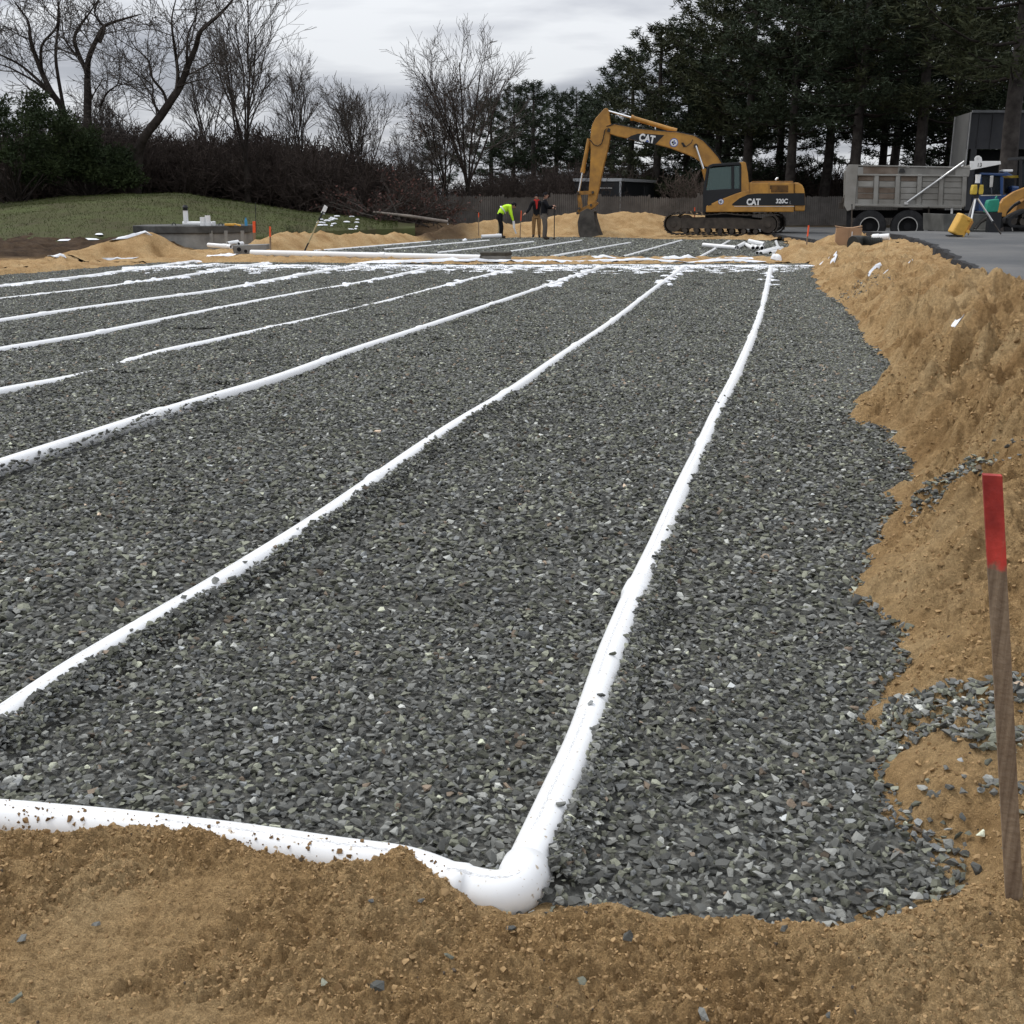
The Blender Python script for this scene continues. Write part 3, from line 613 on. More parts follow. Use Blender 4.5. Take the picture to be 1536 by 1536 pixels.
# ---- the pipe runs first (the stones are laid round them)
PR = 0.057
def px_path(l, z=0.02): return [gp(px, py, z) for px, py in l]
RUNS = {
 'A': [(790, 1304), (838, 1194), (880, 1095), (918, 982), (958, 885), (990, 812), (1020, 738), (1045, 682), (1075, 618), (1104, 560), (1128, 505), (1145, 455), (1156, 404)],
 'B': [(-90, 1142), (0, 1085), (110, 1010), (225, 940), (345, 868), (470, 788), (560, 725), (640, 668), (700, 628), (765, 587), (845, 530), (920, 480), (985, 430), (1027, 401)],
 'C': [(-150, 757), (0, 705), (150, 655), (290, 608), (410, 570), (540, 522), (640, 489), (760, 449), (840, 422), (908, 400)],
 'D': [(-130, 618), (10, 585), (120, 560), (225, 530), (330, 508), (440, 482), (560, 455), (680, 425), (788, 400)],
 'E': [(-130, 551), (0, 525), (130, 503), (290, 470), (430, 442), (560, 420), (655, 401)],
 'F': [(-150, 508), (0, 481), (180, 455), (330, 435), (440, 415), (545, 398)],
 'G': [(-130, 465), (0, 447), (130, 433), (264, 416), (340, 404), (402, 395)],
 'H': [(-80, 440), (23, 427), (137, 414), (220, 402), (292, 392)]}
# sideways wander is in the points; how deep each run lies varies along it
BURY = {'A': [(0, .030), (1.2, .030), (2.3, .030), (3.0, .020), (4.2, .030), (5.2, .012), (6.4, -.006), (7.3, -.020), (8.4, .000), (12, .012), (16, .006), (27, .03)],
        'B': [(0, .03), (6, .025), (12, .012), (27, .02)], 'C': [(0, .046), (8.5, .044), (9.6, .034), (13, .020), (27, .02)], 'D': [(0, .02), (10.2, .026), (11.4, -.016), (12.7, .010), (13.6, .012), (15.4, -.010), (27, .02)],
        'E': [(0, .02), (14, .025), (20, .0), (27, .02)], 'F': [(0, .02), (27, .02)], 'G': [(0, .02), (20, -.005), (27, .02)], 'H': [(0, .015), (27, .015)]}
def pipe_mesh(path, r, n=20):
    k = len(path); P = np.array([tuple(p) for p in path]); T = np.gradient(P, axis=0); T /= np.linalg.norm(T, axis=1)[:, None]
    a = np.cross(T, [0, 0, 1.0]); a /= np.linalg.norm(a, axis=1)[:, None]; b = np.cross(a, T)
    w = np.linspace(0, 2 * np.pi, n, endpoint=False); rr_ = np.broadcast_to(np.asarray(r, float), (k,))
    V = P[:, None] + rr_[:, None, None] * (a[:, None] * np.cos(w)[None, :, None] + b[:, None] * np.sin(w)[None, :, None])
    al = np.concatenate([[0], np.cumsum(np.linalg.norm(np.diff(P, axis=0), axis=1))])
    i, j = np.meshgrid(np.arange(k - 1), np.arange(n), indexing='ij'); j2 = (j + 1) % n
    Q = np.stack([i * n + j, i * n + j2, (i + 1) * n + j2, (i + 1) * n + j], -1).reshape(-1, 4)
    return tri_mesh('pipe', V.reshape(-1, 3), Q, True, {'ang': ('FLOAT', np.tile(w, k)), 'along': ('FLOAT', np.repeat(al, n))})
PIPE_LABEL = {'A': 'rightmost long white pipe ending in an elbow at the near corner', 'B': 'long white pipe half buried in gravel, second from the right bank',
 'C': 'long white pipe half buried in gravel, third from the right bank', 'D': 'white pipe with buried gaps in the gravel, fourth from the right bank',
 'E': 'white pipe line in the gravel, fifth from the right bank', 'F': 'thin white pipe line in the gravel, sixth from the right bank',
 'G': 'thin white pipe line in the gravel, seventh from the right bank', 'H': 'farthest left white pipe line of the near gravel bed, beside the sand heap'}
PATHS = {}
for key, l in RUNS.items():
    p = smooth_path(px_path(l), 9); d0 = [math.hypot(q.x, q.y) for q in p]
    zb_ = np.interp(d0, [a for a, b in BURY[key]], [b for a, b in BURY[key]]) - 0.014 - 0.014 * sstep(7, 11, np.array(d0)) * sstep(26, 20, np.array(d0))
    p = [Vector((q.x, q.y, z)) for q, z in zip(p, zb_)]
    PATHS[key] = p
    o = thing('drain_pipe', PIPE_LABEL[key], 'pipe', p[0], group='white pipes laid across the near gravel bed')
    off = -p[0]; link('pipe_run', pipe_mesh(p, PR), PVC, o, off)
    # bell ends where two lengths meet
    acc = 0; nxt = {'A': 1.94, 'B': 3.3, 'C': 2.4}.get(key, 2.8)
    for q0, q1 in zip(p[:-1], p[1:]):
        acc += (q1 - q0).length
        if acc > nxt:
            t = (q1 - q0).normalized(); nxt += 3.05
            bp = [q1 + t * s for s in (-0.010, 0, 0.02, 0.11, 0.14, 0.17)]
            link('bell_end', pipe_mesh(bp, [PR, PR * 1.13, PR * 1.15, PR * 1.14, PR * 1.06, PR * 0.99]), PVC, o, off)
    if key == 'A':
        # elbow, from the run into the header
        q = p[0]; t = (p[0] - p[1]).normalized(); hd = (gp(0, 1240, 0.03) - gp(740, 1328, 0.03)).normalized()
        c0 = q + t * 0.005; e1 = gp(767, 1345, 0.018)
        el = [c0 - t * 0.012, c0 - t * 0.010, c0 + t * 0.028]; c3 = e1 + hd * 0.105
        A0 = c0 + t * 0.03; B0 = c3; ctl = e1 + t * 0.030 - hd * 0.020
        el += [A0 * (1 - s) ** 2 + ctl * 2 * s * (1 - s) + B0 * s * s for s in np.linspace(0.12, 1, 9)]
        el += [c3 + hd * 0.006, c3 + hd * 0.048, c3 + hd * 0.050]
        rad = [PR * 0.99, PR * 1.13, PR * 1.13] + [PR * 1.04] * 9 + [PR * 1.13, PR * 1.13, PR * 0.99]
        link('elbow', pipe_mesh(el, rad, 28), PVC, o, off); ELB = el
hp = [ELB[-1] - hd * 0.03, gp(610, 1306, 0.019), gp(500, 1290, 0.022), gp(350, 1268, 0.026), gp(200, 1250, 0.026), gp(80, 1239, 0.028), gp(0, 1232, 0.028), gp(-150, 1222, 0.03), gp(-400, 1205, 0.03)]
hp = smooth_path(hp, 8)
ho = thing('header_pipe', 'white header pipe along the near edge, partly covered by brown sand', 'pipe', hp[0]); link('pipe_run', pipe_mesh(hp, PR), PVC, ho, -hp[0]); PATHS['HD'] = hp
FAR = [((470, 377.5), (645, 363.5)), ((575, 375.5), (733, 361.5)), ((655, 380.5), (800, 363.5)), ((765, 378.5), (872, 361.5)), ((825, 386), (945, 365)), ((935, 386), (1022, 361.5)), ((1047, 388), (1094, 362))]
FL = ['leftmost', 'second from the left', 'third from the left', 'fourth from the left', 'fifth from the left', 'sixth from the left', 'rightmost']
for (a, b), w_ in zip(FAR, FL):
    p = smooth_path([gp(a[0] + (b[0] - a[0]) * t, a[1] + (b[1] - a[1]) * t + dyy, 0.004) for t, dyy in ((0, 0), (0.35, 0.15), (0.7, -0.1), (1, 0))], 6)
    o = thing('drain_pipe', w_ + ' thin white pipe line in the far gravel bed', 'pipe', p[0], group='white pipes laid across the far gravel bed')
    link('pipe_run', pipe_mesh(p, 0.052, 10), PVC, o, -p[0])

# ---- stones near the viewer, one by one
NEAR = 9.2
def jitter_pts(x0, x1, y0, y1, s):
    X, Y = np.meshgrid(np.arange(x0, x1, s), np.arange(y0, y1, s)); n = X.size
    return X.ravel() + rng.uniform(-.5, .5, n) * s, Y.ravel() + rng.uniform(-.5, .5, n) * s
xs_, ys_, ss_ = [], [], []
for (d0, d1, s, sz) in ((0, 4.2, 0.0205, 0.92), (4.2, NEAR, 0.0280, 1.15)):
    x, y = jitter_pts(-6.2, 4.6, 1.9, NEAR + .2, s); d = np.hypot(x, y); m = (d >= d0) & (d < d1) & (np.abs(x) < 0.50 * y + 0.30)
    x, y = x[m], y[m]; sd = poly_sd(x, y, G1); m = sd < 0.05 * perlin(x * 6, y * 6) + 0.02
    xs_.append(x[m]); ys_.append(y[m]); ss_.append(np.full(m.sum(), sz))
# stones spilled on the sand of the right bank
def spill(px, py, z, rx, ry, n):
    c = gp(px, py, z)
    for _ in range(5): c = gp(px, py, float(land(np.array([c.x]), np.array([c.y]), False)[0]))
    a = rng.uniform(0, 6.28, n); q = np.sqrt(rng.random(n)) * (1 + 0.3 * perlin(np.cos(a) * 2 + px, np.sin(a) * 2 + py))
    return c.x + rx * q * np.cos(a), c.y + ry * q * np.sin(a)
sp = [spill(1430, 722, 0.30, 0.20, 0.19, 330), spill(1400, 745, 0.22, 0.10, 0.12, 90), spill(1425, 1068, 0.10, 0.21, 0.14, 430), spill(1360, 1062, 0.03, 0.08, 0.06, 60), spill(1480, 1100, 0.10, 0.10, 0.12, 120),
      spill(1450, 1180, 0.08, 0.16, 0.14, 42), spill(1500, 690, 0.4, 0.25, 0.5, 60), spill(1290, 447, 0.35, 0.30, 0.8, 260), spill(1420, 1330, 0.06, 0.14, 0.06, 14), spill(1100, 1440, 0.09, 0.9, 0.2, 7), spill(300, 1420, 0.09, 0.9, 0.25, 9)]
sx_ = np.concatenate([a for a, b in sp]); sy_ = np.concatenate([b for a, b in sp]); n_sp = len(sx_)
x = np.concatenate(xs_ + [sx_]); y = np.concatenate(ys_ + [sy_]); szf = np.concatenate(ss_ + [np.full(n_sp, 1.0)])
# more of them heaped against the near flank of the pipes
for key, cnt in (('A', 5200), ('B', 4200)):
    Pp = np.array([tuple(p) for p in PATHS[key] if 1.8 < math.hypot(p.x, p.y) < NEAR]); f_ = np.sort(rng.random(cnt)) ** (1.0 if key == 'A' else 0.9) * (len(Pp) - 1.001); i_ = f_.astype(int); fr = (f_ - i_)[:, None]
    q_ = Pp[i_] * (1 - fr) + Pp[i_ + 1] * fr; tg = Pp[i_ + 1] - Pp[i_]; tg /= np.linalg.norm(tg, axis=1)[:, None]; o_ = PR * rng.uniform(0.25, 2.2, cnt)
    x = np.concatenate([q_[:, 0] + tg[:, 1] * o_, x]); y = np.concatenate([q_[:, 1] - tg[:, 0] * o_, y]); szf = np.concatenate([np.full(cnt, 0.95), szf])
ins = np.concatenate([poly_sd(x[:-n_sp], y[:-n_sp], G1) < 0.03, np.ones(n_sp, bool)]); x, y, szf = x[ins], y[ins], szf[ins]
n = len(x)
size = (0.0105 + 0.0150 * rng.random(n) ** 2.0) * szf
big = rng.random(n) < 0.03; size[big] *= 1.35
z = grav_z(x, y) + rng.uniform(-0.006, 0.010, n)
# the bed is lifted or lowered against the pipes, and a few stones lie on top of them
keep = np.ones(n, bool)
for key in ('A', 'B', 'C', 'D', 'HD'):
    P = [tuple(p) for p in PATHS[key] if math.hypot(p.x, p.y) < NEAR + 1.5]
    if len(P) < 2: continue
    d, zc_ = line_d(x, y, P)
    # the side turned away from the bank is heaped a little higher, so the pipe's lower edge is ragged
    cov = 0.5 + 0.5 * np.clip(perlin(x * 2.3 + 9, y * 2.3) * 1.6 + perlin(x * 11, y * 11) * 0.8, -1, 1)
    lowside = line_d(x, y - 0.03, P)[0] > d
    if key in 'CD': cov = cov * 0.25
    ontop = d < PR * np.where(lowside, 0.95 - (0.30 + (0.05 if key == 'C' else 0.24) * sstep(3.2, 5.0, np.hypot(x, y))) * cov, 0.95)
    few = ontop & (rng.random(n) < (0.006 if key in 'AB' else 0.004))
    keep &= ~(ontop & ~few)
    z = np.where(few, zc_ + np.sqrt(np.maximum(PR ** 2 - d ** 2, 0)) + size * 0.35, z)
    lift = np.exp(-((d - PR) / 0.045) ** 2) * (0.012 + 0.026 * cov * lowside + 0.012 * perlin(x * 3.1 + 50, y * 3.1)); z = np.where(~ontop & ~few, np.where(d < PR, zc_ + np.sqrt(np.maximum(PR ** 2 - d ** 2, 0)) * 0.97 + rng.uniform(0, 0.006, n), z + np.maximum(lift, -0.01) + np.where(lowside, np.clip(zc_ + 0.022, 0, 0.05) * np.clip(1 - (d - PR) / (1.6 * PR), 0, 1), 0)), z)
d, _ = line_d(x, y, [tuple(p) for p in ELB]); keep &= d > PR * 1.15
z[n - n_sp:] = land(sx_, sy_) + 0.006 + rng.uniform(0, 0.012, n_sp)
M = rot_mats(n, 0.42); shp = rng.integers(0, len(SHAPES), n); cols = stone_cols(n); cols[n - n_sp:, :3] *= 1.2
P = np.stack([x, y, z], 1); P, size, M, cols, shp = P[keep], size[keep], M[keep], cols[keep], shp[keep]
# the 300 that show largest become single pieces of the bed
ang = np.abs(P[:, 0] / P[:, 1]); dist = np.linalg.norm(P - np.array([0, 0, H]), axis=1)
show = np.where(ang < 0.46, size / dist, 0) * (P[:, 1] > 2.0); pick = np.argsort(-show)[:300]
rest = np.ones(len(P), bool); rest[pick] = False
SM = []
for k, (V, T) in enumerate(SHAPES):
    me = tri_mesh('stone', V, T, False, {'col': ('FLOAT_COLOR', np.tile(np.array([[1.01, 1.025, 0.94, 0]]) * (0.07 + 0.10 * rng.random() ** 1.2 if k % 7 else 0.3) * 1.16 + np.array([[0, 0, 0, 1.0]]), (len(V), 1)))}); me.materials.append(STONE); SM.append(me)
for i in pick:
    o = bpy.data.objects.new('stone', SM[shp[i]]); COL.objects.link(o); o.parent = BED1
    mm = Matrix(M[i].tolist()).to_4x4(); o.matrix_local = Matrix.Translation(P[i].tolist()) @ mm @ Matrix.Scale(float(size[i]), 4)
V, T, C = assemble(P[rest], size[rest], M[rest], cols[rest], shp[rest], SHAPES)
o = link('crushed_stone', tri_mesh('crushed_stone', V, T, False, {'col': ('FLOAT_COLOR', C)}), STONE, BED1); o['kind'] = 'stuff'
print('near stones', rest.sum(), 'tris', len(T))

# ---- farther stones: small heaped patches of the same stones, laid side by side
def patch_coll(name, nst, half, sz):
    c = bpy.data.collections.new(name)
    for k in range(6):
        a = rng.uniform(-half, half, nst); b = rng.uniform(-half, half, nst)
        Pk = np.stack([a, b, rng.uniform(-0.006, 0.012, nst)], 1)
        V, T, C = assemble(Pk, (0.0135 + 0.0125 * rng.random(nst) ** 1.5) * sz, rot_mats(nst, 0.42), stone_cols(nst, 0.0), rng.integers(0, len(SHAPES), nst), SHAPES)
        me = tri_mesh('stone_patch', V, T, False, {'col': ('FLOAT_COLOR', C)}); me.materials.append(STONE)
        po = bpy.data.objects.new('%s_%d' % (name, k), me); c.objects.link(po)
    return c
PC = patch_coll('stone_patches', 380, 0.26, 1.10)
def field_pts(poly, x0, x1, y0, y1, s, cond):
    x, y = jitter_pts(x0, x1, y0, y1, s); m = (poly_sd(x, y, poly) < -0.04) & cond(x, y); return x[m], y[m]
fx, fy = field_pts(G1, -20, 8, 2, 29, 0.36, lambda x, y: (np.hypot(x, y) > NEAR - 0.12) | (np.abs(x) > 0.50 * y + 0.1))
ex_, ey_ = field_pts(G1, 0, 8, 6, 29, 0.22, lambda x, y: (np.hypot(x, y) > NEAR - 0.12) & (poly_sd(x, y, G1) > -0.55)); fx, fy = np.concatenate([fx, ex_]), np.concatenate([fy, ey_])
m = (fx > -0.62 * fy - 2.5); fx, fy = fx[m], fy[m]; k = len(fx)
fo = gn_scatter('crushed_stone', np.stack([fx, fy, grav_z(fx, fy) + rng.uniform(-.004, .006, k)], 1), rng.uniform(0, 6.28, k), rng.uniform(0.95, 1.1, k), rng.integers(0, 6, k), PC); fo.parent = BED1; fo['kind'] = 'stuff'
PC2 = patch_coll('stone_patches_far', 200, 0.40, 2.0)
fx, fy = field_pts(G2, -13, 14, 28, 50, 0.62, lambda x, y: x > -99); k = len(fx)
fo = gn_scatter('crushed_stone', np.stack([fx, fy, grav_z(fx, fy)], 1), rng.uniform(0, 6.28, k), np.ones(k), rng.integers(0, 6, k), PC2); fo.parent = BED2; fo['kind'] = 'stuff'

# ---- crumbs of sand
n = 46000
u = rng.random(n); x = np.empty(n); y = np.empty(n)
q = u < 0.50
x[q] = rng.uniform(-1.25, 1.35, q.sum()); y[q] = rng.uniform(1.45, 2.75, q.sum())
x[~q] = rng.uniform(1.1, 4.6, (~q).sum()); y[~q] = 1.9 + 7.5 * rng.random((~q).sum()) ** 1.4
sd = poly_sd(x, y, G1); m = (sd > 0.015) & (x < 0.52 * y + 0.3); x, y, sd = x[m], y[m], sd[m]
sz_mask = sstep(0.10, 0.34, fbm(x * 0.95 + 7, y * 1.6 + 1.5, 2)); m = rng.random(len(x)) > 0.85 * sz_mask; x, y = x[m], y[m]; n = len(x)
size = np.clip(0.0024 + 0.0015 * rng.exponential(1.0, n), 0, 0.0115) * (0.7 + 0.15 * np.hypot(x, y)) * np.where((x > 1.1) & (y > 2.4), 1.35, 1.0)
z = land(x, y) + size * 0.25
OC = [stone_shape(300 + i) for i in range(8)]
OC = [(V * np.array([1, 1.15, 1.7]), T) for V, T in OC]
cc = np.array([0.37, 0.248, 0.125]) * rng.uniform(0.7, 1.12, (n, 1)); dk = rng.random(n) < 0.012; cc[dk] = np.array([0.10, 0.08, 0.06]); cc = np.concatenate([cc, np.ones((n, 1))], 1)
# crumbs thrown on the header pipe and the elbow
hpx = np.array([tuple(p) for p in hp]); m_ = 330; ti_ = rng.integers(0, len(hpx) - 1, m_); f_ = rng.random((m_, 1)); q_ = hpx[ti_] * (1 - f_) + hpx[ti_ + 1] * f_; w_ = rng.normal(-0.75, 0.5, m_); w_ = np.clip(w_, -1.3, 1.2)
x = np.concatenate([x, q_[:, 0]]); y = np.concatenate([y, q_[:, 1] + PR * np.sin(w_)]); z = np.concatenate([z, q_[:, 2] + PR * np.cos(w_) + 0.001]); size = np.concatenate([size, np.clip(rng.exponential(0.0028, m_) + 0.0012, 0, 0.012)])
cc = np.concatenate([cc, np.concatenate([np.array([0.22, 0.14, 0.07]) * rng.uniform(0.7, 1.2, (m_, 1)), np.ones((m_, 1))], 1)]); n = len(x)
V, T, C = assemble(np.stack([x, y, z], 1), size, rot_mats(n, 0.8), cc, rng.integers(0, 8, n), OC)
o = link('sand_crumbs', tri_mesh('sand_crumbs', V, T, False, {'col': ('FLOAT_COLOR', C)}), CLOD); props(o, 'loose crumbs of brown sand scattered over the bank', 'sand', kind='stuff')
print('crumb tris', len(T))
# a few grains of sand thrown on the header pipe
# ---- snow: thin patches at the far end of the near bed and on the sand
SV, ST_ = [], []
def snow_blob(c, rx, ry, hz, seed, rot=0.0, n=14):
    r0 = np.random.default_rng(seed); base = len(SV); ph = r0.uniform(0, 6.28, 3)
    cr_, sr_ = math.cos(rot), math.sin(rot)
    for ring, hh in ((1.0, -0.012), (0.72, hz * 0.75), (0.35, hz)):
        for j in range(n):
            a = 2 * math.pi * j / n; k = ring * (1 + 0.25 * math.sin(2 * a + ph[0]) + 0.18 * math.sin(3 * a + ph[1]) + 0.12 * math.sin(5 * a + ph[2]))
            ux, uy = rx * k * math.cos(a), ry * k * math.sin(a)
            SV.append([c[0] + ux * cr_ - uy * sr_, c[1] + ux * sr_ + uy * cr_, hh])
    SV.append([c[0], c[1], hz])
    for r_i in range(2):
        for j in range(n):
            j2 = (j + 1) % n; a, b = base + r_i * n + j, base + r_i * n + j2
            ST_.append((a, b, b + n)); ST_.append((a, b + n, a + n))
    for j in range(n): ST_.append((base + 2 * n + j, base + 2 * n + (j + 1) % n, base + 3 * n))
sid = 0
for i in range(2300):
    px = rng.uniform(190, 1212); py = 398.5 + rng.exponential(2.7) + (2.5 if px < 300 else 0) * rng.random()
    if px < 330: py = np.interp(px, [190, 330], [402, 396]) + rng.exponential(2.0)
    if py > 412: continue
    c = gp(px, py, 0.0)
    if poly_sd(np.array([c.x]), np.array([c.y]), G1)[0] > 0.1: continue
    sid += 1; snow_blob((c.x, c.y), rng.uniform(0.05, 0.24), rng.uniform(0.04, 0.16), rng.uniform(0.012, 0.028), sid, rng.uniform(-0.3, 0.3), 10)
for key in 'ABCDEFGH':                     # drift along the pipes' far ends
    for p in PATHS[key]:
        if p.y > 21 and rng.random() < 0.9:
            for s in range(3):
                sid += 1; snow_blob((p.x + rng.normal(0, 0.07), p.y + rng.uniform(-0.3, 0.3)), rng.uniform(0.05, 0.13), rng.uniform(0.06, 0.2), rng.uniform(0.02, 0.055), sid, 0.2, 9)
n_flat = len(SV)
SVa = np.array(SV); SVa[:, 2] += grav_z(SVa[:, 0], SVa[:, 1]); SV = SVa.tolist()
def bank_snow(px, py, zg, rx, ry, rot, hz=0.03):
    global sid
    rx, ry = rx * 0.75, ry * 0.75; c = gp(px, py, zg)
    for _ in range(4): c = gp(px, py, float(land(np.array([c.x]), np.array([c.y]), False)[0]))
    sid += 1; b0 = len(SV); snow_blob((c.x, c.y), rx, ry, hz, sid, rot, 12)
    a = np.array(SV[b0:]); a[:, 2] += land(a[:, 0], a[:, 1]) + 0.008
    SV[b0:] = a.tolist()
for args in [(1428, 455, 0.5, 0.13, 0.16, 0.2, 0.05), (1430, 471, 0.5, 0.16, 0.07, 0.1), (1305, 412, 0.45, 0.05, 0.8, -0.62), (1345, 421, 0.5, 0.05, 0.8, -0.7), (1240, 392, 0.3, 0.10, 0.8, -0.6),
             (1250, 400, 0.3, 0.08, 0.6, -0.5), (1384, 620, 0.4, 0.02, 0.05, 0.2, 0.012), (1312, 455, 0.2, 0.03, 0.12, -0.5)]: bank_snow(*args)
def soft_snow(px, py, Y, rx, ry, rot=0.0, hz=0.03):
    global sid
    c = at(px, py, Y); sid += 1; b0 = len(SV); snow_blob((c.x, c.y), rx, ry, hz, sid, rot, 12)
    a = np.array(SV[b0:]); a[:, 2] += land(a[:, 0], a[:, 1]) + 0.015; SV[b0:] = a.tolist()
for args in [(190, 356, 30.5, 0.05, 0.6, -1.0), (182, 377, 29.3, 0.04, 0.35, -1.1), (85, 386, 28.2, 0.05, 0.3, -1.2), (335, 384, 31.5, 0.45, 0.2, 0.3), (690, 394.5, 28.6, 1.5, .10, 0), (560, 394, 28.6, 1.2, .1, 0), (450, 393, 28.7, 1.0, .1, 0), (950, 396, 28.6, 1.2, .08, 0), (1090, 396, 28.6, 1.0, .1, 0), (800, 395, 28.7, 0.9, .14, 0),
             (697, 361, 44, 0.12, 0.12, 0, 0.14), (1165, 392, 29.5, .12, .12, 0, .12), (1100, 390, 30, .5, .1, 0), (1020, 390.5, 29.9, .6, .08, 0), (905, 391, 30, .5, .1, 0)]: soft_snow(*args)
def lawn_snow(px, py, Y, rx, ry):
    global sid
    c = at(px, py, Y); sid += 1; b0 = len(SV); snow_blob((c.x, c.y), rx, ry, 0.03, sid, 0, 10)
    a = np.array(SV[b0:]); a[:, 2] += lawn_z(c.x, c.y) + 0.02; SV[b0:] = a.tolist()
for i in range(26):
    lawn_snow(rng.uniform(478, 540), 330, rng.uniform(43, 48), rng.uniform(0.05, 0.15), rng.uniform(0.06, 0.22))
for i in range(9):
    px = rng.uniform(-5, 155); r_ = (px - 768) / 1658 / 1.03; Yq = float(LAWN_YF(r_)) + rng.uniform(0.1, 0.9); lawn_snow(px, 350, Yq, rng.uniform(0.1, 0.35), rng.uniform(0.08, 0.25))
o = link('snow', tri_mesh('snow', np.array(SV), np.array(ST_), True), SNOW); props(o, 'thin patches of old white snow on gravel and sand', 'snow', kind='stuff')

# ================================================================== THE EXCAVATOR
EX_Y = 47.6; EXO = at(1105, 352, EX_Y - 1.4); EXO = Vector((EXO.x, EX_Y, 0.14))
ex = thing('excavator', 'yellow tracked excavator with bent boom and bucket resting on the gravel', 'excavator', EXO)
def side_pt(px, py, org, bear, yl):
    """where a sight line meets the upright plane of a machine's side: org = its base, bear = how far it is turned, yl = the plane's offset; returns local x,z"""
    n_ = (math.sin(bear), math.cos(bear)); a, b, c = _ray(px, py)
    t = (org.x * n_[0] + org.y * n_[1] + yl) / (a * n_[0] + b * n_[1])
    return ((a * t - org.x) * n_[1] - (b * t - org.y) * n_[0], H + c * t - org.z)
EXB = R(10); ex.rotation_euler = (0, 0, -EXB)
def EP(l, yl):
    """outline points of the machine's side, in metres from its base, for a plate standing yl from its centre line"""
    return [side_pt(840 + a / 3.657, 130 + b / 3.657, EXO, EXB, yl) for a, b in l]
def E1(a, b, yl): q = EP([(a, b)], yl)[0]; return Vector((q[0], yl, q[1]))
# tracks
YAW = -0.17
def track(yc, name):
    cL = E1(650, 766, -1.15); cR = E1(1172, 770, -1.15); rz = 0.40
    n0 = 18; loop = []
    lx, rx_ = cL.x, cR.x; zc_ = 0.44
    for i in range(9): a = math.pi / 2 + math.pi * i / 8; loop.append((lx + rz * math.cos(a), zc_ + rz * math.sin(a)))
    for i in range(1, 17): loop.append((lx + (rx_ - lx) * i / 17, zc_ - rz))
    for i in range(9): a = -math.pi / 2 + math.pi * i / 8; loop.append((rx_ + rz * math.cos(a), zc_ + rz * math.sin(a)))
    for i in range(1, 17):
        u = i / 17; loop.append((rx_ + (lx - rx_) * u, zc_ + rz - 0.07 * abs(math.sin(u * math.pi * 2.2)) + 0.03))
    mb = MB(); k = len(loop)
    for i in range(k):
        p, q = loop[i], loop[(i + 1) % k]; m = ((p[0] + q[0]) / 2, (p[1] + q[1]) / 2); a = math.atan2(q[1] - p[1], q[0] - p[0]); ln = math.hypot(q[0] - p[0], q[1] - p[1])
        rot = Matrix.Rotation(-a, 3, 'Y')
        mb.box((m[0], yc, m[1]), (ln * 0.96, 0.60, 0.035), rot); nrm = rot @ Vector((0, 0, -1))
        mb.box((m[0] + nrm.x * 0.03, yc, m[1] + nrm.z * 0.03), (0.03, 0.60, 0.05), rot)
    pr = thing_part(name, mb.turn(YAW), STEEL)
    f = MB().prism([(lx + 0.1, zc_ + 0.22), (lx + 0.1, zc_ - 0.18), (rx_ - 0.15, zc_ - 0.18), (rx_ - 0.15, zc_ + 0.16), (rx_ - 1.2, zc_ + 0.26)], yc - 0.18, yc + 0.18).turn(YAW); f.build('track_frame', STEEL, pr)
    for x_ in (lx, rx_): MB().tube([(x_, yc - 0.2, zc_), (x_, yc + 0.2, zc_)], 0.33, 16).tube([(x_, yc - 0.24, zc_), (x_, yc + 0.24, zc_)], 0.13, 12).turn(YAW).build('sprocket', STEEL, pr, True)
    for i in range(7):
        x_ = lx + (rx_ - lx) * (i + 1) / 8; MB().tube([(x_, yc - 0.24, zc_ - 0.28), (x_, yc + 0.24, zc_ - 0.28)], 0.10, 10).turn(YAW).build('roller', STEEL, pr, True)
def thing_part(name, mb, m, parent=None, **kw): return mb.build(name, m, parent or ex, **kw)
track(-1.15, 'track'); track(1.15, 'track')
MB().box((E1(960, 0, 0).x, 0, 0.72), (1.9, 1.75, 0.40)).tube([(E1(960, 0, 0).x, 0, 0.8), (E1(960, 0, 0).x, 0, 1.02)], 0.62, 20).turn(0).build('undercarriage', BLACK, ex)
# upper structure
NY = -1.38
MB().prism(EP([(800, 688), (802, 655), (860, 628), (960, 588), (1000, 575), (1036, 566), (1036, 526), (1283, 526), (1283, 688)], NY), NY, 1.35).build('body', YEL, ex, bevel=0.03)
MB().prism(EP([(1286, 524), (1310, 527), (1330, 540), (1340, 560), (1344, 590), (1345, 640), (1344, 684), (1286, 684)], NY), NY + 0.02, 1.33).build('counterweight', YEL, ex, bevel=0.06)
MB().prism(EP([(945, 643), (985, 612), (1030, 592), (1080, 586), (1342, 584), (1344, 651), (945, 652)], NY - .01), NY - 0.012, NY - 0.001).build('side_stripe', BLACK, ex)
MB().prism(EP([(955, 655), (1285, 655), (1285, 657.5), (955, 657.5)], NY - .01), NY - 0.014, NY - 0.003).build('pinstripe', WHITE, ex)
gr_ = MB().prism(EP([(1152, 541), (1252, 541), (1252, 580), (1158, 580), (1158, 562), (1152, 562)], NY - .01), NY - 0.010, NY - 0.001).build('engine_grille', mat('grille_brown', (0.10, 0.05, 0.02), 0.7, scale=6, var=0.3), ex)
for i in range(6):
    b_ = 545 + 6 * i; MB().prism(EP([(1160, b_), (1250, b_), (1250, b_ + 2), (1160, b_ + 2)], NY - .02), NY - 0.022, NY - 0.011).build('louvre', YEL_DIRTY, gr_)
for c_ in (1040, 1146, 1284): MB().prism(EP([(c_, 528), (c_ + 1.6, 528), (c_ + 1.6, 584), (c_, 584)], NY - .01), NY - 0.006, NY + 0.002).build('panel_seam', BLACK, ex)
MB().tube([E1(1184, 527, -0.6), E1(1184, 512, -0.6), E1(1188, 505, -0.6), E1(1197, 502, -0.6)], 0.045, 10).build('exhaust_pipe', ALU, ex, True)
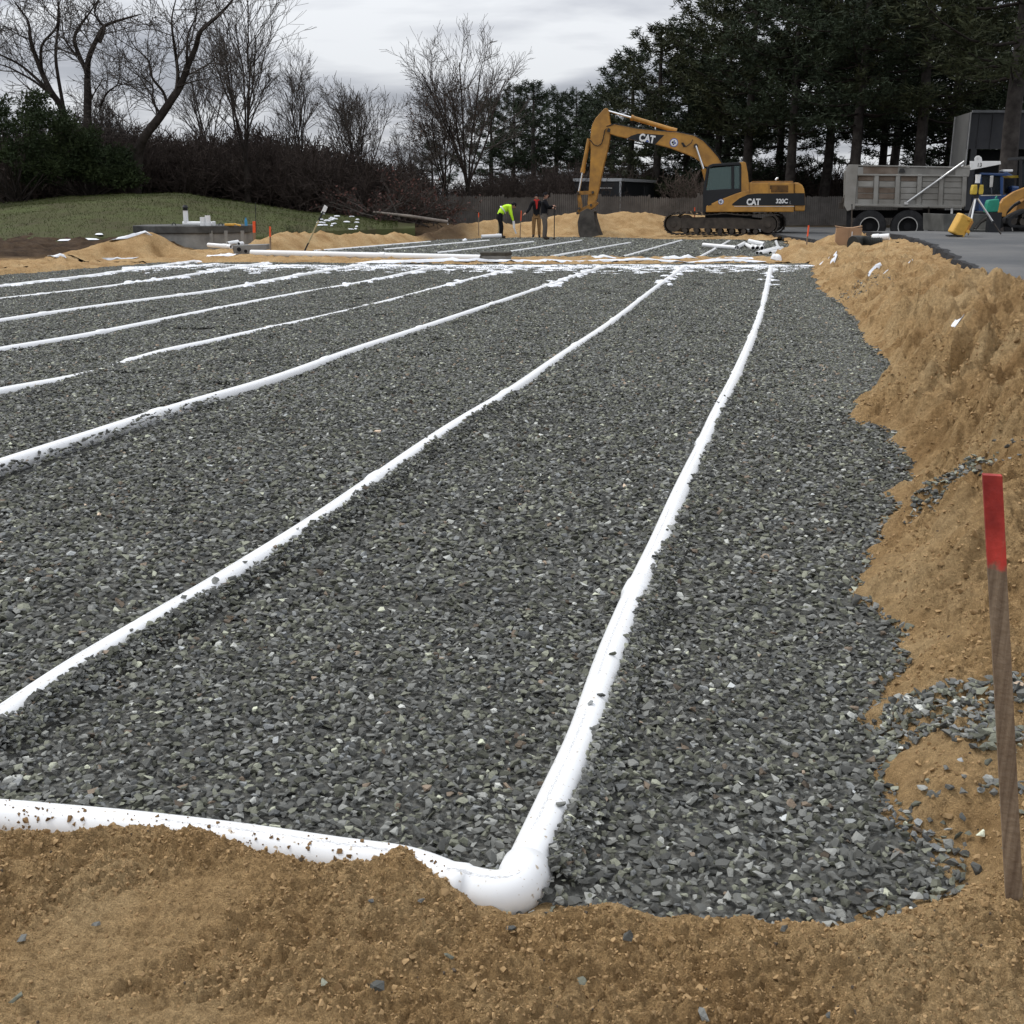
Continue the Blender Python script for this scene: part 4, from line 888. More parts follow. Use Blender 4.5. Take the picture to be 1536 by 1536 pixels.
MB().box(E1(1160, 526, 0) + Vector((0, 0, 0.02)), (1.6, 2.0, 0.05)).build('engine_hood', YEL_DIRTY, ex, bevel=0.02)
MB().prism(EP([(815, 640), (830, 632), (832, 648), (812, 654)], NY - .01), NY - 0.01, NY - .001).build('vent', BLACK, ex)
# cab: pillars, roof, panes
cabp = MB()
CB = NY + 0.03; CF = NY + 1.0
cabp.prism(EP([(812, 434), (838, 423), (992, 414), (996, 428), (840, 438), (822, 446)], CB), CB, CF)          # roof
cabp.prism(EP([(785, 690), (784, 600), (788, 545), (806, 440), (818, 440), (803, 545), (800, 640), (812, 690)], CB), CB, CB + 0.10)   # front pillar
cabp.prism(EP([(940, 436), (955, 434), (955, 588), (940, 596)], CB), CB, CB + 0.08)
cabp.prism(EP([(985, 420), (1000, 420), (1000, 578), (985, 580)], CB), CB, CF)
cabp.prism(EP([(800, 568), (945, 560), (990, 560), (990, 578), (940, 598), (800, 655)], CB), CB + 0.002, CB + 0.06)
cab = cabp.build('cab', BLACK, ex, bevel=0.012)
MB().prism(EP([(985, 414), (1008, 411), (1020, 418), (1030, 470), (1036, 530), (1036, 600), (995, 600), (995, 430)], NY), NY + 0.012, CF).build('cab_rear_pillar', YEL, ex, bevel=0.02)
MB().prism(EP([(820, 447), (940, 437), (940, 562), (803, 568)], CB), CB + 0.035, CB + 0.045).build('window', GLASS_CAB, cab)
MB().prism(EP([(956, 435), (985, 433), (985, 560), (956, 561)], CB), CB + 0.035, CB + 0.045).build('window', GLASS_CAB, cab)
MB().prism(EP([(800, 650), (803, 570), (860, 568), (855, 626)], CB), CB + 0.070, CB + 0.078).build('window', GLASS_DARK, cab)
MB().prism(EP([(806, 446), (812, 446), (796, 560), (790, 560)], CB), CB + 0.10, CF).build('windscreen', GLASS_CAB, cab)
MB().prism(EP([(885, 455), (925, 455), (930, 560), (880, 565)], CB), CB + 0.35, CB + 0.75).prism(EP([(860, 555), (935, 545), (935, 580), (860, 580)], CB), CB + 0.3, CB + 0.8).build('seat', mat('brown_seat', (0.11, 0.06, 0.035), 0.9, var=0.2), cab, bevel=0.03)
MB().prism(EP([(800, 440), (990, 420), (990, 600), (800, 600)], 0), CF - 0.04, CF - 0.02).build('far_wall', BLACKOUT, cab)
# boom, stick and bucket on the centre line
BY0, BY1 = -0.32, 0.28; BB = -0.30
boom = MB().prism(EP([(255, 222), (280, 210), (305, 207), (420, 231), (560, 246), (650, 252), (735, 270), (785, 298), (830, 345), (865, 385), (888, 425), (905, 520), (860, 560), (815, 520), (800, 440), (765, 408), (735, 388), (690, 368), (600, 335), (500, 309), (400, 290), (310, 270), (268, 256), (254, 240)], BB), BY0, BY1).build('boom', YEL, ex, bevel=0.025)
for l in ([(255, 218), (300, 204), (420, 228), (560, 243), (650, 249), (737, 267), (787, 295), (833, 342), (870, 383), (890, 420)],):
    MB().tube([E1(a, b, BB - 0.05) for a, b in l], 0.022, 6).build('hydraulic_hose', BLACK, boom)
MB().prism(EP([(366, 284), (390, 270), (428, 258), (470, 258), (572, 266), (548, 290), (522, 318)], BB), BY0 - 0.012, BY0 - 0.001).build('decal', BLACK, boom)
MB().tube([E1(745, 325, BB - 0.1), E1(745, 325, BB + 0.7)], 0.09, 14).build('pin', STEEL, boom, True)
MB().prism(EP([(664, 308), (676, 306), (692, 328), (678, 332)], BB), BY0 - 0.03, BY0 - 0.001).build('work_light', BLACK, boom)
MB().tube([E1(690, 330, BB - .04), E1(720, 308, BB - .04), E1(728, 290, BB - .04)], 0.015, 6).build('hydraulic_hose', STEEL, boom)
def seal(a, b, r, y, par):
    c = E1(a, b, y); d_ = MB().tube([c, c + Vector((0, -0.008, 0))], r, 24).build('emblem', SEAL, par)
    MB().tube([c + Vector((0, -0.009, 0)), c + Vector((0, -0.013, 0))], r * 0.80, 24).build('emblem_face', WHITE, d_)
    for dx_, dz_, rr_ in ((-0.3, 0.05, 0.26), (0.25, -0.1, 0.24), (0.05, 0.35, 0.2), (-0.1, -0.38, 0.18)):
        q = c + Vector((dx_ * r, -0.014, dz_ * r)); MB().tube([q, q + Vector((0, -0.005, 0))], rr_ * r, 10).build('emblem_mark', SEAL if dx_ > 0 else INK, d_)
seal(625, 307, 0.175, BY0 - 0.002, boom); seal(883, 631, 0.115, NY - 0.002, ex)
t0 = E1(477, 286, BY0 - 0.02); sl_ = E1(520, 294, BB) - E1(440, 280, BB); text('CAT', 0.40, t0, (math.pi / 2, -math.atan2(sl_.z, sl_.x), 0), WHITE, boom, bold=0.018, sx=0.82)
MB().prism(EP([(470, 302), (480, 290), (492, 306)], BB), BY0 - 0.030, BY0 - 0.024).build('logo_triangle', SEAL, boom)
text('CAT', 0.33, E1(1061, 634, NY - 0.02), (math.pi / 2, 0, 0), WHITE, ex, bold=0.016, sx=0.82)
text('320C', 0.235, E1(1217, 629, NY - 0.02), (math.pi / 2, 0, 0), WHITE, ex, bold=0.008, sx=0.9)
text('L', 0.17, E1(1264, 636, NY - 0.02), (math.pi / 2, 0, 0), WHITE, ex, bold=-0.004, sx=0.8)
SY0, SY1 = -0.24, 0.20
MB().prism(EP([(243, 119), (258, 117), (266, 130), (272, 190), (277, 215), (275, 260), (270, 300), (256, 365), (240, 425), (218, 530), (200, 615), (188, 640), (160, 665), (150, 640), (158, 560), (165, 440), (168, 350), (166, 290), (170, 235), (178, 205), (195, 172), (222, 142)], -0.25), SY0, SY1).build('stick', YEL, ex, bevel=0.02)
MB().tube([E1(a, b, -0.30) for a, b in [(300, 212), (265, 222), (246, 240), (238, 280), (228, 312), (208, 326), (185, 318), (170, 298), (160, 292)]], 0.020, 6).build('hydraulic_hose', BLACK, ex)
MB().prism(EP([(262, 226), (278, 232), (274, 252), (258, 246)], -.3), -0.36, 0.3).build('pin', STEEL, ex)
MB().tube([E1(262, 133, 0), E1(392, 170, 0)], 0.042, 10).build('stick_rod', CHROME, ex, True)
MB().tube([E1(390, 169, 0), E1(402, 173, 0)], 0.115, 12).tube([E1(396, 171, 0), E1(622, 238, 0)], 0.092, 14).tube([E1(612, 235, 0), E1(640, 243, 0)], 0.10, 10).build('stick_cylinder', YEL, ex, True)
MB().tube([E1(160, 285, -0.02), E1(124, 468, -0.02)], 0.085, 12).tube([E1(128, 450, -0.02), E1(123, 472, -0.02)], 0.10, 12).build('bucket_cylinder', YEL, ex, True)
MB().tube([E1(124, 468, -0.02), E1(103, 578, -0.02)], 0.042, 10).build('bucket_rod', CHROME, ex, True)
for y_ in (-0.34, 0.26):
    MB().prism(EP([(95, 574), (185, 570), (188, 590), (95, 594)], y_), y_, y_ + 0.05).build('link', YEL_DIRTY, ex)
    MB().prism(EP([(94, 590), (112, 588), (124, 650), (116, 676), (100, 672), (98, 640)], y_), y_, y_ + 0.05).build('link', YEL_DIRTY, ex)
MB().prism(EP([(92, 690), (100, 672), (130, 660), (195, 628), (208, 640), (180, 668), (120, 694), (96, 702)], -.3), -0.30, 0.25).build('bucket_mount', YEL_DIRTY, ex, bevel=0.01)
for a, b in ((98, 584), (180, 580), (106, 668), (170, 650), (96, 694)): MB().tube([E1(a, b, -0.42), E1(a, b, 0.36)], 0.055, 10).build('pin', STEEL, ex, True)
bk = MB(); BW0, BW1 = -0.62, 0.58
back = EP([(120, 690), (100, 735), (98, 780), (106, 815), (118, 842)], 0); lip = EP([(186, 680), (196, 735), (212, 790), (232, 838)], 0)
prof = EP([(112, 688), (150, 668), (186, 682), (194, 735), (212, 792), (236, 836), (205, 842), (118, 842), (102, 800), (98, 745)], -.5)
for y0_, y1_ in ((BW0, BW0 + 0.05), (BW1 - 0.05, BW1)): bk.prism(prof, y0_, y1_)
shell = EP([(186, 682), (150, 668), (112, 688), (98, 745), (102, 800), (118, 842)], -.5); shell_i = EP([(186, 688), (152, 674), (116, 692), (103, 746), (107, 800), (124, 842)], -.5)
bk.prism(shell + shell_i[::-1], BW0 + 0.05, BW1 - 0.05); bko = bk.build('bucket', BUCKET, ex, bevel=0.01)
MB().prism(EP([(190, 700), (200, 700), (224, 780), (244, 832), (232, 842), (208, 790)], -.6), BW0 - 0.03, BW0 + 0.02).build('side_cutter', STEEL, bko)
for i in range(5):
    y_ = BW0 + 0.1 + i * (BW1 - BW0 - 0.2) / 4; MB().prism(EP([(222, 822), (236, 818), (268, 838), (262, 845), (226, 840)], y_), y_ - 0.05, y_ + 0.05).build('tooth', BUCKET, bko)
MB().tube([E1(745, 325, -0.42), E1(768, 393, -0.44), E1(792, 465, -0.46)], 0.05, 10).build('boom_rod', CHROME, ex, True)
MB().tube([E1(788, 452, -0.46), E1(830, 600, -0.5)], 0.095, 12).build('boom_cylinder', YEL, ex, True)

# ================================================================== DUMP TRUCK
TY = 37.0; TZ = 0.20; TO = at(1335, 300, TY); TO = Vector((TO.x, TY, TZ))
tr = thing('dump_truck', 'dump truck with dented grey bed and blue cab, parked on the lot', 'truck', TO)
TB = R(16.5); tr.rotation_euler = (0, 0, -TB)
def TP(l, yl):
    return [side_pt(1180 + a / 4.315, 130 + b / 4.315, TO, TB, yl) for a, b in l]
def T1(a, b, yl): q = TP([(a, b)], yl)[0]; return Vector((q[0], yl, q[1]))
BW = 2.35
side = MB().prism(TP([(450, 572), (1150, 580), (1140, 775), (440, 765)], 0.04), 0.06, 0.10).build('bed_side', BED, tr)
for r_ in range(5):     # pressed boards of the side, one by one
    y0_, y1_ = 574 + r_ * 39, 574 + r_ * 39 + 34
    for c0, c1 in ((462, 562), (598, 702), (738, 842), (878, 984), (1018, 1134)):
        k = (r_ * 0 + 1); MB().prism(TP([(c0, y0_ + (c0 - 450) * .011), (c1, y0_ + (c1 - 450) * .011), (c1 - r_, y1_ + (c1 - 450) * .011), (c0 - r_, y1_ + (c0 - 450) * .011)], 0.05), 0.035, 0.058).build('side_board', BED_RUST if (c0 < 600 and r_ in (0, 2, 3)) or (r_ == 0 and c0 < 750) else BED, side, bevel=0.008)
for c in (566, 704, 845, 986, 1136):
    MB().prism(TP([(c + 4, 566), (c + 32, 566), (c + 22, 768 + (c - 450) * .012), (c - 8, 768 + (c - 450) * .012)], 0), -0.03, 0.06).build('side_post', BED, tr, bevel=0.012)
MB().prism(TP([(385, 525), (402, 504), (465, 505), (446, 700), (440, 790), (392, 806), (372, 770)], -0.02), -0.05, 0.14).build('corner_post', BED, tr, bevel=0.012)
MB().prism(TP([(462, 506), (1180, 520), (1180, 528), (462, 514)], 0), -0.03, 0.08).prism(TP([(440, 565), (1180, 573), (1180, 583), (440, 575)], 0), -0.04, 0.08).prism(TP([(440, 757), (1150, 768), (1148, 782), (440, 770)], 0), -0.04, 0.08).build('side_rail', BED, tr, bevel=0.008)
MB().prism(TP([(495, 516), (720, 518), (720, 566), (495, 564)], 0), 0.01, 0.05).build('top_board', BED_RUST, tr, label='rust stained wooden sideboard')
MB().prism(TP([(722, 520), (1178, 529), (1178, 573), (722, 566)], 0), 0.01, 0.05).build('top_board', mat('grey_board', (0.20, 0.195, 0.18), 0.8, scale=2, var=0.25), tr)
MB().prism(TP([(724, 556), (735, 530), (760, 530), (768, 556)], -0.02), -0.035, -0.028).build('board_stain', INK, tr)
MB().prism(TP([(1090, 520), (1190, 520), (1182, 577), (1090, 575)], 0), -0.02, BW).build('headboard', BED, tr, bevel=0.02)
MB().prism(TP([(370, 545), (388, 535), (384, 780), (366, 778)], 0), 0.05, BW - 0.05).build('tailgate', BED, tr, bevel=0.02)
MB().prism(TP([(385, 770), (1150, 785), (1150, 790), (385, 778)], 0), 0.08, BW).prism(TP([(440, 520), (1180, 530), (1150, 770), (440, 765)], BW), BW - 0.1, BW).build('bed_floor', BED, tr)
MB().box(T1(352, 770, 0.3), (0.16, 0.35, 0.20)).box(T1(368, 735, 0.15), (0.10, 0.2, 0.16)).tube([T1(378, 700, 0.0), T1(372, 790, 0.0)], 0.03, 8).build('tailgate_latch', STEEL, tr, bevel=0.01)
MB().prism(TP([(400, 800), (1180, 800), (1450, 800), (1450, 850), (400, 850)], .8), 0.85, 1.45).build('frame', BLACKOUT, tr)
MB().prism(TP([(388, 790), (420, 790), (412, 930), (385, 930)], .3), 0.25, 0.9).build('mud_flap', RUBBER, tr)
def wheel(a, b, yl, r, dual=True):
    c = T1(a, b, yl); w = MB()
    prof = [(-0.14, r * 0.56), (-0.15, r * 0.80), (-0.13, r * 0.96), (-0.06, r), (0.06, r), (0.13, r * 0.96), (0.15, r * 0.8), (0.14, r * 0.56)]
    n = 36; vs = []; fs = []
    for dy_, rad in prof:
        vs += [(c.x + rad * math.cos(2 * math.pi * j / n), c.y + dy_, c.z + rad * math.sin(2 * math.pi * j / n)) for j in range(n)]
    for i in range(len(prof) - 1):
        for j in range(n): fs.append((i * n + j, (i + 1) * n + j, (i + 1) * n + (j + 1) % n, i * n + (j + 1) % n))
    wh = w.add(vs, fs).build('wheel', RUBBER, tr, True)
    for dy_ in ((0.34,) if dual else ()): MB().tube([c + Vector((0, dy_ - 0.14, 0)), c + Vector((0, dy_ + 0.14, 0))], r, 30).build('inner_tyre', RUBBER, wh)
    rm = MB().ring(c + Vector((0, -0.150, 0)), c + Vector((0, -0.10, 0)), r * 0.585, r * 0.535, 32).build('rim', RIM, wh, True)
    MB().tube([c + Vector((0, 0.02, 0)), c + Vector((0, 0.05, 0))], r * 0.56, 24).tube([c + Vector((0, -0.04, 0)), c + Vector((0, 0.05, 0))], r * 0.22, 16).build('hub', BLACKOUT, wh)
for a in (535, 782): wheel(a, 905, 0.15, 0.525)
wheel(1020, 928, 0.15, 0.50, False)
MB().prism(TP([(915, 775), (925, 775), (925, 930), (915, 930)], 0.1), 0.1, 0.16).build('side_bracket', STEEL, tr)
MB().prism(TP([(1062, 778), (1076, 778), (1074, 822), (1060, 822)], 0.1), 0.05, 0.1).build('reflector_post', WHITE, tr)
MB().tube([T1(778, 750, -0.10), T1(1150, 484, -0.10)], 0.035, 10).box(T1(774, 754, -0.08), (0.12, 0.08, 0.08)).build('tarp_arm', ALU, tr, True)
MB().tube([T1(1132, 518, -0.09), T1(1145, 508, -0.09)], 0.035, 8).build('arm_stub', ALU, tr, True)
sh = MB().prism(TP([(1186, 482), (1216, 482), (1216, 462), (1228, 448), (1246, 446), (1262, 458), (1266, 482), (1384, 482), (1388, 502), (1186, 541)], 0.0), 0.0, 0.05).build('cab_shield', WHITE, tr, bevel=0.008)
MB().tube([T1(1237, 466, -0.004), T1(1237, 466, 0.0) + Vector((0, -0.004, 0))], 0.035, 12).build('shield_hole', BLACK, sh)
MB().prism(TP([(1186, 505), (1384, 492), (1384, 500), (1186, 515)], 0.05), 0.06, BW).build('shield_plate', BED, sh)
text('13', 0.17, T1(1248, 508, -0.006), (math.pi / 2, 0, 0), INK, sh, sx=0.9)
CYA = 0.12; CYB = 2.2
cb = MB().prism(TP([(1246, 830), (1243, 700), (1250, 700), (1456, 700), (1460, 830)], CYA), CYA, CYB).prism(TP([(1400, 560), (1425, 552), (1465, 575), (1440, 582), (1246, 570), (1256, 556)], CYA), CYA - 0.03, CYB) \
    .prism(TP([(1246, 565), (1262, 565), (1262, 700), (1246, 700)], CYA), CYA, CYA + 0.1).prism(TP([(1382, 565), (1405, 565), (1400, 700), (1382, 700)], CYA), CYA, CYB).build('cab', BLUE, tr, bevel=0.02)
MB().prism(TP([(1262, 572), (1382, 575), (1382, 700), (1262, 700)], CYA), CYA + 0.04, CYA + 0.05).build('window', GLASS_DARK, cb)
MB().prism(TP([(1262, 572), (1382, 575), (1382, 700), (1262, 700)], CYA), CYA + 0.9, CYA + 0.92).build('cab_interior', BLACKOUT, cb)
MB().prism(TP([(1255, 701), (1388, 699), (1388, 705), (1255, 708)], CYA), CYA - 0.012, CYA - 0.002).build('door_trim', ALU, cb)
MB().prism(TP([(1316, 578), (1338, 576), (1332, 650), (1312, 652)], -.2), -0.25, -0.19).tube([T1(1324, 652, -.2), T1(1328, 690, 0.1)], 0.015, 6).build('mirror', ALU, cb, bevel=0.01)
MB().box(T1(1420, 546, 0.9), (0.30, 0.9, 0.07)).build('roof_light', WHITE, cb, bevel=0.02)
MB().prism(TP([(1456, 640), (1560, 650), (1575, 830), (1456, 830)], 0.4), 0.45, 1.95).build('bonnet', BLUE, cb, bevel=0.06)
MB().prism(TP([(1408, 590), (1470, 590), (1475, 690), (1408, 690)], 1.3), 1.25, 1.3).build('far_window', GLASS_DARK, cb)
wheel(1520, 905, 0.3, 0.52, False)

# ================================================================== GREY BUILDING BEHIND THE TRUCK
bq = at(1457, 168, 50.0)
bd = thing('grey_building', 'tall grey building with dark front, behind the dump truck', 'building', (bq.x, 50, 0.2)); hB = bq.z - 0.2
pl = at(1434, 168, 53).x - bq.x
MB().add([(0, 0, 0), (pl, 3.0, 0), (pl, 3.0, hB), (0, 0, hB), (0.06, 0.06, 0), (pl + .06, 3.06, 0), (pl + .06, 3.06, hB), (0.06, 0.06, hB)], [(0, 3, 2, 1), (4, 5, 6, 7), (0, 4, 7, 3), (1, 2, 6, 5), (3, 7, 6, 2)]).build('end_wall', WALL_GREY, bd)
MB().tube([(pl - 0.03, 2.95, 0), (pl - 0.03, 2.95, hB)], 0.04, 6).tube([(-0.02, -0.04, 0), (-0.02, -0.04, hB)], 0.03, 6).build('corner_trim', mat('grey_trim', (0.30, 0.30, 0.295), 0.6), bd)
MB().box((7, 0.1, hB - 0.75), (14, 0.12, 1.5)).build('fascia', WALL_DARK, bd)
for i in range(24): MB().box((0.4 + i * 0.58, 0.02, hB - 0.75), (0.05, 0.05, 1.5)).build('seam', WALL_DARK, bd)
MB().box((7.02, -0.06, hB + 0.02), (14, 0.12, 0.10)).build('gutter', mat('gutter_grey', (0.16, 0.165, 0.17), 0.6), bd)
MB().box((7.5, 1.2, (hB - 1.5) / 2), (13.6, 0.1, hB - 1.5)).build('shaded_opening', BLACKOUT, bd)  # black sheet: the shade inside the open front, painted as colour
for i in range(4): MB().box((0.3 + i * 4.4, 0.15, (hB - 1.5) / 2), (0.25, 0.25, hB - 1.5)).build('post', WALL_DARK, bd)
MB().plan([(0.07, 0.17), (14, 0.17), (14, 3), (pl + 0.07, 3.0)], hB - 0.1, hB - 0.01).build('roof', WALL_DARK, bd)

# ================================================================== TRACK LOADER (mostly outside the frame on the right)
LY = 33.0; LO = at(1536, 345, LY); LO = Vector((LO.x, LY, float(asph_z(LO.x, np.array(LY)))))
ld = thing('track_loader', 'yellow compact track loader with its wide bucket on the asphalt', 'loader', LO)
def LP(l, yl):
    """from the enlarged view of the lot's right end"""
    out = []
    for a, b in l:
        p = at(1400 + a / 10.243, 220 + b / 10.24, LY + yl); out.append((p.x - LO.x, p.z - LO.z))
    return out
def L1(a, b, yl): q = LP([(a, b)], yl)[0]; return Vector((q[0], yl, q[1]))
MB().prism(LP([(165, 1035), (860, 1035), (870, 1085), (640, 1260), (600, 1295), (165, 1290)], 0.0), 0.0, 0.03).prism(LP([(165, 1035), (215, 1035), (215, 1290), (165, 1290)], 0), 0.03, 1.7).prism(LP([(165, 1280), (860, 1280), (870, 1300), (165, 1300)], 0), 0.0, 1.7).prism(LP([(840, 1040), (880, 1040), (880, 1290), (840, 1290)], 0), 0.03, 1.7).build('bucket', mat('grey_bucket', (0.10, 0.10, 0.092), 0.6, 0.2, scale=2, var=0.3), ld, bevel=0.01)
MB().tube([L1(640, 1262, -0.03), L1(720, 1160, -0.03), L1(860, 1085, -0.03)], 0.05, 8).build('bucket_rib', BUCKET, ld, True)
MB().prism(LP([(1015, 1020), (1035, 870), (1080, 800), (1250, 690), (1480, 600), (1900, 520), (1900, 640), (1480, 740), (1300, 830), (1190, 920), (1130, 1010), (1115, 1080), (1060, 1075)], 0.1), 0.1, 0.24).build('lift_arm', YEL, ld, bevel=0.02)
MB().prism(LP([(1015, 1020), (1035, 870), (1080, 800), (1250, 690), (1480, 600), (1900, 520), (1900, 640), (1480, 740), (1300, 830), (1190, 920), (1130, 1010), (1115, 1080), (1060, 1075)], 1.5), 1.46, 1.6).build('lift_arm', YEL, ld, bevel=0.02)
MB().tube([L1(1000, 1130, 0.3), L1(1240, 900, 0.3), L1(1330, 850, .3)], 0.05, 8).build('tilt_cylinder', BLACK, ld, True)
MB().prism(LP([(880, 1000), (960, 990), (1030, 1060), (1060, 1230), (960, 1290), (880, 1260)], .3), 0.2, 1.5).build('bucket_coupler', BLACKOUT, ld, bevel=0.02)
tk = LP([(1130, 1180), (1150, 1100), (1230, 1040), (1400, 960), (1700, 940), (1900, 1000), (1920, 1150), (1850, 1240), (1240, 1245), (1170, 1230)], 0.15)
ti_ = LP([(1185, 1170), (1200, 1120), (1260, 1075), (1410, 1005), (1690, 985), (1860, 1030), (1870, 1140), (1820, 1200), (1250, 1205), (1205, 1195)], 0.15)
for y0_ in (0.12, 1.25):
    tm = MB(); k = len(tk)
    tm.add([(a, y0_, b) for a, b in tk] + [(a, y0_ + 0.40, b) for a, b in tk] + [(a, y0_ + .40, b) for a, b in ti_] + [(a, y0_, b) for a, b in ti_], [(q * k + i, q * k + (i + 1) % k, ((q + 1) % 4) * k + (i + 1) % k, ((q + 1) % 4) * k + i) for q in range(4) for i in range(k)])
    tko = tm.build('track', RUBBER, ld, bevel=0.01)
    for a, b, r_ in ((1240, 1150, 0.10), (1400, 1150, 0.12), (1560, 1150, 0.12), (1720, 1150, 0.12), (1830, 1090, 0.14), (1420, 1060, 0.10)):
        c = L1(a, b, y0_); MB().tube([c + Vector((0, 0.03, 0)), c + Vector((0, 0.3, 0))], r_, 14).build('roller', STEEL, tko, True)
MB().prism(LP([(1240, 1060), (1300, 870), (1500, 760), (1900, 720), (1900, 1050), (1500, 1060)], .5), 0.5, 1.25).build('chassis', YEL_DIRTY, ld, bevel=0.03)
cg = MB()
for a, b in (((1335, 760), (1345, 190)), ((1350, 200), (1700, 180)), ((1700, 180), (1720, 760))):
    for y_ in (0.35, 1.35): cg.tube([L1(*a, y_), L1(*b, y_)], 0.045, 8)
cg.box(L1(1530, 180, 0.85), (1.0, 1.1, 0.07)).build('cab', BLACK, ld)
MB().prism(LP([(1355, 205), (1690, 195), (1705, 740), (1345, 740)], .4), 0.40, 0.42).build('cab_window', GLASS_DARK, ld)
MB().box(L1(1500, 560, 0.85), (0.5, 0.5, 0.6)).build('seat', BLACKOUT, ld, bevel=0.04)
MB().prism(LP([(1140, 450), (1305, 440), (1310, 480), (1190, 480)], 1.0), 1.0, 1.4).build('work_lamp', LASER_Y, ld)
MB().prism(LP([(1700, 300), (1950, 350), (2000, 720), (1720, 760)], .4), 0.4, 1.4).build('engine_cover', YEL, ld, bevel=0.05)

# ================================================================== SURVEY TRIPOD, LASER, CASE, JUG
SY = 30.0; so_ = at(1464, 352, SY); SZ = float(asph_z(so_.x, np.array(SY)))
tp = thing('tripod', 'silver survey tripod standing on the asphalt beside the yellow case', 'tripod', (so_.x, SY, SZ))
def SP(a, b, yl): p = at(1400 + a / 10.243, 220 + b / 10.24, SY + yl); return Vector((p.x - so_.x, yl, p.z - SZ))
hd_ = SP(655, 760, 0.0)
for foot, dy_ in (((1040, 1345), -0.15), ((470, 1120), 0.45), ((560, 1130), -0.35)):
    f = SP(foot[0], foot[1], dy_); f.z = max(f.z, 0.0) if foot[0] == 1040 else 0.0
    d_ = f - hd_; g_ = MB().tube([hd_, hd_ + d_ * 0.7], 0.024, 8).build('leg', ALU, tp); MB().tube([hd_ + d_ * 0.64, hd_ + d_], 0.018, 8).build('lower_leg', STEEL, g_); MB().box(hd_ + d_ * 0.68, (0.06, 0.06, 0.06)).build('leg_clamp', BLACK, g_)
MB().tube([hd_ - Vector((0, 0, 0.05)), hd_ + Vector((0, 0, 0.04))], 0.075, 14).build('head', BLACK, tp, True)
lv = thing('laser_level', 'yellow rotary laser level mounted on the tripod', 'laser level', (so_.x + hd_.x, SY + hd_.y, SZ + hd_.z + 0.04))
for dx_ in (-0.075, 0.085): MB().prism([(dx_ - 0.055, 0.0), (dx_ + 0.055, 0.0), (dx_ + 0.065, 0.10), (dx_ + 0.045, 0.245), (dx_ - 0.045, 0.245), (dx_ - 0.065, 0.10)], -0.10, 0.10).build('body', LASER_Y, lv, bevel=0.02)
MB().box((0, 0, 0.12), (0.06, 0.16, 0.23)).build('core', BLACK, lv); MB().tube([(0, 0, 0.245), (0, 0, 0.285)], 0.085, 14).build('collar', BLACK, lv, True)
MB().tube([(0, 0, 0.285), (0, 0, 0.36), (0, 0, 0.5)], [0.06, 0.058, 0.07], 14).build('light_house', WHITE, lv, True)
cq = at(1440, 355, 29.0); CZ = float(asph_z(cq.x, np.array(29.0)))
cs = thing('tool_case', 'yellow hard plastic case leaning beside the survey tripod', 'case', (cq.x, 29.0, CZ))
rot = Matrix.Rotation(R(24), 3, 'Y') @ Matrix.Rotation(R(18), 3, 'Z')
MB().box((-0.02, 0, 0.27), (0.40, 0.24, 0.52), rot).build('shell', CASE_Y, cs, bevel=0.04)
MB().box((0.19, -0.05, 0.26), (0.05, 0.10, 0.26), rot).build('handle', mat('amber', (0.40, 0.19, 0.05), 0.6), cs, bevel=0.015)
MB().box((-0.06, -0.135, 0.30), (0.20, 0.02, 0.30), rot).build('lid_panel', CASE_Y, cs, bevel=0.008)
for dz_ in (0.12, 0.42): MB().box((0.15, -0.10, dz_), (0.08, 0.06, 0.07), rot).build('latch', CASE_Y, cs, bevel=0.01)
MB().box((-0.15, 0, 0.02), (0.36, 0.22, 0.03)).build('foot', BLACK, cs)
jq = at(1491, 318, 32.6)
jg = thing('fuel_jug', 'green plastic jug standing behind the loader bucket', 'jug', (jq.x, 32.55, float(asph_z(jq.x, np.array(32.55)))))
jh = jq.z - float(asph_z(jq.x, np.array(32.55)))
jb = LP([(775, 1010), (800, 870), (820, 820), (975, 800), (985, 870), (960, 1000)], -.4); jx = jq.x - LO.x; jz_ = LO.z - jg.location.z
MB().prism([(a - jx, b + jz_) for a, b in jb], -0.12, 0.12).build('body', GREEN, jg, bevel=0.03)
a0, b0 = LP([(940, 800)], -.4)[0]; a1, b1 = LP([(968, 762)], -.4)[0]
MB().tube([(a0 - jx, 0, b0 + jz_), (a1 - jx, 0, b1 + jz_)], 0.025, 8).build('spout', GREEN, jg)
MB().box((0, 0, max(min(b + jz_ for a, b in jb), 0.1) / 2), (0.34, 0.2, max(min(b + jz_ for a, b in jb), 0.1))).build('crate_base', BLACK, jg)

# ================================================================== STAKES
def stake(px0, py0, px1, py1, Y, w, label, tip=0.3, tipmat=ORANGE, m=WOOD, base=None, group='wooden survey stakes'):
    b = at(px0, py0, Y); t_ = at(px1, py1, Y); ln = (t_ - b).length
    o = thing('survey_stake', label, 'stake', b, group=group); d_ = (t_ - b).normalized(); rq = d_.to_track_quat('Z', 'Y').to_matrix()
    MB().box(d_ * (ln * (1 - tip) / 2 - 0.15), (w, w * 0.6, ln * (1 - tip) + 0.3), rq).build('post', m, o)
    MB().box(d_ * (ln * (1 - tip / 2)), (w * 1.06, w * 0.66, ln * tip), rq).build('painted_top', tipmat, o)
    return o
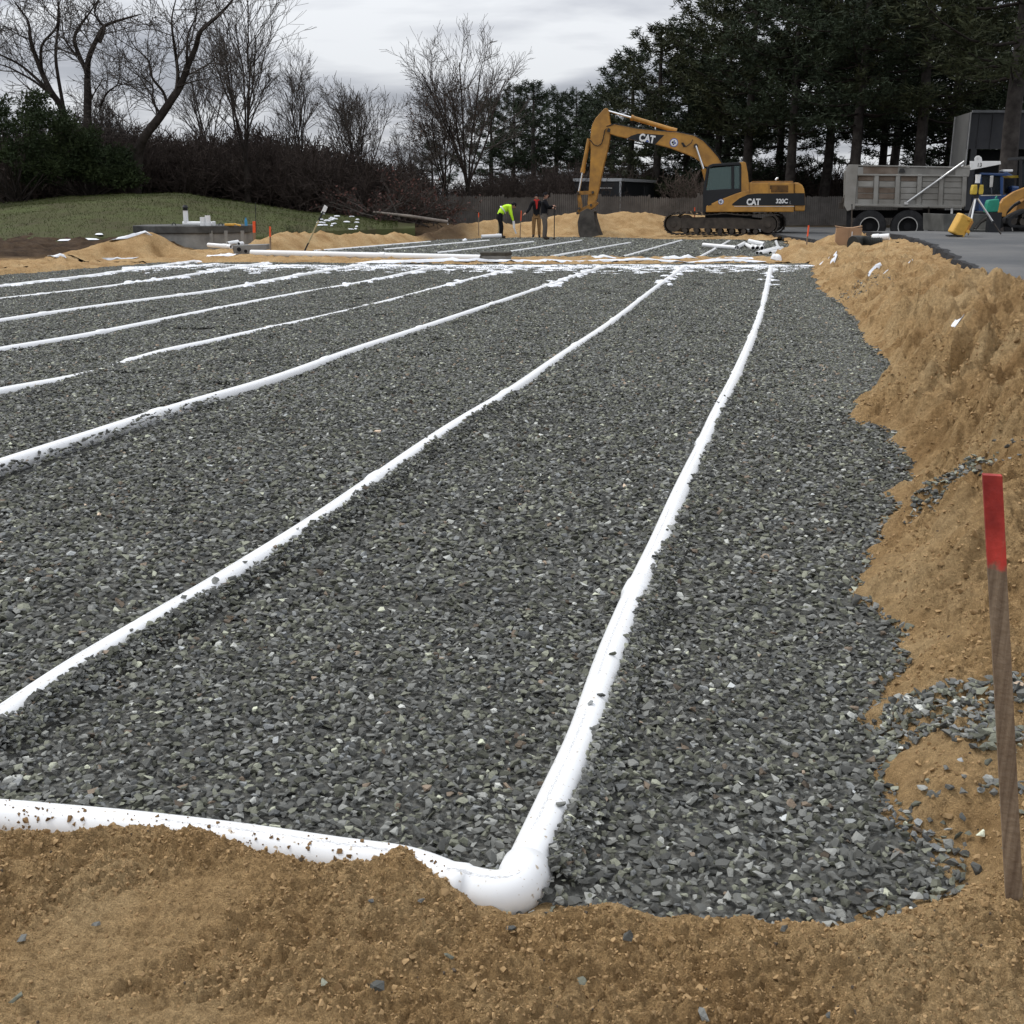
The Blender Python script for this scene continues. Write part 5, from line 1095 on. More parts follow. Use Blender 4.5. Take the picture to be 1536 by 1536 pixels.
# the big stake on the right
sb = gp(1522, 1362, 0.07); st_top = at(1488, 712, sb.y + 0.03); d_ = st_top - sb; ln = d_.length; dn = d_.normalized()
bs = thing('survey_stake', 'weathered wooden stake with bright red top, large in the right foreground', 'stake', sb, group='wooden survey stakes')
rq = Matrix.Rotation(R(-16), 3, 'Z'); rt = dn.to_track_quat('Z', 'Y').to_matrix()
def leg_box(z0, z1, wa, wb, dep):
    vs = []
    for z_, w_ in ((z0, wa), (z1, wb)):
        for a, b in ((-1, -1), (1, -1), (1, 1), (-1, 1)): vs.append(dn * z_ + rq @ Vector((a * w_ / 2, b * dep / 2, 0)))
    return MB().add(vs, [(0, 3, 2, 1), (4, 5, 6, 7), (0, 1, 5, 4), (1, 2, 6, 5), (2, 3, 7, 6), (3, 0, 4, 7)])
leg_box(-0.25, ln * 0.78, 0.036, 0.036, 0.019).build('post', WOOD, bs)
def sprayed(name, z_cut):
    m = RED.copy(); m.name = name; t = m.node_tree; b = t.nodes['Principled BSDF']; src = b.inputs['Base Color'].links[0].from_socket
    co = N(t, 'ShaderNodeTexCoord'); sp_ = N(t, 'ShaderNodeSeparateXYZ'); L(t, co.outputs['Object'], sp_.inputs[0]); nz = N(t, 'ShaderNodeTexNoise'); nz.inputs['Scale'].default_value = 55; nz.inputs['Detail'].default_value = 6; L(t, co.outputs['Object'], nz.inputs[0])
    ad = N(t, 'ShaderNodeMath', operation='MULTIPLY_ADD'); L(t, nz.outputs[0], ad.inputs[0]); ad.inputs[1].default_value = 0.07; L(t, sp_.outputs[2], ad.inputs[2])
    mr = N(t, 'ShaderNodeMapRange'); mr.inputs[1].default_value = z_cut + 0.02; mr.inputs[2].default_value = z_cut + 0.045; L(t, ad.outputs[0], mr.inputs[0])
    nw = N(t, 'ShaderNodeTexNoise'); nw.inputs['Scale'].default_value = 18; nw.inputs['Detail'].default_value = 8; nw.inputs['Roughness'].default_value = 0.7; mp_ = N(t, 'ShaderNodeMapping'); mp_.inputs['Scale'].default_value = (3, 3, 0.3); L(t, co.outputs['Object'], mp_.inputs[0]); L(t, mp_.outputs[0], nw.inputs[0])
    wr = N(t, 'ShaderNodeMapRange'); wr.inputs[1].default_value = 0.30; wr.inputs[2].default_value = 0.46; wr.inputs[3].default_value = 0.45; L(t, nw.outputs[0], wr.inputs[0])
    mu = N(t, 'ShaderNodeMath', operation='MULTIPLY'); L(t, mr.outputs[0], mu.inputs[0]); L(t, wr.outputs[0], mu.inputs[1])
    x = N(t, 'ShaderNodeMix', data_type='RGBA'); L(t, mu.outputs[0], x.inputs[0]); 
    gm = N(t, 'ShaderNodeMapping'); gm.inputs['Scale'].default_value = (3, 3, 0.12); L(t, co.outputs['Object'], gm.inputs[0]); gn_ = N(t, 'ShaderNodeTexNoise'); gn_.inputs['Scale'].default_value = 26; gn_.inputs['Detail'].default_value = 6; gn_.inputs['Roughness'].default_value = 0.6; L(t, gm.outputs[0], gn_.inputs[0])
    rp_ = N(t, 'ShaderNodeValToRGB'); L(t, gn_.outputs[0], rp_.inputs[0]); rp_.color_ramp.elements[0].position = 0.34; rp_.color_ramp.elements[1].position = 0.66; rp_.color_ramp.elements[0].color = (0.13, 0.088, 0.058, 1); rp_.color_ramp.elements[1].color = (0.27, 0.20, 0.135, 1)
    L(t, rp_.outputs[0], x.inputs[6]); L(t, src, x.inputs[7]); L(t, x.outputs[2], b.inputs['Base Color']); return m
leg_box(ln * 0.78, ln, 0.0364, 0.0364, 0.0194).build('painted_top', sprayed('sprayed_red', float((dn * ln * 0.81).z)), bs)
stake(1208, 385, 1213, 338, 33.6, 0.05, 'thin stake with orange red top between pipe pile and cardboard box', 0.35)
stake(1277, 378, 1278, 306, 31.5, 0.035, 'dark thin stake with a white stripe in front of the cardboard box', 0.04, BLACK, STEEL)
stake(1042, 334, 1042, 311, 49.6, 0.06, 'thin orange topped stake in front of the excavator tracks', 0.65)
stake(718, 342, 718, 319, 45.5, 0.05, 'small stake with orange tip on the heap left of the bending worker', 0.3)
stake(780, 358, 782, 316, 45.8, 0.06, 'stake with broad orange flag between the workers', 0.36)
stake(406, 386, 405, 340, 31.6, 0.06, 'stake with faded orange flag in front of the concrete tank', 0.33)
stake(382, 372, 381, 332, 34.9, 0.10, 'stake wrapped in orange tape at the right end of the concrete tank', 0.42)
stake(384, 338, 383, 303, 40, 0.03, 'thin dark rod standing on the lawn behind the tank', 0.1, BLACK, BLACK)
stake(672, 336, 671, 293, 55.5, 0.09, 'dark post with white foot in front of the wooden fence', 0.8, BLACK, WHITE)
stake(1122, 355, 1122, 340, 45, 0.03, 'tiny stake on the sand just below the excavator', 0.3) if False else None
# leaning grade rod with a white tag
b = at(459, 372, 34.0); t_ = at(487, 312, 34.0); rd = thing('grade_rod', 'leaning wooden rod with a white tag, stuck in the sand heap', 'rod', b); q = t_ - b
MB().tube([q * 0.12, q * 0.70], 0.022, 8).build('rod', mat('pale_wood', (0.42, 0.34, 0.19), 0.8), rd); MB().tube([q * -0.1, q * 0.13], 0.024, 8).tube([q * 0.69, q * 0.92], 0.024, 8).build('dark_end', BLACK, rd)
MB().prism([(q.x * 0.92 - 0.07, q.z * 0.88), (q.x * 0.92 + 0.07, q.z * 0.90), (q.x + 0.09, q.z * 1.02), (q.x, q.z * 1.08), (q.x - 0.05, q.z)], -0.015, 0.015).build('tag', WHITE, rd)

# ================================================================== CONCRETE TANK AND WHAT STANDS ON IT
def K(a, b, Y):                      # enlarged view of the tank
    return at(200 + a / 4.267, 280 + b / 4.267, Y)
tq = K(405, 390, 37.0); zt = K(405, 252, 35.6).z
tk_ = thing('septic_tank', 'low octagonal concrete tank with dark damp lid beside the lawn', 'tank', (tq.x, 37.0, 0.0))
hw = (K(760, 300, 37).x - K(50, 300, 37).x) / 2
def octo(w, dpt, c): return [(-w, -dpt + c), (-w + c * 1.25, -dpt), (w - c * 1.25, -dpt), (w, -dpt + c), (w, dpt - c), (w - c, dpt), (-w + c, dpt), (-w, dpt - c)]
zs_ = K(405, 300, 35.6).z
MB().plan(octo(hw * 0.97, 1.35, 0.7), -0.1, zs_).build('wall', CONC, tk_, bevel=0.02)
MB().plan(octo(hw, 1.42, 0.75), zs_ + 0.003, zt).build('lid', CONC_DARK, tk_, bevel=0.02)
for a in (500, 595, 700): c = K(a, 350, 35.6); MB().box((c.x - tq.x, -1.37, 0.3), (0.10, 0.06, zs_ * 1.2)).build('rib', CONC, tk_)
yT = 36.4
ip = thing('vent_pipe', 'white capped pipe rising from the concrete tank lid', 'pipe', (K(338, 252, yT).x, yT, zt)); hx = ip.location
def rel(a, b, y=yT): p = K(a, b, y); return Vector((p.x - hx.x, y - hx.y, p.z - hx.z))
MB().tube([rel(338, 240), rel(333, 150)], 0.078, 14).build('riser', PVC, ip, True); MB().tube([rel(333, 152), rel(332, 132), rel(332, 118)], [0.095, 0.095, 0.05], 14).build('cap', BLACK, ip, True)
MB().tube([rel(318, 236), rel(335, 236), rel(510, 238)], [0.07, 0.072, 0.072], 14).build('crosspiece', PVC, ip, True)
MB().box(rel(515, 238), (0.10, 0.14, 0.16)).build('end_cap', PVC, ip, bevel=0.02)
for a, tb in ((447, 195), (480, 184)):
    c = K(a, 255, yT - 0.25); o = thing('pipe_stub', 'short upright white pipe stub on the tank lid, ' + ('left of the pair' if a == 447 else 'right of the pair'), 'pipe', (c.x, yT - 0.25, zt), group='upright stubs on the tank lid')
    hh = K(a, tb, yT - .25).z - zt; MB().ring((0, 0, -0.01), (0, 0, hh), 0.085, 0.070, 14).build('tube', PVC, o); MB().tube([(0, 0, -0.01), (0, 0, 0.10)], 0.095, 14).build('collar', PVC, o)
c = K(636, 248, 36); o = thing('hand_tool', 'yellow hand tool lying on the concrete tank lid', 'tool', (c.x, 36, zt))
MB().box((-0.1, 0, 0.035), (0.30, 0.12, 0.07)).build('tool_body', CASE_Y, o, bevel=0.02); MB().box((0.15, 0, 0.03), (0.22, 0.08, 0.05), Matrix.Rotation(0.25, 3, 'Y')).build('tool_handle', CASE_Y, o, bevel=0.015)
c = K(722, 245, 36); o = thing('water_bottle', 'blue bottle standing on the concrete tank lid', 'bottle', (c.x, 36, zt))
MB().tube([(0, 0, 0), (0, 0, 0.14), (0, 0, 0.19), (0, 0, 0.21)], [0.045, 0.045, 0.03, 0.018], 12).build('bottle_body', BLUE_PL, o, True); MB().tube([(0, 0, 0.20), (0, 0, 0.245)], 0.024, 10).build('bottle_cap', BLUE_PL, o)
for a in (260, 560): c = K(a, 248, 36.2); o = thing('lifting_loop', 'small dark lifting loop on the ' + ('left' if a == 260 else 'middle') + ' of the tank lid', 'loop', (c.x, 36.2, zt), group='lifting loops on the tank lid'); MB().tube([(-0.06, 0, 0), (-0.05, 0, 0.06), (0, 0, 0.085), (0.05, 0, 0.06), (0.06, 0, 0)], 0.014, 6).build('loop', BLACK, o)
# distribution box with pipes on it
def D(a, b, Y): return at(300 + a / 12.8, 330 + b / 12.8, Y)
YB = 32.3
dq = D(950, 640, YB); db = thing('distribution_box', 'grey concrete distribution box with round holes beside the tank', 'box', (dq.x, YB, 0.0))
def d_(a, b, y): p = D(a, b, y); return (p.x - dq.x, p.z)
body = [d_(610, 490, YB), d_(1275, 470, YB), d_(1275, 570, YB), d_(900, 660, YB), d_(650, 660, YB)]
MB().prism(body, 0, 0.55).build('box_body', CONC, db, bevel=0.012)
for a, b, r_ in ((752, 565, 0.062), (880, 600, 0.05)): x_, z_ = d_(a, b, YB); MB().ring((x_, -0.02, z_), (x_, 0.005, z_), r_ * 1.3, r_, 18).build('hole_rim', CONC, db); MB().tube([(x_, -0.012, z_), (x_, -0.004, z_)], r_, 18).build('hole', BLACKOUT, db)
def lying(name, a, b, r, label, group=None, wall=True, coll=None):
    a, b = Vector(a), Vector(b); o = thing(name, label, 'pipe', (a + b) / 2 - Vector((0, 0, r)), group=group); q = Vector(o.location)
    MB().ring(a - q, b - q, r, r * 0.84, 18).build('tube', PVC, o, True)
    t_ = (b - a).normalized()
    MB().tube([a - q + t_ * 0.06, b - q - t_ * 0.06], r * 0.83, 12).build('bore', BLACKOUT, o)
    if coll: MB().ring(a - q + t_ * coll, a - q + t_ * (coll + 0.15), r * 1.16, r * 1.0, 18).build('collar', PVC, o, True)
    return o
lying('loose_pipe', D(160, 480, 32.6), D(600, 515, 32.2), 0.062, 'short white pipe with collar lying against the distribution box', coll=0.55)
lying('loose_pipe', D(530, 455, 32.6), D(730, 420, 32.9), 0.058, 'short white pipe lying across the top of the distribution box')
lying('loose_pipe', D(740, 460, 32.7), D(815, 452, 32.9), 0.06, 'white pipe end poking up behind the distribution box')
# long pipe on the dividing berm
lying('long_pipe', at(377, 379.5, 31.6), at(721, 387.2, 29.2), 0.088, 'long thick white pipe lying on the sand strip between the beds', coll=4.0)
# small box at its right end
q = at(744, 390.5, 29.2); o = thing('concrete_box', 'small concrete box with dark lid at the end of the long pipe', 'box', (q.x, 29.2, q.z - 0.05))
MB().plan([(-0.38, 0.0), (0.22, 0.0), (0.40, 0.22), (0.38, 0.5), (-0.38, 0.5)], 0, 0.17).build('box_body', CONC, o, bevel=0.01)
MB().plan([(-0.41, -0.02), (0.23, -0.02), (0.42, 0.21), (0.40, 0.52), (-0.41, 0.52)], 0.173, 0.25).build('lid', mat('dark_lid', (0.055, 0.05, 0.04), 0.9, var=0.3), o, bevel=0.012)
# pile of loose pipes
def O(a, b, Y): return at(1040 + a / 8.533, 350 + b / 8.533, Y)
rp = 0.066
GPL = 'loose pipes piled on the far bed'
for i, (a, b, lab) in enumerate([((O(125, 148, 37.2)), (O(545, 185, 36.2)), 'loose white pipe farthest left of the pile on the far bed'),
      (O(650, 130, 38.2), O(560, 180, 36.6), 'short white pipe beside the left end of the pipe pile'),
      (O(665, 140, 38.4), O(765, 190, 36.2), 'white pipe with open end, left of the three in the pile'),
      (O(760, 150, 38.2), O(820, 188, 36.3), 'white pipe with open end, middle of the three in the pile'),
      (O(850, 150, 38.2), O(880, 190, 36.3), 'white pipe with open end, right of the three in the pile'),
      (O(710, 97, 37.4), O(905, 137, 37.0), 'white pipe lying on top of the pipe pile'),
      (O(1090, 185, 36.4), O(815, 258, 33.4), 'white pipe at the front of the pile, leftmost end'),
      (O(1135, 195, 36.2), O(862, 262, 33.2), 'white pipe at the front of the pile, middle one'),
      (O(1275, 195, 35.2), O(985, 258, 33.2), 'white pipe at the front of the pile, reaching farthest right')]):
    lying('loose_pipe', a, b, rp, lab, GPL)
lying('loose_pipe', O(1055, 95, 36.6), O(1080, 165, 36.5), 0.04, 'thin white pipe piece sticking up from the pile', GPL)
q0, q1 = at(722, 355, 45.8), at(752, 353.5, 46.0); lying('loose_pipe', q0, q1, 0.075, 'white pipe lying at the bending worker\'s feet', coll=0.6)
lying('loose_pipe', at(1308, 357, 29.6), at(1334, 355, 29.4), 0.085, 'white pipe end lying at the edge of the asphalt', coll=0.02)
# black corrugated coil next to it and the cardboard box
q = at(1300, 366, 29.6); cz_ = q.z - 0.22; o = thing('corrugated_pipe', 'black corrugated pipe lying between cardboard box and white pipe', 'pipe', (q.x, 29.6, cz_))
pts = [Vector((-0.36 + 0.72 * i / 40, 0.10 * math.sin(i / 9), 0.22 + 0.03 * i / 40)) for i in range(41)]
MB().tube(pts, [0.20 - 0.04 * i / 40 + (0.02 if i % 2 else 0) for i in range(41)], 18).build('corrugated_tube', CORR, o, True)
q = at(1270, 377, 30.2); o = thing('cardboard_box', 'plain brown cardboard box standing on the sand bank', 'box', (q.x, 30.2, q.z), R(-14))
MB().box((0.02, 0.25, 0.30), (0.66, 0.5, 0.62)).build('carton', CARD, o, bevel=0.008)
MB().box((0.02, -0.004, 0.30), (0.012, 0.006, 0.62)).build('tape', mat('tape', (0.24, 0.15, 0.09), 0.5), o)
MB().box((0.10, -0.008, 0.38), (0.018, 0.006, 0.26)).build('white_mark', WHITE, o)
MB().box((-0.2, 0.25, 0.625), (0.28, 0.5, 0.012), Matrix.Rotation(0.15, 3, 'Y')).box((0.24, 0.25, 0.63), (0.22, 0.5, 0.012), Matrix.Rotation(-0.2, 3, 'Y')).build('flap', CARD, o)

# ================================================================== FENCE
f0, f1 = at(540, 300, 58.5), at(1290, 300, 56.5); fz0, fz1 = -0.1, 1.72
fe = thing('stockade_fence', 'long weathered grey stockade fence behind the sand heaps', 'fence', (f0.x, f0.y, 0)); Lf = (f1 - f0).length; dirf = Vector((f1.x - f0.x, f1.y - f0.y, 0)).normalized()
npan = int(Lf / 2.44) + 1
for i in range(npan):
    mb = MB(); dz_ = 0.06 * math.sin(i * 1.9) + 0.04 * random.uniform(-1, 1)
    for k in range(24):
        s = i * 2.44 + k * 0.1 + 0.05; p = dirf * s; h_ = fz1 + dz_ + random.uniform(-0.03, 0.03); w_ = 0.043
        t0_ = Vector((0, 0.012 * random.uniform(-1, 1), 0))
        vs = [p - dirf * w_ + t0_ + Vector((0, 0, fz0)), p + dirf * w_ + t0_ + Vector((0, 0, fz0)), p + dirf * w_ + t0_ + Vector((0, 0, h_ - 0.06)), p + t0_ + Vector((0, 0, h_)), p - dirf * w_ + t0_ + Vector((0, 0, h_ - 0.06))]
        bk_ = [v + Vector((0, 0.02, 0)) for v in vs]; mb.add(vs + bk_, [(0, 1, 2, 3, 4), (9, 8, 7, 6, 5), (1, 0, 5, 6), (2, 1, 6, 7), (3, 2, 7, 8), (4, 3, 8, 9), (0, 4, 9, 5)])
    po = mb.build('fence_panel', FENCE, fe); po['kind'] = 'stuff'
    p = dirf * (i * 2.44); MB().box((p.x, p.y + 0.08, 0.85), (0.10, 0.10, 1.9 + dz_)).build('post', FENCE, fe)

# ================================================================== BLACK TRAILER BEYOND THE FENCE
TYq = 63.0; c0 = at(930, 272, TYq); l0 = at(862, 271, TYq + 0.5); r0_ = at(982, 279, TYq + 7)
tl = thing('black_trailer', 'black trailer with white roof trim standing beyond the fence', 'trailer', (c0.x, TYq, 0.3)); hz_ = c0.z - 0.3
q1 = Vector((l0.x - c0.x, 0.5, 0)); q2 = Vector((r0_.x - c0.x, 7, 0)); q3 = q1 + q2
BLK2 = mat('trailer_black', (0.018, 0.02, 0.023), 0.45, scale=1.5, var=0.2)
MB().plan([(0, 0), (q2.x, q2.y), (q3.x, q3.y), (q1.x, q1.y)], 0.4, hz_).build('trailer_body', BLK2, tl, bevel=0.02)
rf = MB().plan([(0.08, -0.10), (q2.x + 0.1, q2.y), (q3.x, q3.y), (q1.x - 0.1, q1.y - 0.1)], hz_ + 0.003, hz_ + 0.16).build('roof_trim', mat('white_trim', (0.42, 0.43, 0.44), 0.5), tl)
MB().box((0.02, -0.03, hz_ / 2 + 0.2), (0.10, 0.10, hz_ - 0.4)).build('corner_trim', mat('white_trim', (0.42, 0.43, 0.44), 0.5), tl)
p = q2 * 0.72; MB().box((p.x + 0.03, p.y - 0.06, hz_ * 0.68), (0.9, 0.06, hz_ * 0.45), Matrix.Rotation(math.atan2(q2.y, q2.x), 3, 'Z')).build('door', mat('trailer_door', (0.03, 0.032, 0.036), 0.5), tl)
p = q1 * 0.3; MB().box((p.x, p.y - 0.05, hz_ - 0.35), (0.9, 0.03, 0.05)).build('awning_rail', ALU, tl)
for s in (0.35, 0.6): p = q2 * s; MB().tube([(p.x + 0.1, p.y, 0.35), (p.x - 0.2, p.y + .02, 0.35)], 0.36, 16).build('wheel', RUBBER, tl)

# ================================================================== WORKERS
def person(name, label, loc, rz, J, bones, cols, extras=None, group=None):
    """J: joint -> (x,y,z,radius); bones: list of (a,b,material key); grown with Skin + Subdivision into one continuous body"""
    root = thing(name, label, 'person', loc, rz, group)
    names = list(J); idx = {k: i for i, k in enumerate(names)}
    me = bpy.data.meshes.new('body'); me.from_pydata([J[k][:3] for k in names], [(idx[a], idx[b]) for a, b, c in bones], [])
    o = bpy.data.objects.new('body_tmp', me); COL.objects.link(o)
    sk = o.modifiers.new('skin', 'SKIN'); sk.use_smooth_shade = True
    lay = me.skin_vertices[0].data if len(me.skin_vertices) else None
    if lay is None:
        bm = bmesh.new(); bm.from_mesh(me); bm.verts.layers.skin.verify(); bm.to_mesh(me); bm.free(); lay = me.skin_vertices[0].data
    for k in names:
        r_ = J[k][3]; lay[idx[k]].radius = (r_, r_) if not isinstance(r_, tuple) else r_; lay[idx[k]].use_root = (k == 'pelvis')
    sb_ = o.modifiers.new('sub', 'SUBSURF'); sb_.levels = 2; sb_.render_levels = 2
    dg = bpy.context.evaluated_depsgraph_get(); m2 = bpy.data.meshes.new_from_object(o.evaluated_get(dg)); bpy.data.objects.remove(o)
    keys = list(dict.fromkeys(c for a, b, c in bones)); m2.materials.clear()
    for k in keys: m2.materials.append(cols[k])
    segs = [(np.array(J[a][:3]), np.array(J[b][:3]), keys.index(c)) for a, b, c in bones]
    mi = []
    for p in m2.polygons:
        c = np.array(p.center); best = 9; bi = 0
        for a, b, k in segs:
            t = np.clip(np.dot(c - a, b - a) / (np.dot(b - a, b - a) + 1e-9), 0, 1); d = np.linalg.norm(c - a - t * (b - a))
            if d < best: best = d; bi = k
        mi.append(bi)
    m2.polygons.foreach_set('material_index', mi); m2.polygons.foreach_set('use_smooth', [True] * len(mi))
    body = link('body', m2, None, root)
    return root
def hand(root, wrist, dirv, m, curl=0.5, side=1):
    """palm and five bent fingers of unequal length"""
    w = Vector(wrist); d = Vector(dirv).normalized(); a = d.cross(Vector((0, 0, 1))); a = a.normalized() if a.length > 0.1 else Vector((1, 0, 0)); nrm = a.cross(d).normalized()
    mb = MB().tube([w, w + d * 0.04, w + d * 0.085], [0.028, 0.040, 0.036], 10)
    for i, (off, ln) in enumerate(((-0.030, 0.062), (-0.010, 0.075), (0.011, 0.070), (0.030, 0.055))):
        p0 = w + d * 0.08 + a * off; p1 = p0 + d * ln * 0.5 - nrm * ln * 0.2 * curl; p2 = p1 + d * ln * 0.35 - nrm * ln * 0.55 * curl; mb.tube([p0, p1, p2], [0.010, 0.009, 0.007], 6)
    p0 = w + d * 0.03 + a * side * 0.036; mb.tube([p0, p0 + d * 0.03 + a * side * 0.022, p0 + d * 0.06 + a * side * 0.016 - nrm * 0.015], [0.012, 0.010, 0.008], 6)
    return mb.build('hand', m, root, True)
def head(root, c, face, m_skin, hair, hood=None, s=1.0, mask=None, down=0.0):
    """skull with brow, nose, mouth, ears; face = unit direction it looks"""
    f = Vector(face).normalized(); up = Vector((0, 0, 1)); sd_ = f.cross(up).normalized(); up = sd_.cross(f).normalized(); c = Vector(c)
    vs = []; fs = []; n = 16; rings = 11
    for i in range(rings):
        ph = math.pi * i / (rings - 1)
        for j in range(n):
            th = 2 * math.pi * j / n; x_ = math.sin(ph) * math.cos(th); y_ = math.sin(ph) * math.sin(th); z_ = math.cos(ph)
            jaw = 1 - 0.22 * max(0, -z_); bulge = 0.02 * math.exp(-((th - 0) ** 2) / 0.02) if False else 0
            vs.append(c + f * (0.100 * x_ * (0.96 if z_ > 0 else 1.0)) + sd_ * (0.076 * y_ * jaw) + up * (0.118 * z_))
    for i in range(rings - 1):
        for j in range(n): fs.append((i * n + j, i * n + (j + 1) % n, (i + 1) * n + (j + 1) % n, (i + 1) * n + j))
    hb_ = MB().add(vs, fs); hb_.tube([c + f * 0.088 + up * 0.02, c + f * 0.118 - up * 0.012, c + f * 0.096 - up * 0.024], [0.008, 0.014, 0.012], 6)
    for s_ in (-1, 1): hb_.tube([c + sd_ * s_ * 0.074 + up * 0.02, c + sd_ * s_ * 0.084 - up * 0.005, c + sd_ * s_ * 0.076 - up * 0.03], [0.014, 0.016, 0.010], 6)
    ho_ = hb_.build('head', m_skin, root, True)
    for s_ in (-1, 1): MB().tube([c + f * 0.086 + sd_ * s_ * 0.032 + up * 0.012, c + f * 0.094 + sd_ * s_ * 0.032 + up * 0.012], 0.010, 8).build('eye', INK, ho_)
    MB().tube([c + f * 0.093 - sd_ * 0.024 - up * 0.052, c + f * 0.099 - up * 0.05, c + f * 0.093 + sd_ * 0.024 - up * 0.052], 0.006, 6).build('mouth', REDCLOTH, ho_)
    hv = []; hf = []
    for i in range(7):
        ph = math.pi * 0.60 * i / 6
        for j in range(n):
            th = 2 * math.pi * j / n; cut = 1 - 0.36 * max(0, math.cos(th)) * (i / 6); ph2 = ph * cut
            hv.append(c + f * (0.112 * math.sin(ph2) * math.cos(th)) - f * 0.006 + sd_ * (0.088 * math.sin(ph2) * math.sin(th)) + up * (0.130 * math.cos(ph2)))
    for i in range(6):
        for j in range(n): hf.append((i * n + j, i * n + (j + 1) % n, (i + 1) * n + (j + 1) % n, (i + 1) * n + j))
    MB().add(hv, hf).build('knit_cap', hair, ho_, True)
    return ho_
KEY = {'vest': HIVIS, 'dark': DARKCLOTH, 'grey': GREYCLOTH, 'tan': TANCLOTH, 'skin': SKIN, 'boot': BOOT, 'white': WHITE}
def ground_y(px, py, Y): p = at(px, py, Y); return (p.x, Y, float(max(land(np.array([p.x]), np.array([Y]), False)[0], 0.0)) + 0.01)
LEGS = [('pelvis', 'hipl', 0), ('hipl', 'kneel', 0), ('kneel', 'ankl', 0), ('ankl', 'toel', 1), ('pelvis', 'hipr', 0), ('hipr', 'kneer', 0), ('kneer', 'ankr', 0), ('ankr', 'toer', 1)]
def legs(c): return [(a, b, c if k == 0 else 'boot') for a, b, k in LEGS]
# 1: bending worker in a hi-vis vest (bends to the right, arms hanging)
J = {'pelvis': (-0.10, 0, 0.92, 0.15), 'waist': (0.0, 0, 1.08, 0.15), 'chest': (0.20, 0, 1.22, 0.17), 'sh': (0.34, 0, 1.27, 0.13), 'neck': (0.42, 0, 1.29, 0.06),
     'shl': (0.32, -0.20, 1.22, 0.085), 'ell': (0.38, -0.24, 0.94, 0.060), 'wrl': (0.46, -0.20, 0.70, 0.042), 'shr': (0.34, 0.20, 1.22, 0.085), 'elr': (0.42, 0.24, 0.94, 0.06), 'wrr': (0.52, 0.20, 0.70, 0.042),
     'hipl': (-0.09, -0.10, 0.86, 0.115), 'kneel': (-0.02, -0.12, 0.49, 0.082), 'ankl': (-0.06, -0.12, 0.09, 0.058), 'toel': (0.12, -0.13, 0.045, 0.045),
     'hipr': (-0.09, 0.10, 0.86, 0.115), 'kneer': (0.04, 0.12, 0.49, 0.082), 'ankr': (0.02, 0.12, 0.09, 0.058), 'toer': (0.20, 0.13, 0.045, 0.045)}
up_ = [('pelvis', 'waist', 'vest'), ('waist', 'chest', 'vest'), ('chest', 'sh', 'vest'), ('sh', 'neck', 'dark'), ('sh', 'shl', 'vest'), ('shl', 'ell', 'vest'), ('ell', 'wrl', 'vest'), ('sh', 'shr', 'vest'), ('shr', 'elr', 'vest'), ('elr', 'wrr', 'dark')]
w1 = person('person', 'worker in neon yellow jacket bending forward over the far gravel', ground_y(752, 355, 46.4), 0.15, J, up_ + legs('dark'), KEY, group='workers at the far bed')
head(w1, (0.51, 0, 1.30), (0.75, 0, -0.65), SKIN, DARKCLOTH)
hand(w1, (0.46, -0.20, 0.70), (0.3, 0, -1), SKIN); hand(w1, (0.52, 0.20, 0.70), (0.3, 0, -1), SKIN, side=-1)
MB().tube([(-0.02, -0.165, 1.06), (0.06, -0.175, 0.92)], 0.02, 8).build('tape_band', HIVIS_TAPE, w1) if False else None
MB().ring((0.05, 0, 1.115), (0.09, 0, 1.145), 0.182, 0.172, 20).build('reflective_band', HIVIS_TAPE, w1, True)
p_ = Vector(w1.location); wb = thing('white_tool', 'white tool held down by the bending worker', 'tool', p_ + Vector((0.50, -0.22, 0.42)))
MB().tube([(0, 0, 0.28), (0.02, 0, 0.0)], 0.05, 10).tube([(0.02, 0, 0), (0.10, 0, -0.22)], 0.03, 8).build('handle', WHITE, wb)
# a second dark figure's bent back behind the vest is part of the same silhouette: a shovel stands beside
sv = thing('shovel_handle', 'upright pale wooden shovel handle behind the bending worker', 'shovel', ground_y(748, 352, 46.9))
MB().tube([(0, 0, 0.0), (0, 0, 0.95)], 0.022, 8).build('shaft', mat('pale_wood', (0.42, 0.34, 0.19), 0.8), sv); MB().prism([(-0.10, -0.02), (0.10, -0.02), (0.11, 0.14), (0.03, 0.22), (-0.03, 0.22), (-0.11, 0.14)], -0.01, 0.02).build('blade', STEEL, sv)
# 2: person with red scarf, standing behind, one arm stretched to the left
J = {'pelvis': (0, 0, 0.93, 0.145), 'waist': (0, 0, 1.10, 0.15), 'chest': (0, 0, 1.30, 0.17), 'sh': (0, 0, 1.43, 0.10), 'neck': (0, 0, 1.50, 0.055),
     'shl': (-0.19, 0, 1.40, 0.085), 'ell': (-0.30, -0.06, 1.14, 0.062), 'wrl': (-0.44, -0.14, 0.98, 0.045), 'shr': (0.19, 0, 1.40, 0.085), 'elr': (0.25, -0.03, 1.12, 0.062), 'wrr': (0.24, -0.08, 0.88, 0.045),
     'hem': (0, 0, 0.86, 0.165), 'hipl': (-0.10, 0, 0.84, 0.11), 'kneel': (-0.11, -0.02, 0.48, 0.082), 'ankl': (-0.12, 0, 0.09, 0.06), 'toel': (-0.14, -0.16, 0.045, 0.045), 'hipr': (0.10, 0, 0.84, 0.11), 'kneer': (0.11, -0.02, 0.48, 0.082), 'ankr': (0.12, 0, 0.09, 0.06), 'toer': (0.13, -0.16, 0.045, 0.045)}
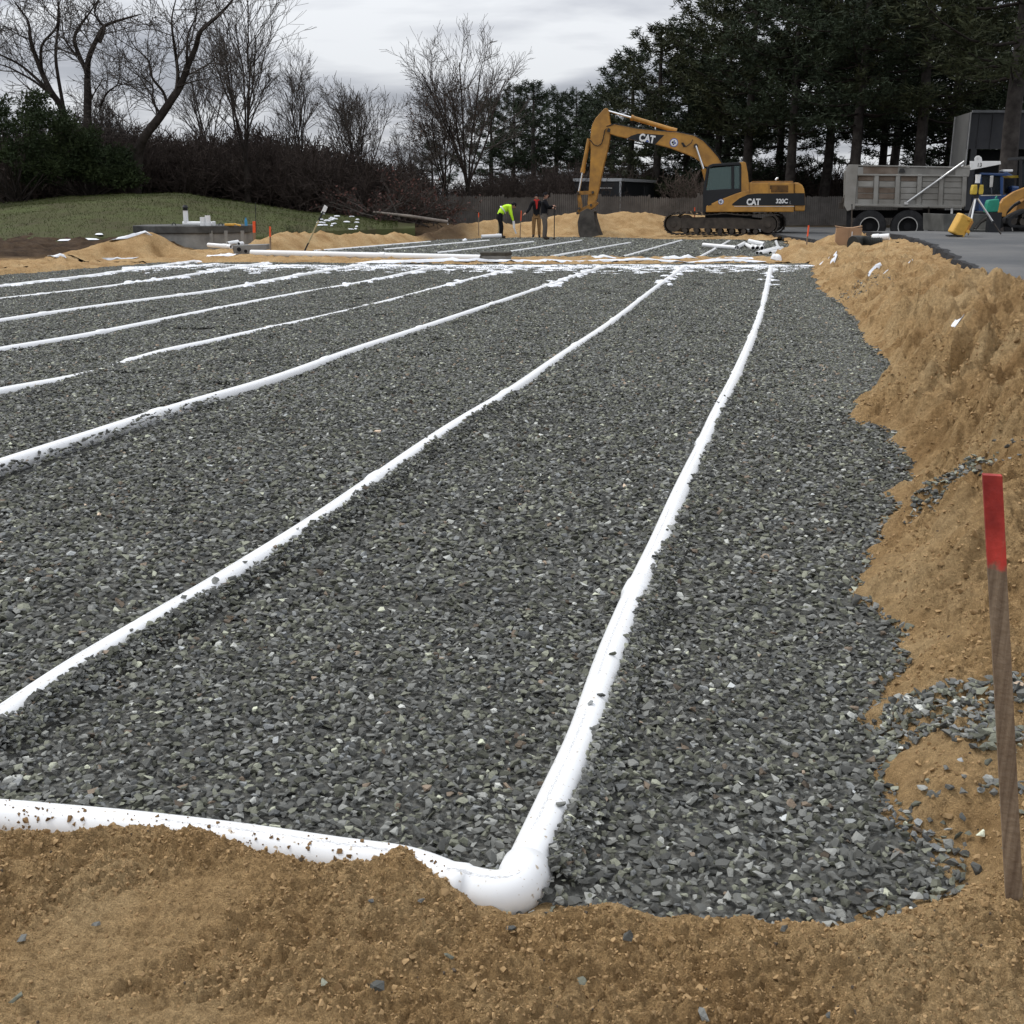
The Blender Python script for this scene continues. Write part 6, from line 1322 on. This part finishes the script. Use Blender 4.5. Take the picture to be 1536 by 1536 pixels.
up_ = [('pelvis', 'hem', 'dark'), ('pelvis', 'waist', 'dark'), ('waist', 'chest', 'dark'), ('chest', 'sh', 'dark'), ('sh', 'neck', 'skin'), ('sh', 'shl', 'dark'), ('shl', 'ell', 'dark'), ('ell', 'wrl', 'dark'), ('sh', 'shr', 'dark'), ('shr', 'elr', 'dark'), ('elr', 'wrr', 'dark')]
w2 = person('person', 'person in black coat with red scarf and tan trousers, arm stretched left', ground_y(804.5, 354, 47.4), 0, J, up_ + [(a if a != 'pelvis' else 'hem', b, c) for a, b, c in legs('tan')], KEY, group='workers at the far bed')
head(w2, (0, -0.02, 1.62), (-0.25, -1, 0), SKIN, DARKCLOTH)
hand(w2, (-0.44, -0.14, 0.98), (-0.8, -0.3, -0.4), SKIN); hand(w2, (0.24, -0.08, 0.88), (0, -0.1, -1), SKIN)
MB().tube([(-0.09, -0.03, 1.50), (0, -0.10, 1.47), (0.09, -0.03, 1.50), (0, 0.06, 1.51), (-0.09, -0.03, 1.50)], 0.04, 8).prism([(-0.06, 1.48), (0.06, 1.48), (0.03, 1.18), (-0.01, 1.14)], -0.215, -0.17).build('scarf', REDCLOTH, w2, True)
# 3: person in black jacket and grey trousers, turned to the right, holding a pole
J = {'pelvis': (0, 0, 0.95, 0.145), 'waist': (0, 0, 1.12, 0.15), 'chest': (0.01, 0, 1.34, 0.175), 'sh': (0.01, 0, 1.48, 0.11), 'neck': (0.03, 0, 1.56, 0.058), 'hem': (0, 0, 0.90, 0.16),
     'shl': (0.01, -0.19, 1.45, 0.09), 'ell': (0.16, -0.24, 1.24, 0.066), 'wrl': (0.34, -0.16, 1.28, 0.046), 'shr': (0.01, 0.19, 1.45, 0.09), 'elr': (0.14, 0.24, 1.22, 0.066), 'wrr': (0.33, 0.10, 1.20, 0.046),
     'hipl': (0, -0.10, 0.88, 0.118), 'kneel': (0.03, -0.12, 0.50, 0.088), 'ankl': (-0.02, -0.13, 0.09, 0.066), 'toel': (0.16, -0.14, 0.045, 0.048), 'hipr': (0, 0.10, 0.88, 0.118), 'kneer': (0.06, 0.12, 0.50, 0.088), 'ankr': (0.05, 0.13, 0.09, 0.066), 'toer': (0.23, 0.14, 0.045, 0.048)}
w3 = person('person', 'person in black jacket and grey trousers gripping an upright pole', ground_y(816, 360, 44.9), 0, J, [(a, b, c) for a, b, c in up_] + [(a if a != 'pelvis' else 'hem', b, c) for a, b, c in legs('grey')], KEY, group='workers at the far bed')
head(w3, (0.05, 0, 1.68), (1, -0.35, 0.05), SKIN, DARKCLOTH)
hand(w3, (0.33, -0.16, 1.28), (0.9, 0.5, 0.2), SKIN, 1.0); hand(w3, (0.32, 0.10, 1.20), (0.9, -0.6, 0.1), SKIN, 1.0)
p_ = Vector(w3.location); pl_ = thing('pole', 'dark upright pole gripped by the standing worker', 'pole', p_ + Vector((0.40, -0.05, 0)))
MB().tube([(0, 0, 0), (0, 0, 1.34)], 0.018, 8).build('shaft', BLACK, pl_); MB().box((0, 0, 0.03), (0.10, 0.04, 0.12)).build('foot_blade', STEEL, pl_)

# ================================================================== TREES
class TubeBag:
    def __init__(s): s.V = []; s.F = []; s.n = 0; s.leaf = []
    def add(s, P, Rr, n):
        P = np.asarray(P, float); k = len(P); T = np.gradient(P, axis=0); T /= np.linalg.norm(T, axis=1)[:, None] + 1e-9
        ref = np.array([0.31, 0.95, 0.05]) if abs(T[0, 2]) > 0.6 else np.array([0, 0, 1.0])
        a = np.cross(T, ref); a /= np.linalg.norm(a, axis=1)[:, None] + 1e-9; b = np.cross(a, T); w = np.arange(n) * 2 * np.pi / n
        V = P[:, None] + np.asarray(Rr)[:, None, None] * (a[:, None] * np.cos(w)[None, :, None] + b[:, None] * np.sin(w)[None, :, None])
        i, j = np.meshgrid(np.arange(k - 1), np.arange(n), indexing='ij'); j2 = (j + 1) % n
        Q = np.stack([i * n + j, i * n + j2, (i + 1) * n + j2, (i + 1) * n + j], -1).reshape(-1, 4) + s.n
        s.V.append(V.reshape(-1, 3)); s.F.append(Q); s.n += k * n
    def mesh(s, name): return tri_mesh(name, np.concatenate(s.V), np.concatenate(s.F), True)
def branch(bag, r0, p, d, ln, r, lvl, maxl, prm, crown):
    """grow one branch and its offspring; prm: up (lift), wig, n (children per level), ang, shrink"""
    k = max(3, int(ln / prm.get('seg', 0.5)) + 2); k = min(k, 7)
    P = [np.array(p)]; d = np.array(d, float)
    for i in range(k - 1):
        d = d + r0.normal(0, prm['wig'], 3) + np.array([0, 0, prm['up'] * (0.4 + lvl * 0.3)]) / k; d /= np.linalg.norm(d); P.append(P[-1] + d * ln / (k - 1))
    P = np.array(P); rad = np.linspace(r, max(r * 0.45, prm['tip']), k)
    (bag if lvl < prm.get('split', 1) else crown).add(P, rad, 6 if r > 0.06 else (4 if r > 0.02 else 3))
    if lvl >= maxl:
        if 'leaf' in prm and r0.random() < prm['leaf']: crown.leaf.append(P[-1])
        return
    nch = prm['n'][lvl]
    for c in range(nch):
        t = prm['start'] + (1 - prm['start']) * (c + r0.random()) / nch; f = t * (k - 1); i = min(int(f), k - 2); q = P[i] + (P[i + 1] - P[i]) * (f - i); dd = P[i + 1] - P[i]; dd = dd / np.linalg.norm(dd)
        az = r0.uniform(0, 2 * np.pi); a = np.cross(dd, [0.2, 0.3, 1.0]); a /= np.linalg.norm(a) + 1e-9; b = np.cross(a, dd); ang_ = R(prm['ang']) * r0.uniform(0.6, 1.3)
        nd = dd * math.cos(ang_) + (a * math.cos(az) + b * math.sin(az)) * math.sin(ang_)
        cl = ln * prm['shrink'] * r0.uniform(0.65, 1.2) * (1.15 - 0.45 * t); branch(bag, r0, q, nd, max(cl, 0.3), max(rad[i] * 0.55, prm['tip']), lvl + 1, maxl, prm, crown)
def leaf_mesh(name, pts, size, r0, per=1):
    pts = np.repeat(np.array(pts), per, 0); n = len(pts); pts = pts + r0.normal(0, size * 1.2, (n, 3)); d1 = r0.normal(size=(n, 3)); d1 /= np.linalg.norm(d1, axis=1)[:, None]; d2 = r0.normal(size=(n, 3)); d2 -= (d1 * d2).sum(1)[:, None] * d1; d2 /= np.linalg.norm(d2, axis=1)[:, None]
    s = size * r0.uniform(0.6, 1.3, (n, 1)); V = np.stack([pts - d1 * s, pts + d2 * s * 0.5, pts + d1 * s, pts - d2 * s * 0.5], 1).reshape(-1, 3)
    return tri_mesh(name, V, np.arange(4 * n).reshape(-1, 4))
def finish_tree(root, bag, crown, bark, twig=None, leafm=None, lsize=0.06, r0=None, per=1):
    link('trunk', bag.mesh('trunk'), bark, root); cr_ = link('crown', crown.mesh('crown'), twig or bark, root)
    if crown.leaf and leafm: link('dry_leaves', leaf_mesh('dry_leaves', crown.leaf, lsize, r0, per), leafm, cr_)
TREES = 'bare trees behind the lawn'
def limb_tree(label, limbs, Y, prm, maxl, seed, bark=BARK, zbase=None):
    """tree whose main limbs follow given courses; limbs: list of (sight points, r0, r1)"""
    r0 = np.random.default_rng(seed); b0 = at(*limbs[0][0][0], Y); root = thing('bare_tree', label, 'tree', b0, group=TREES); bag, crown = TubeBag(), TubeBag(); o0 = np.array(b0)
    for li, (pts, ra, rb, n_ch) in enumerate(limbs):
        P = [np.array(at(px, py, Y)) - o0 + np.array([0, r0.normal(0, 0.15) + 0.25 * math.sin(i * 1.3 + li) * (li > 0), 0]) for i, (px, py) in enumerate(pts)]
        P = np.array([tuple(v) for v in smooth_path([Vector(p) for p in P], 4)]); rad = (rb * 0.3 + (ra - rb * 0.3) * np.linspace(1, 0, len(P)) ** 0.85) * 0.72; bag.add(P, rad, 8)
        for c in range(n_ch):
            t = (0.30 if li == 0 else 0.12) + (0.88 if li else 0.7) * (c + r0.random()) / n_ch; t = min(t, 0.999); f = t * (len(P) - 1); i = min(int(f), len(P) - 2); q = P[i]; dd = P[i + 1] - P[i]; dd /= np.linalg.norm(dd)
            az = r0.uniform(0, 2 * np.pi); a = np.cross(dd, [0.2, 1, 0.1]); a /= np.linalg.norm(a); b = np.cross(a, dd); an_ = R(prm['ang']) * r0.uniform(0.7, 1.4); nd = dd * math.cos(an_) + (a * math.cos(az) + b * math.sin(az)) * math.sin(an_)
            branch(bag, r0, q, nd, prm['len'] * r0.uniform(0.6, 1.25), max(rad[i] * 0.30, 0.022), 1, maxl, prm, crown)
    finish_tree(root, bag, crown, bark, BARK_GREY)
PRM = dict(up=0.10, wig=0.16, n=[0, 6, 6, 4], ang=44, shrink=0.60, start=0.12, tip=0.0085, len=2.3, seg=0.4)
limb_tree('leaning bare tree with dark bent trunk behind the lawn', [
    ([(203, 300), (203, 262), (206, 228), (218, 205), (240, 176), (258, 150), (270, 128), (282, 98), (292, 72), (304, 48), (322, 25), (345, 5), (362, -20)], 0.34, 0.10, 7),
    ([(262, 140), (264, 112), (262, 85), (262, 55), (258, 25), (266, -15)], 0.13, 0.06, 6), ([(250, 160), (244, 138), (232, 118), (222, 90), (200, 70), (188, 45)], 0.10, 0.035, 7), ([(278, 112), (284, 80), (282, 50), (292, 20), (290, -20)], 0.09, 0.04, 5),
    ([(243, 172), (232, 152), (228, 130), (212, 116), (196, 108)], 0.08, 0.03, 6), ([(268, 130), (290, 122), (312, 118), (335, 122)], 0.05, 0.02, 4), ([(222, 200), (208, 196), (198, 188), (186, 180)], 0.05, 0.02, 4)], 49.5, PRM, 3, 11)
limb_tree('bare tree with forked crooked limbs rising behind the evergreen shrub', [
    ([(134, 300), (134, 240), (130, 190), (130, 140), (128, 115), (135, 90), (146, 60), (160, 40), (188, 28), (212, 20)], 0.30, 0.08, 6), ([(130, 112), (118, 85), (112, 60), (118, 42), (135, 20), (150, -10)], 0.15, 0.06, 6), ([(145, 62), (150, 40), (146, 20), (160, -15)], 0.11, 0.05, 6),
    ([(148, 160), (162, 140), (176, 125), (184, 105)], 0.08, 0.03, 6), ([(118, 85), (100, 60), (90, 30), (80, -5)], 0.07, 0.03, 5)], 51, dict(PRM, len=2.0), 3, 12)
limb_tree('bare tree at the far left with limbs sweeping left', [
    ([(110, 300), (104, 210), (92, 165), (75, 135), (55, 95), (45, 60), (38, 30), (20, 0)], 0.28, 0.07, 7), ([(78, 140), (50, 115), (25, 95), (0, 80), (-30, 60)], 0.12, 0.05, 7), ([(84, 150), (55, 125), (30, 110), (5, 98), (-25, 95)], 0.10, 0.04, 6), ([(62, 105), (66, 70), (84, 40), (86, 10), (90, -20)], 0.10, 0.05, 6), ([(100, 190), (88, 100), (84, 60), (86, 20), (84, -20)], 0.12, 0.07, 7), ([(46, 60), (25, 50), (0, 35)], 0.06, 0.03, 5)], 53, dict(PRM, len=2.2), 3, 13)
def vase_tree(label, px, py_base, py_top, Y, stems, spread, seed, prm, maxl=3, bark=BARK, leaf=None, per=1, trunk=None, group=TREES):
    """upright tree: a short trunk that divides into many ascending stems"""
    r0 = np.random.default_rng(seed); b0 = at(px, py_base, Y); ht = at(px, py_top, Y).z - b0.z; root = thing('bare_tree', label, 'tree', b0, group=group); bag, crown = TubeBag(), TubeBag()
    th = ht * (trunk or 0.22); bag.add(np.array([[0, 0, -0.2], [0.03, 0, th * 0.5], [0, 0.02, th]]), [ht * 0.017, ht * 0.014, ht * 0.011], 8)
    for s in range(stems):
        az = 2 * np.pi * s / stems + r0.uniform(-.4, .4); lean = spread * r0.uniform(0.25, 1.1) if s else 0.03; d = np.array([math.cos(az) * lean, math.sin(az) * lean, 1.0]); d /= np.linalg.norm(d)
        branch(bag, r0, (0, 0, th * r0.uniform(0.55, 1.0)), d, (ht - th) * r0.uniform(0.62, 0.80) * (1.0 if s else 1.22), ht * 0.0062, 0, maxl, prm, crown)
    finish_tree(root, bag, crown, bark, BARK_GREY, DRY_LEAF if leaf else None, 0.07, r0, per); return root
VP = dict(up=0.22, wig=0.065, n=[9, 7, 4, 0], ang=34, shrink=0.52, start=0.22, tip=0.0075, seg=0.9, split=1)
vase_tree('tall bare tree with many upright stems, right of the leaning tree', 372, 300, -45, 54, 7, 0.50, 21, VP, 3)
vase_tree('bare multi stemmed tree with a low rounded crown, left of the fence', 540, 318, 108, 56, 8, 0.62, 22, dict(VP, n=[9, 7, 4, 0]), 3)
vase_tree('bare tree with a tall oval crown standing at the fence', 703, 335, 22, 60, 7, 0.52, 23, dict(VP, n=[9, 8, 4, 0], ang=38), 3, trunk=0.20)
vase_tree('bare tree keeping brown leaves, left of the tree at the fence', 668, 330, 110, 61, 7, 0.7, 24, dict(VP, n=[9, 7, 4, 0], ang=38, leaf=0.22), 3, leaf=True, per=1)
vase_tree('slim bare tree between the upright stemmed tree and the low one', 455, 312, 60, 60, 5, 0.30, 25, dict(VP, n=[8, 6, 4, 0]), 3)
vase_tree('bare tree behind the leaning tree, with thin pale limbs', 320, 300, 40, 63, 5, 0.30, 26, dict(VP, n=[8, 6, 4, 0]), 3, BARK_GREY)
vase_tree('low bare tree with crooked twigs under the leaning trunk', 175, 298, 110, 57, 7, 0.5, 27, dict(VP, n=[9, 7, 4, 0], wig=0.13, ang=40), 3)
vase_tree('low bare tree between the fence tree and the low rounded one', 620, 325, 190, 66, 6, 0.5, 28, dict(VP, n=[8, 6, 4, 0], wig=0.12, ang=42), 3)

# thicket: a dark mass of stems and twigs (one mass, instanced bushes)
TH_C = bpy.data.collections.new('thicket_bushes')
for k in range(5):
    r0 = np.random.default_rng(60 + k); bag = TubeBag()
    for s in range(16):
        az = r0.uniform(0, 6.28); ln_ = r0.uniform(1.6, 2.6); d = np.array([math.cos(az) * r0.uniform(.1, .75), math.sin(az) * r0.uniform(.1, .75), 1.0]); d /= np.linalg.norm(d)
        branch(bag, r0, (r0.normal(0, .35), r0.normal(0, .35), -0.1), d, ln_, 0.022, 0, 2, dict(up=0.1, wig=0.16, n=[8, 5, 0], ang=48, shrink=0.50, start=0.1, tip=0.011, seg=0.6, split=9), bag)
    me = bag.mesh('bush'); me.materials.append(TWIG_RED); TH_C.objects.link(bpy.data.objects.new('bush_%d' % k, me))
def zone(n, px0, px1, Y0, Y1, htab, seed):
    r0 = np.random.default_rng(seed); px = r0.uniform(px0, px1, n); Yq = r0.uniform(Y0, Y1, n); hs = np.interp(px, [a for a, b in htab], [b for a, b in htab])
    P = []; S = []
    for a, y_, t_ in zip(px, Yq, hs):
        q = at(a, 300, y_); zg = 0.3 if a > 560 else max(0.3, lawn_z(q.x, min(y_, 60)) - 0.1 if a < 520 else 0.4); P.append((q.x, y_, zg)); S.append(max(at(a, t_, y_).z - zg, 1.0) / 3.3 * r0.uniform(0.75, 1.12))
    return np.array(P), np.array(S)
P1, S1 = zone(150, 150, 620, 53, 70, [(150, 165), (215, 185), (300, 185), (400, 180), (480, 190), (560, 215), (620, 245)], 71)
P2, S2 = zone(60, 600, 900, 61, 78, [(600, 260), (660, 255), (760, 250), (820, 230), (900, 240)], 72)
P3, S3 = zone(110, 900, 1540, 70, 88, [(900, 240), (1040, 235), (1170, 225), (1300, 232), (1540, 225)], 73)
P4, S4 = zone(40, -60, 180, 54, 66, [(-60, 180), (60, 150), (180, 165)], 74)
Pt = np.concatenate([P1, P2, P3, P4]); St = np.concatenate([S1, S2, S3, S4]); k = len(Pt)
tho = gn_scatter('thicket', Pt, rng.uniform(0, 6.28, k), St, rng.integers(0, 5, k), TH_C); props(tho, 'dense dark mass of leafless brush behind lawn and fence', 'thicket', kind='stuff')
# pale bush above the fence left of the excavator cab
q = at(1035, 335, 62); bo = thing('bare_bush', 'pale brown leafless bush above the fence beside the excavator cab', 'bush', q); bg_ = TubeBag(); r0 = np.random.default_rng(5)
for s in range(22):
    az = r0.uniform(0, 6.28); d = np.array([math.cos(az) * r0.uniform(.05, .6), math.sin(az) * r0.uniform(.05, .6), 1.0]); d /= np.linalg.norm(d); branch(bg_, r0, (r0.normal(0, .3), r0.normal(0, .3), 0), d, 2.3, 0.02, 0, 2, dict(up=0.1, wig=0.12, n=[7, 4, 0], ang=40, shrink=0.42, start=0.2, tip=0.010, seg=0.6, split=9), bg_)
link('twigs', bg_.mesh('twigs'), mat('pale_twig', (0.10, 0.075, 0.06), 0.9), bo)

# evergreen shrubs on the left
def shrub(label, px0, px1, py0, py1, Y, seed, n, m):
    r0 = np.random.default_rng(seed); b0 = at((px0 + px1) / 2, py1, Y); w = (at(px1, py1, Y).x - at(px0, py1, Y).x) / 2; h_ = at(px0, py0, Y).z - b0.z; root = thing('evergreen_shrub', label, 'shrub', b0, group='evergreen shrubs at the lawn edge')
    ph = r0.uniform(0, 6.28, 6); nc = 170; a = r0.uniform(0, 2 * np.pi, nc); el = r0.uniform(-0.25, 1.0, nc); rad = r0.uniform(0.55, 1.0, nc) ** 0.6
    rr_ = 1 + 0.16 * np.sin(2 * a + ph[0]) + 0.12 * np.sin(3 * a + ph[1] + el * 3); ce = np.sqrt(1 - np.clip(el, -1, 1) ** 2 * 0.95)
    C = np.stack([w * rr_ * rad * ce * np.cos(a), w * 0.75 * rr_ * rad * ce * np.sin(a), h_ * (0.42 + 0.55 * el * rad) ], 1)
    tw = 14; st_ = np.repeat(C, n, 0); N_ = len(st_); off = r0.normal(0, 1, (N_, 3)); off *= (0.34 * r0.random((N_, 1)) ** 0.5) / np.linalg.norm(off, axis=1)[:, None] * np.array([1.2, 1.2, 0.8]); P = st_ + off; P[:, 2] = np.maximum(P[:, 2], 0.02)
    d1 = off + r0.normal(0, 0.25, (N_, 3)) + np.array([0, 0, 0.15]); d1 /= np.linalg.norm(d1, axis=1)[:, None]; d2 = np.cross(d1, r0.normal(size=(N_, 3))); d2 /= np.linalg.norm(d2, axis=1)[:, None]; s = r0.uniform(0.07, 0.15, (N_, 1))
    V = np.stack([P, P + d1 * s * 0.6 + d2 * s * 0.22, P + d1 * s * 1.5, P + d1 * s * 0.6 - d2 * s * 0.22], 1).reshape(-1, 3); link('foliage', tri_mesh('foliage', V, np.arange(4 * N_).reshape(-1, 4)), m, root)
    bg = TubeBag()
    for s_ in range(18):
        e_ = C[r0.integers(0, nc)]; bg.add(np.array([[r0.normal(0, .15), r0.normal(0, .15), -0.1], e_ * np.array([.45, .45, .55]), e_]), [0.05, 0.035, 0.012], 4)
    link('stems', bg.mesh('stems'), BARK, root)
shrub('large dark evergreen shrub at the left edge of the lawn', -95, 150, 132, 305, 47.5, 31, 150, SHRUB_LEAF)
shrub('smaller dark evergreen shrub right of the large one', 60, 205, 205, 302, 49.0, 32, 110, SHRUB_LEAF)
# rush clump on the lawn
q = at(437, 338, 40); bo = thing('rush_clump', 'dark clump of upright stalks on the lawn beside the sand', 'plant', (q.x, 40, lawn_z(q.x, 40) - 0.05)); bg = TubeBag()
for s in range(70):
    x_, y_ = r0.normal(0, .22), r0.normal(0, .15); bg.add(np.array([[x_, y_, 0], [x_ * 1.1, y_ * 1.1, 0.35], [x_ * 1.4 + r0.normal(0, .05), y_ * 1.4, r0.uniform(.5, .8)]]), [0.012, 0.010, 0.005], 3)
link('stalks', bg.mesh('stalks'), mat('stalk', (0.04, 0.045, 0.022), 0.9), bo)

# brush pile: felled branches with reddish leaves and a long pale pole
q = at(590, 328, 50); bp = thing('brush_pile', 'heap of felled reddish branches lying in front of the fence', 'brush pile', (q.x, 50, 0.35)); bag = TubeBag(); crown = TubeBag()
for s in range(34):
    az = r0.uniform(0, 6.28); d = np.array([math.cos(az), math.sin(az) * 0.5, r0.uniform(0.05, 0.55)]); d /= np.linalg.norm(d)
    branch(bag, r0, (r0.normal(0.4, .9), r0.normal(0, .4), r0.uniform(0, .6)), d, r0.uniform(1.2, 2.6), 0.03, 0, 2, dict(up=0.02, wig=0.12, n=[8, 5, 0], ang=40, shrink=0.42, start=0.15, tip=0.011, seg=0.6, split=2, leaf=0.5), crown)
for a, b in ((at(545, 322, 48.6), at(495, 303, 49)), (at(560, 325, 48.6), at(505, 313, 48.8)), (at(550, 318, 48.6), at(520, 300, 48.8)), (at(600, 330, 48.8), at(580, 290, 49))):
    bag.add(np.array([tuple(a - q), tuple((a + b) / 2 - q + Vector((0, 0, 0.05))), tuple(b - q)]) + np.array([0, 0, q.z - 0.35]), [0.04, 0.03, 0.015], 5)
link('branches', bag.mesh('branches'), BARK_GREY, bp); cr_ = link('twigs', crown.mesh('twigs'), TWIG_RED, bp); link('dry_leaves', leaf_mesh('dry_leaves', crown.leaf, 0.07, r0, 2), mat('red_leaf', (0.085, 0.04, 0.032), 0.9, var=0.3), cr_)
a, b = at(560, 318, 48.2), at(672, 333, 48.2); o = thing('felled_trunk', 'long pale felled trunk lying along the front of the brush pile', 'log', a); MB().tube([(0, 0, 0), (b - a) * 0.5 + Vector((0, 0, 0.03)), b - a], [0.045, 0.06, 0.07], 8).build('log', mat('pale_bark', (0.21, 0.18, 0.155), 0.9, scale=4, var=0.3), o, True)

# ------------------------------------------------------------------ pines
def pine_variant(seed, ht, low, warm=False, full=1.0):
    """(trunk mesh, limb mesh, foliage mesh) of a white pine: whorls of level limbs carrying flat plates of needle tufts"""
    r0 = np.random.default_rng(seed); bag = TubeBag(); lim = TubeBag(); tp_ = []; td = []; zt_ = np.linspace(-0.3, ht, 9); bend = r0.normal(0, 0.10, (9, 2)).cumsum(0) * 0.5; bend[0] = 0
    Pt_ = np.stack([bend[:, 0], bend[:, 1], zt_], 1); bag.add(Pt_, np.interp(zt_, [0, ht * .5, ht], [0.30, 0.19, 0.03]), 9)
    z_ = low
    while z_ < ht - 0.3:
        u = (z_ - low) / (ht - low); L_ = (3.7 * math.sin(math.pi * (0.20 + 0.80 * u) ** 0.9) + 0.5) * full; nb = r0.integers(3, 6); a0_ = r0.uniform(0, 6.28)
        for b_ in range(nb):
            if r0.random() < 0.14: continue
            az = a0_ + 2 * np.pi * b_ / nb + r0.normal(0, .25); ln_ = L_ * r0.uniform(0.55, 1.15); rise = r0.uniform(-0.05, 0.28) + 0.35 * u; c = np.array([np.interp(z_, zt_, Pt_[:, 0]), np.interp(z_, zt_, Pt_[:, 1]), z_]); dh = np.array([math.cos(az), math.sin(az), 0])
            P = np.stack([c + dh * ln_ * s + np.array([0, 0, 1]) * (rise * ln_ * s ** 1.4 - 0.10 * ln_ * math.sin(math.pi * s)) for s in (0, .25, .5, .75, 1)]); lim.add(P, np.linspace(0.06 - 0.03 * u, 0.012, 5), 4)
            nt = int(17 * ln_ / 2.2) + 3
            for t in range(nt):
                s = 0.28 + 0.75 * r0.random() ** 0.7; s = min(s, 1.0); lat = r0.normal(0, 0.24) * ln_ * (1.05 - abs(s - 0.6)); q_ = np.array([np.interp(s, [0, .25, .5, .75, 1], P[:, i]) for i in range(3)]); side_ = np.array([-dh[1], dh[0], 0])
                tp_.append(q_ + side_ * lat * 0.8 + np.array([0, 0, r0.normal(0.06, 0.09)])); td.append(dh * 0.6 + side_ * np.sign(lat) * 0.6 + np.array([0, 0, 0.35]))
        z_ += r0.uniform(0.42, 0.75)
    tp_ = np.array(tp_); td = np.array(td); nb = 13; C = np.repeat(tp_, nb, 0); D_ = np.repeat(td, nb, 0); n = len(C); d = D_ * 0.7 + r0.normal(0, 0.75, (n, 3)) * np.array([1, 1, 0.6]); d /= np.linalg.norm(d, axis=1)[:, None]; w = np.cross(d, r0.normal(size=(n, 3))); w /= np.linalg.norm(w, axis=1)[:, None]
    ln_ = r0.uniform(0.20, 0.40, (n, 1)); C = C + r0.normal(0, 0.09, (n, 3)); V = np.stack([C - w * 0.034, C + w * 0.034, C + d * ln_], 1).reshape(-1, 3)
    return bag.mesh('trunk'), lim.mesh('limbs'), tri_mesh('needles', V, np.arange(3 * n).reshape(-1, 3))
PV = [pine_variant(41, 15.5, 3.0), pine_variant(42, 17.0, 2.2, full=1.1), pine_variant(43, 14.0, 4.6, full=1.15), pine_variant(44, 11.0, 1.0, full=0.9)]
print('pine tris', [len(p[2].polygons) for p in PV])
for v in PV: v[0].materials.append(PINE_BARK); v[1].materials.append(BARK)
def pine(px, Y, var, sc, rz, label, group='tall pines behind the excavator and the lot', warm=False):
    p = at(px, 300, Y); o = thing('pine_tree', label, 'tree', (p.x, Y, 0.3), rz, group); t, l_, nd_ = PV[var]
    to = link('trunk', t, None, o); lo = link('limbs', l_, None, o); no = link('needles', nd_, None, o)
    if len(nd_.materials) == 0: nd_.materials.append(NEEDLE)
    no.material_slots[0].link = 'OBJECT'; no.material_slots[0].material = NEEDLE2 if warm else NEEDLE
    for q in (to, lo, no): q.scale = (sc, sc, sc)
POS = [(942, 78, 3, 0.98, 'short pine at the left end of the tall pine row, above the boom tip'), (985, 72, 3, 1.04, 'pine above the excavator boom, second in the row from the left'), (1025, 74, 0, 0.76, 'pine with a tufted top above the middle of the boom'),
       (1075, 70, 1, 0.86, 'tall pine above the excavator cab, reaching out of the picture'), (1120, 66, 2, 1.05, 'tall pine behind the rear of the excavator'), (1165, 76, 1, 1.0, 'tall pine standing farther back beyond the excavator\'s tail'), (1182, 62, 2, 1.0, 'tall pine with bare lower trunk just right of the excavator'),
       (1235, 68, 2, 1.1, 'tall pine between the excavator and the dump truck'), (1278, 58, 2, 1.05, 'thick trunked pine rising behind the tailgate of the dump truck'), (1322, 72, 2, 1.0, 'tall pine behind the left half of the truck bed'), (1375, 57, 2, 1.10, 'pine with pale trunk behind the middle of the truck bed'),
       (1415, 66, 0, 1.1, 'tall pine behind the right half of the truck bed'), (1455, 70, 1, 1.1, 'tall pine behind the corner of the grey building'), (1508, 46, 2, 1.28, 'pine trunk in front of the grey building'), (1550, 60, 1, 1.1, 'tall pine at the right edge behind the building'), (1340, 80, 3, 1.3, 'dense pine far behind the truck bed'), (1090, 88, 3, 1.2, 'dense pine far behind the excavator cab'), (1060, 84, 3, 1.0, 'dense low pine behind the boom foot')]
for i, (px, Y, v, sc, lab) in enumerate(POS): pine(px, Y, v, sc, i * 1.37, lab, warm=(i % 3 == 1))
FPOS = [(735, 98, 'left of the fence tree crown'), (770, 95, 'right of the fence tree'), (800, 92, 'above the bending worker'), (832, 96, 'above the standing workers'), (862, 92, 'left of the excavator stick'), (893, 98, 'behind the excavator stick'), (915, 90, 'right of the excavator stick'), (650, 110, 'left behind the bare fence tree')]
for i, (px, Y, w_) in enumerate(FPOS): pine(px, Y, (3, 0, 3, 3, 0, 3, 3, 3)[i], (0.86, 0.66, 0.92, 0.88, 0.62, 0.86, 0.9, 0.6)[i], i * 2.1, 'distant low pine ' + w_, 'distant pines beyond the fence')
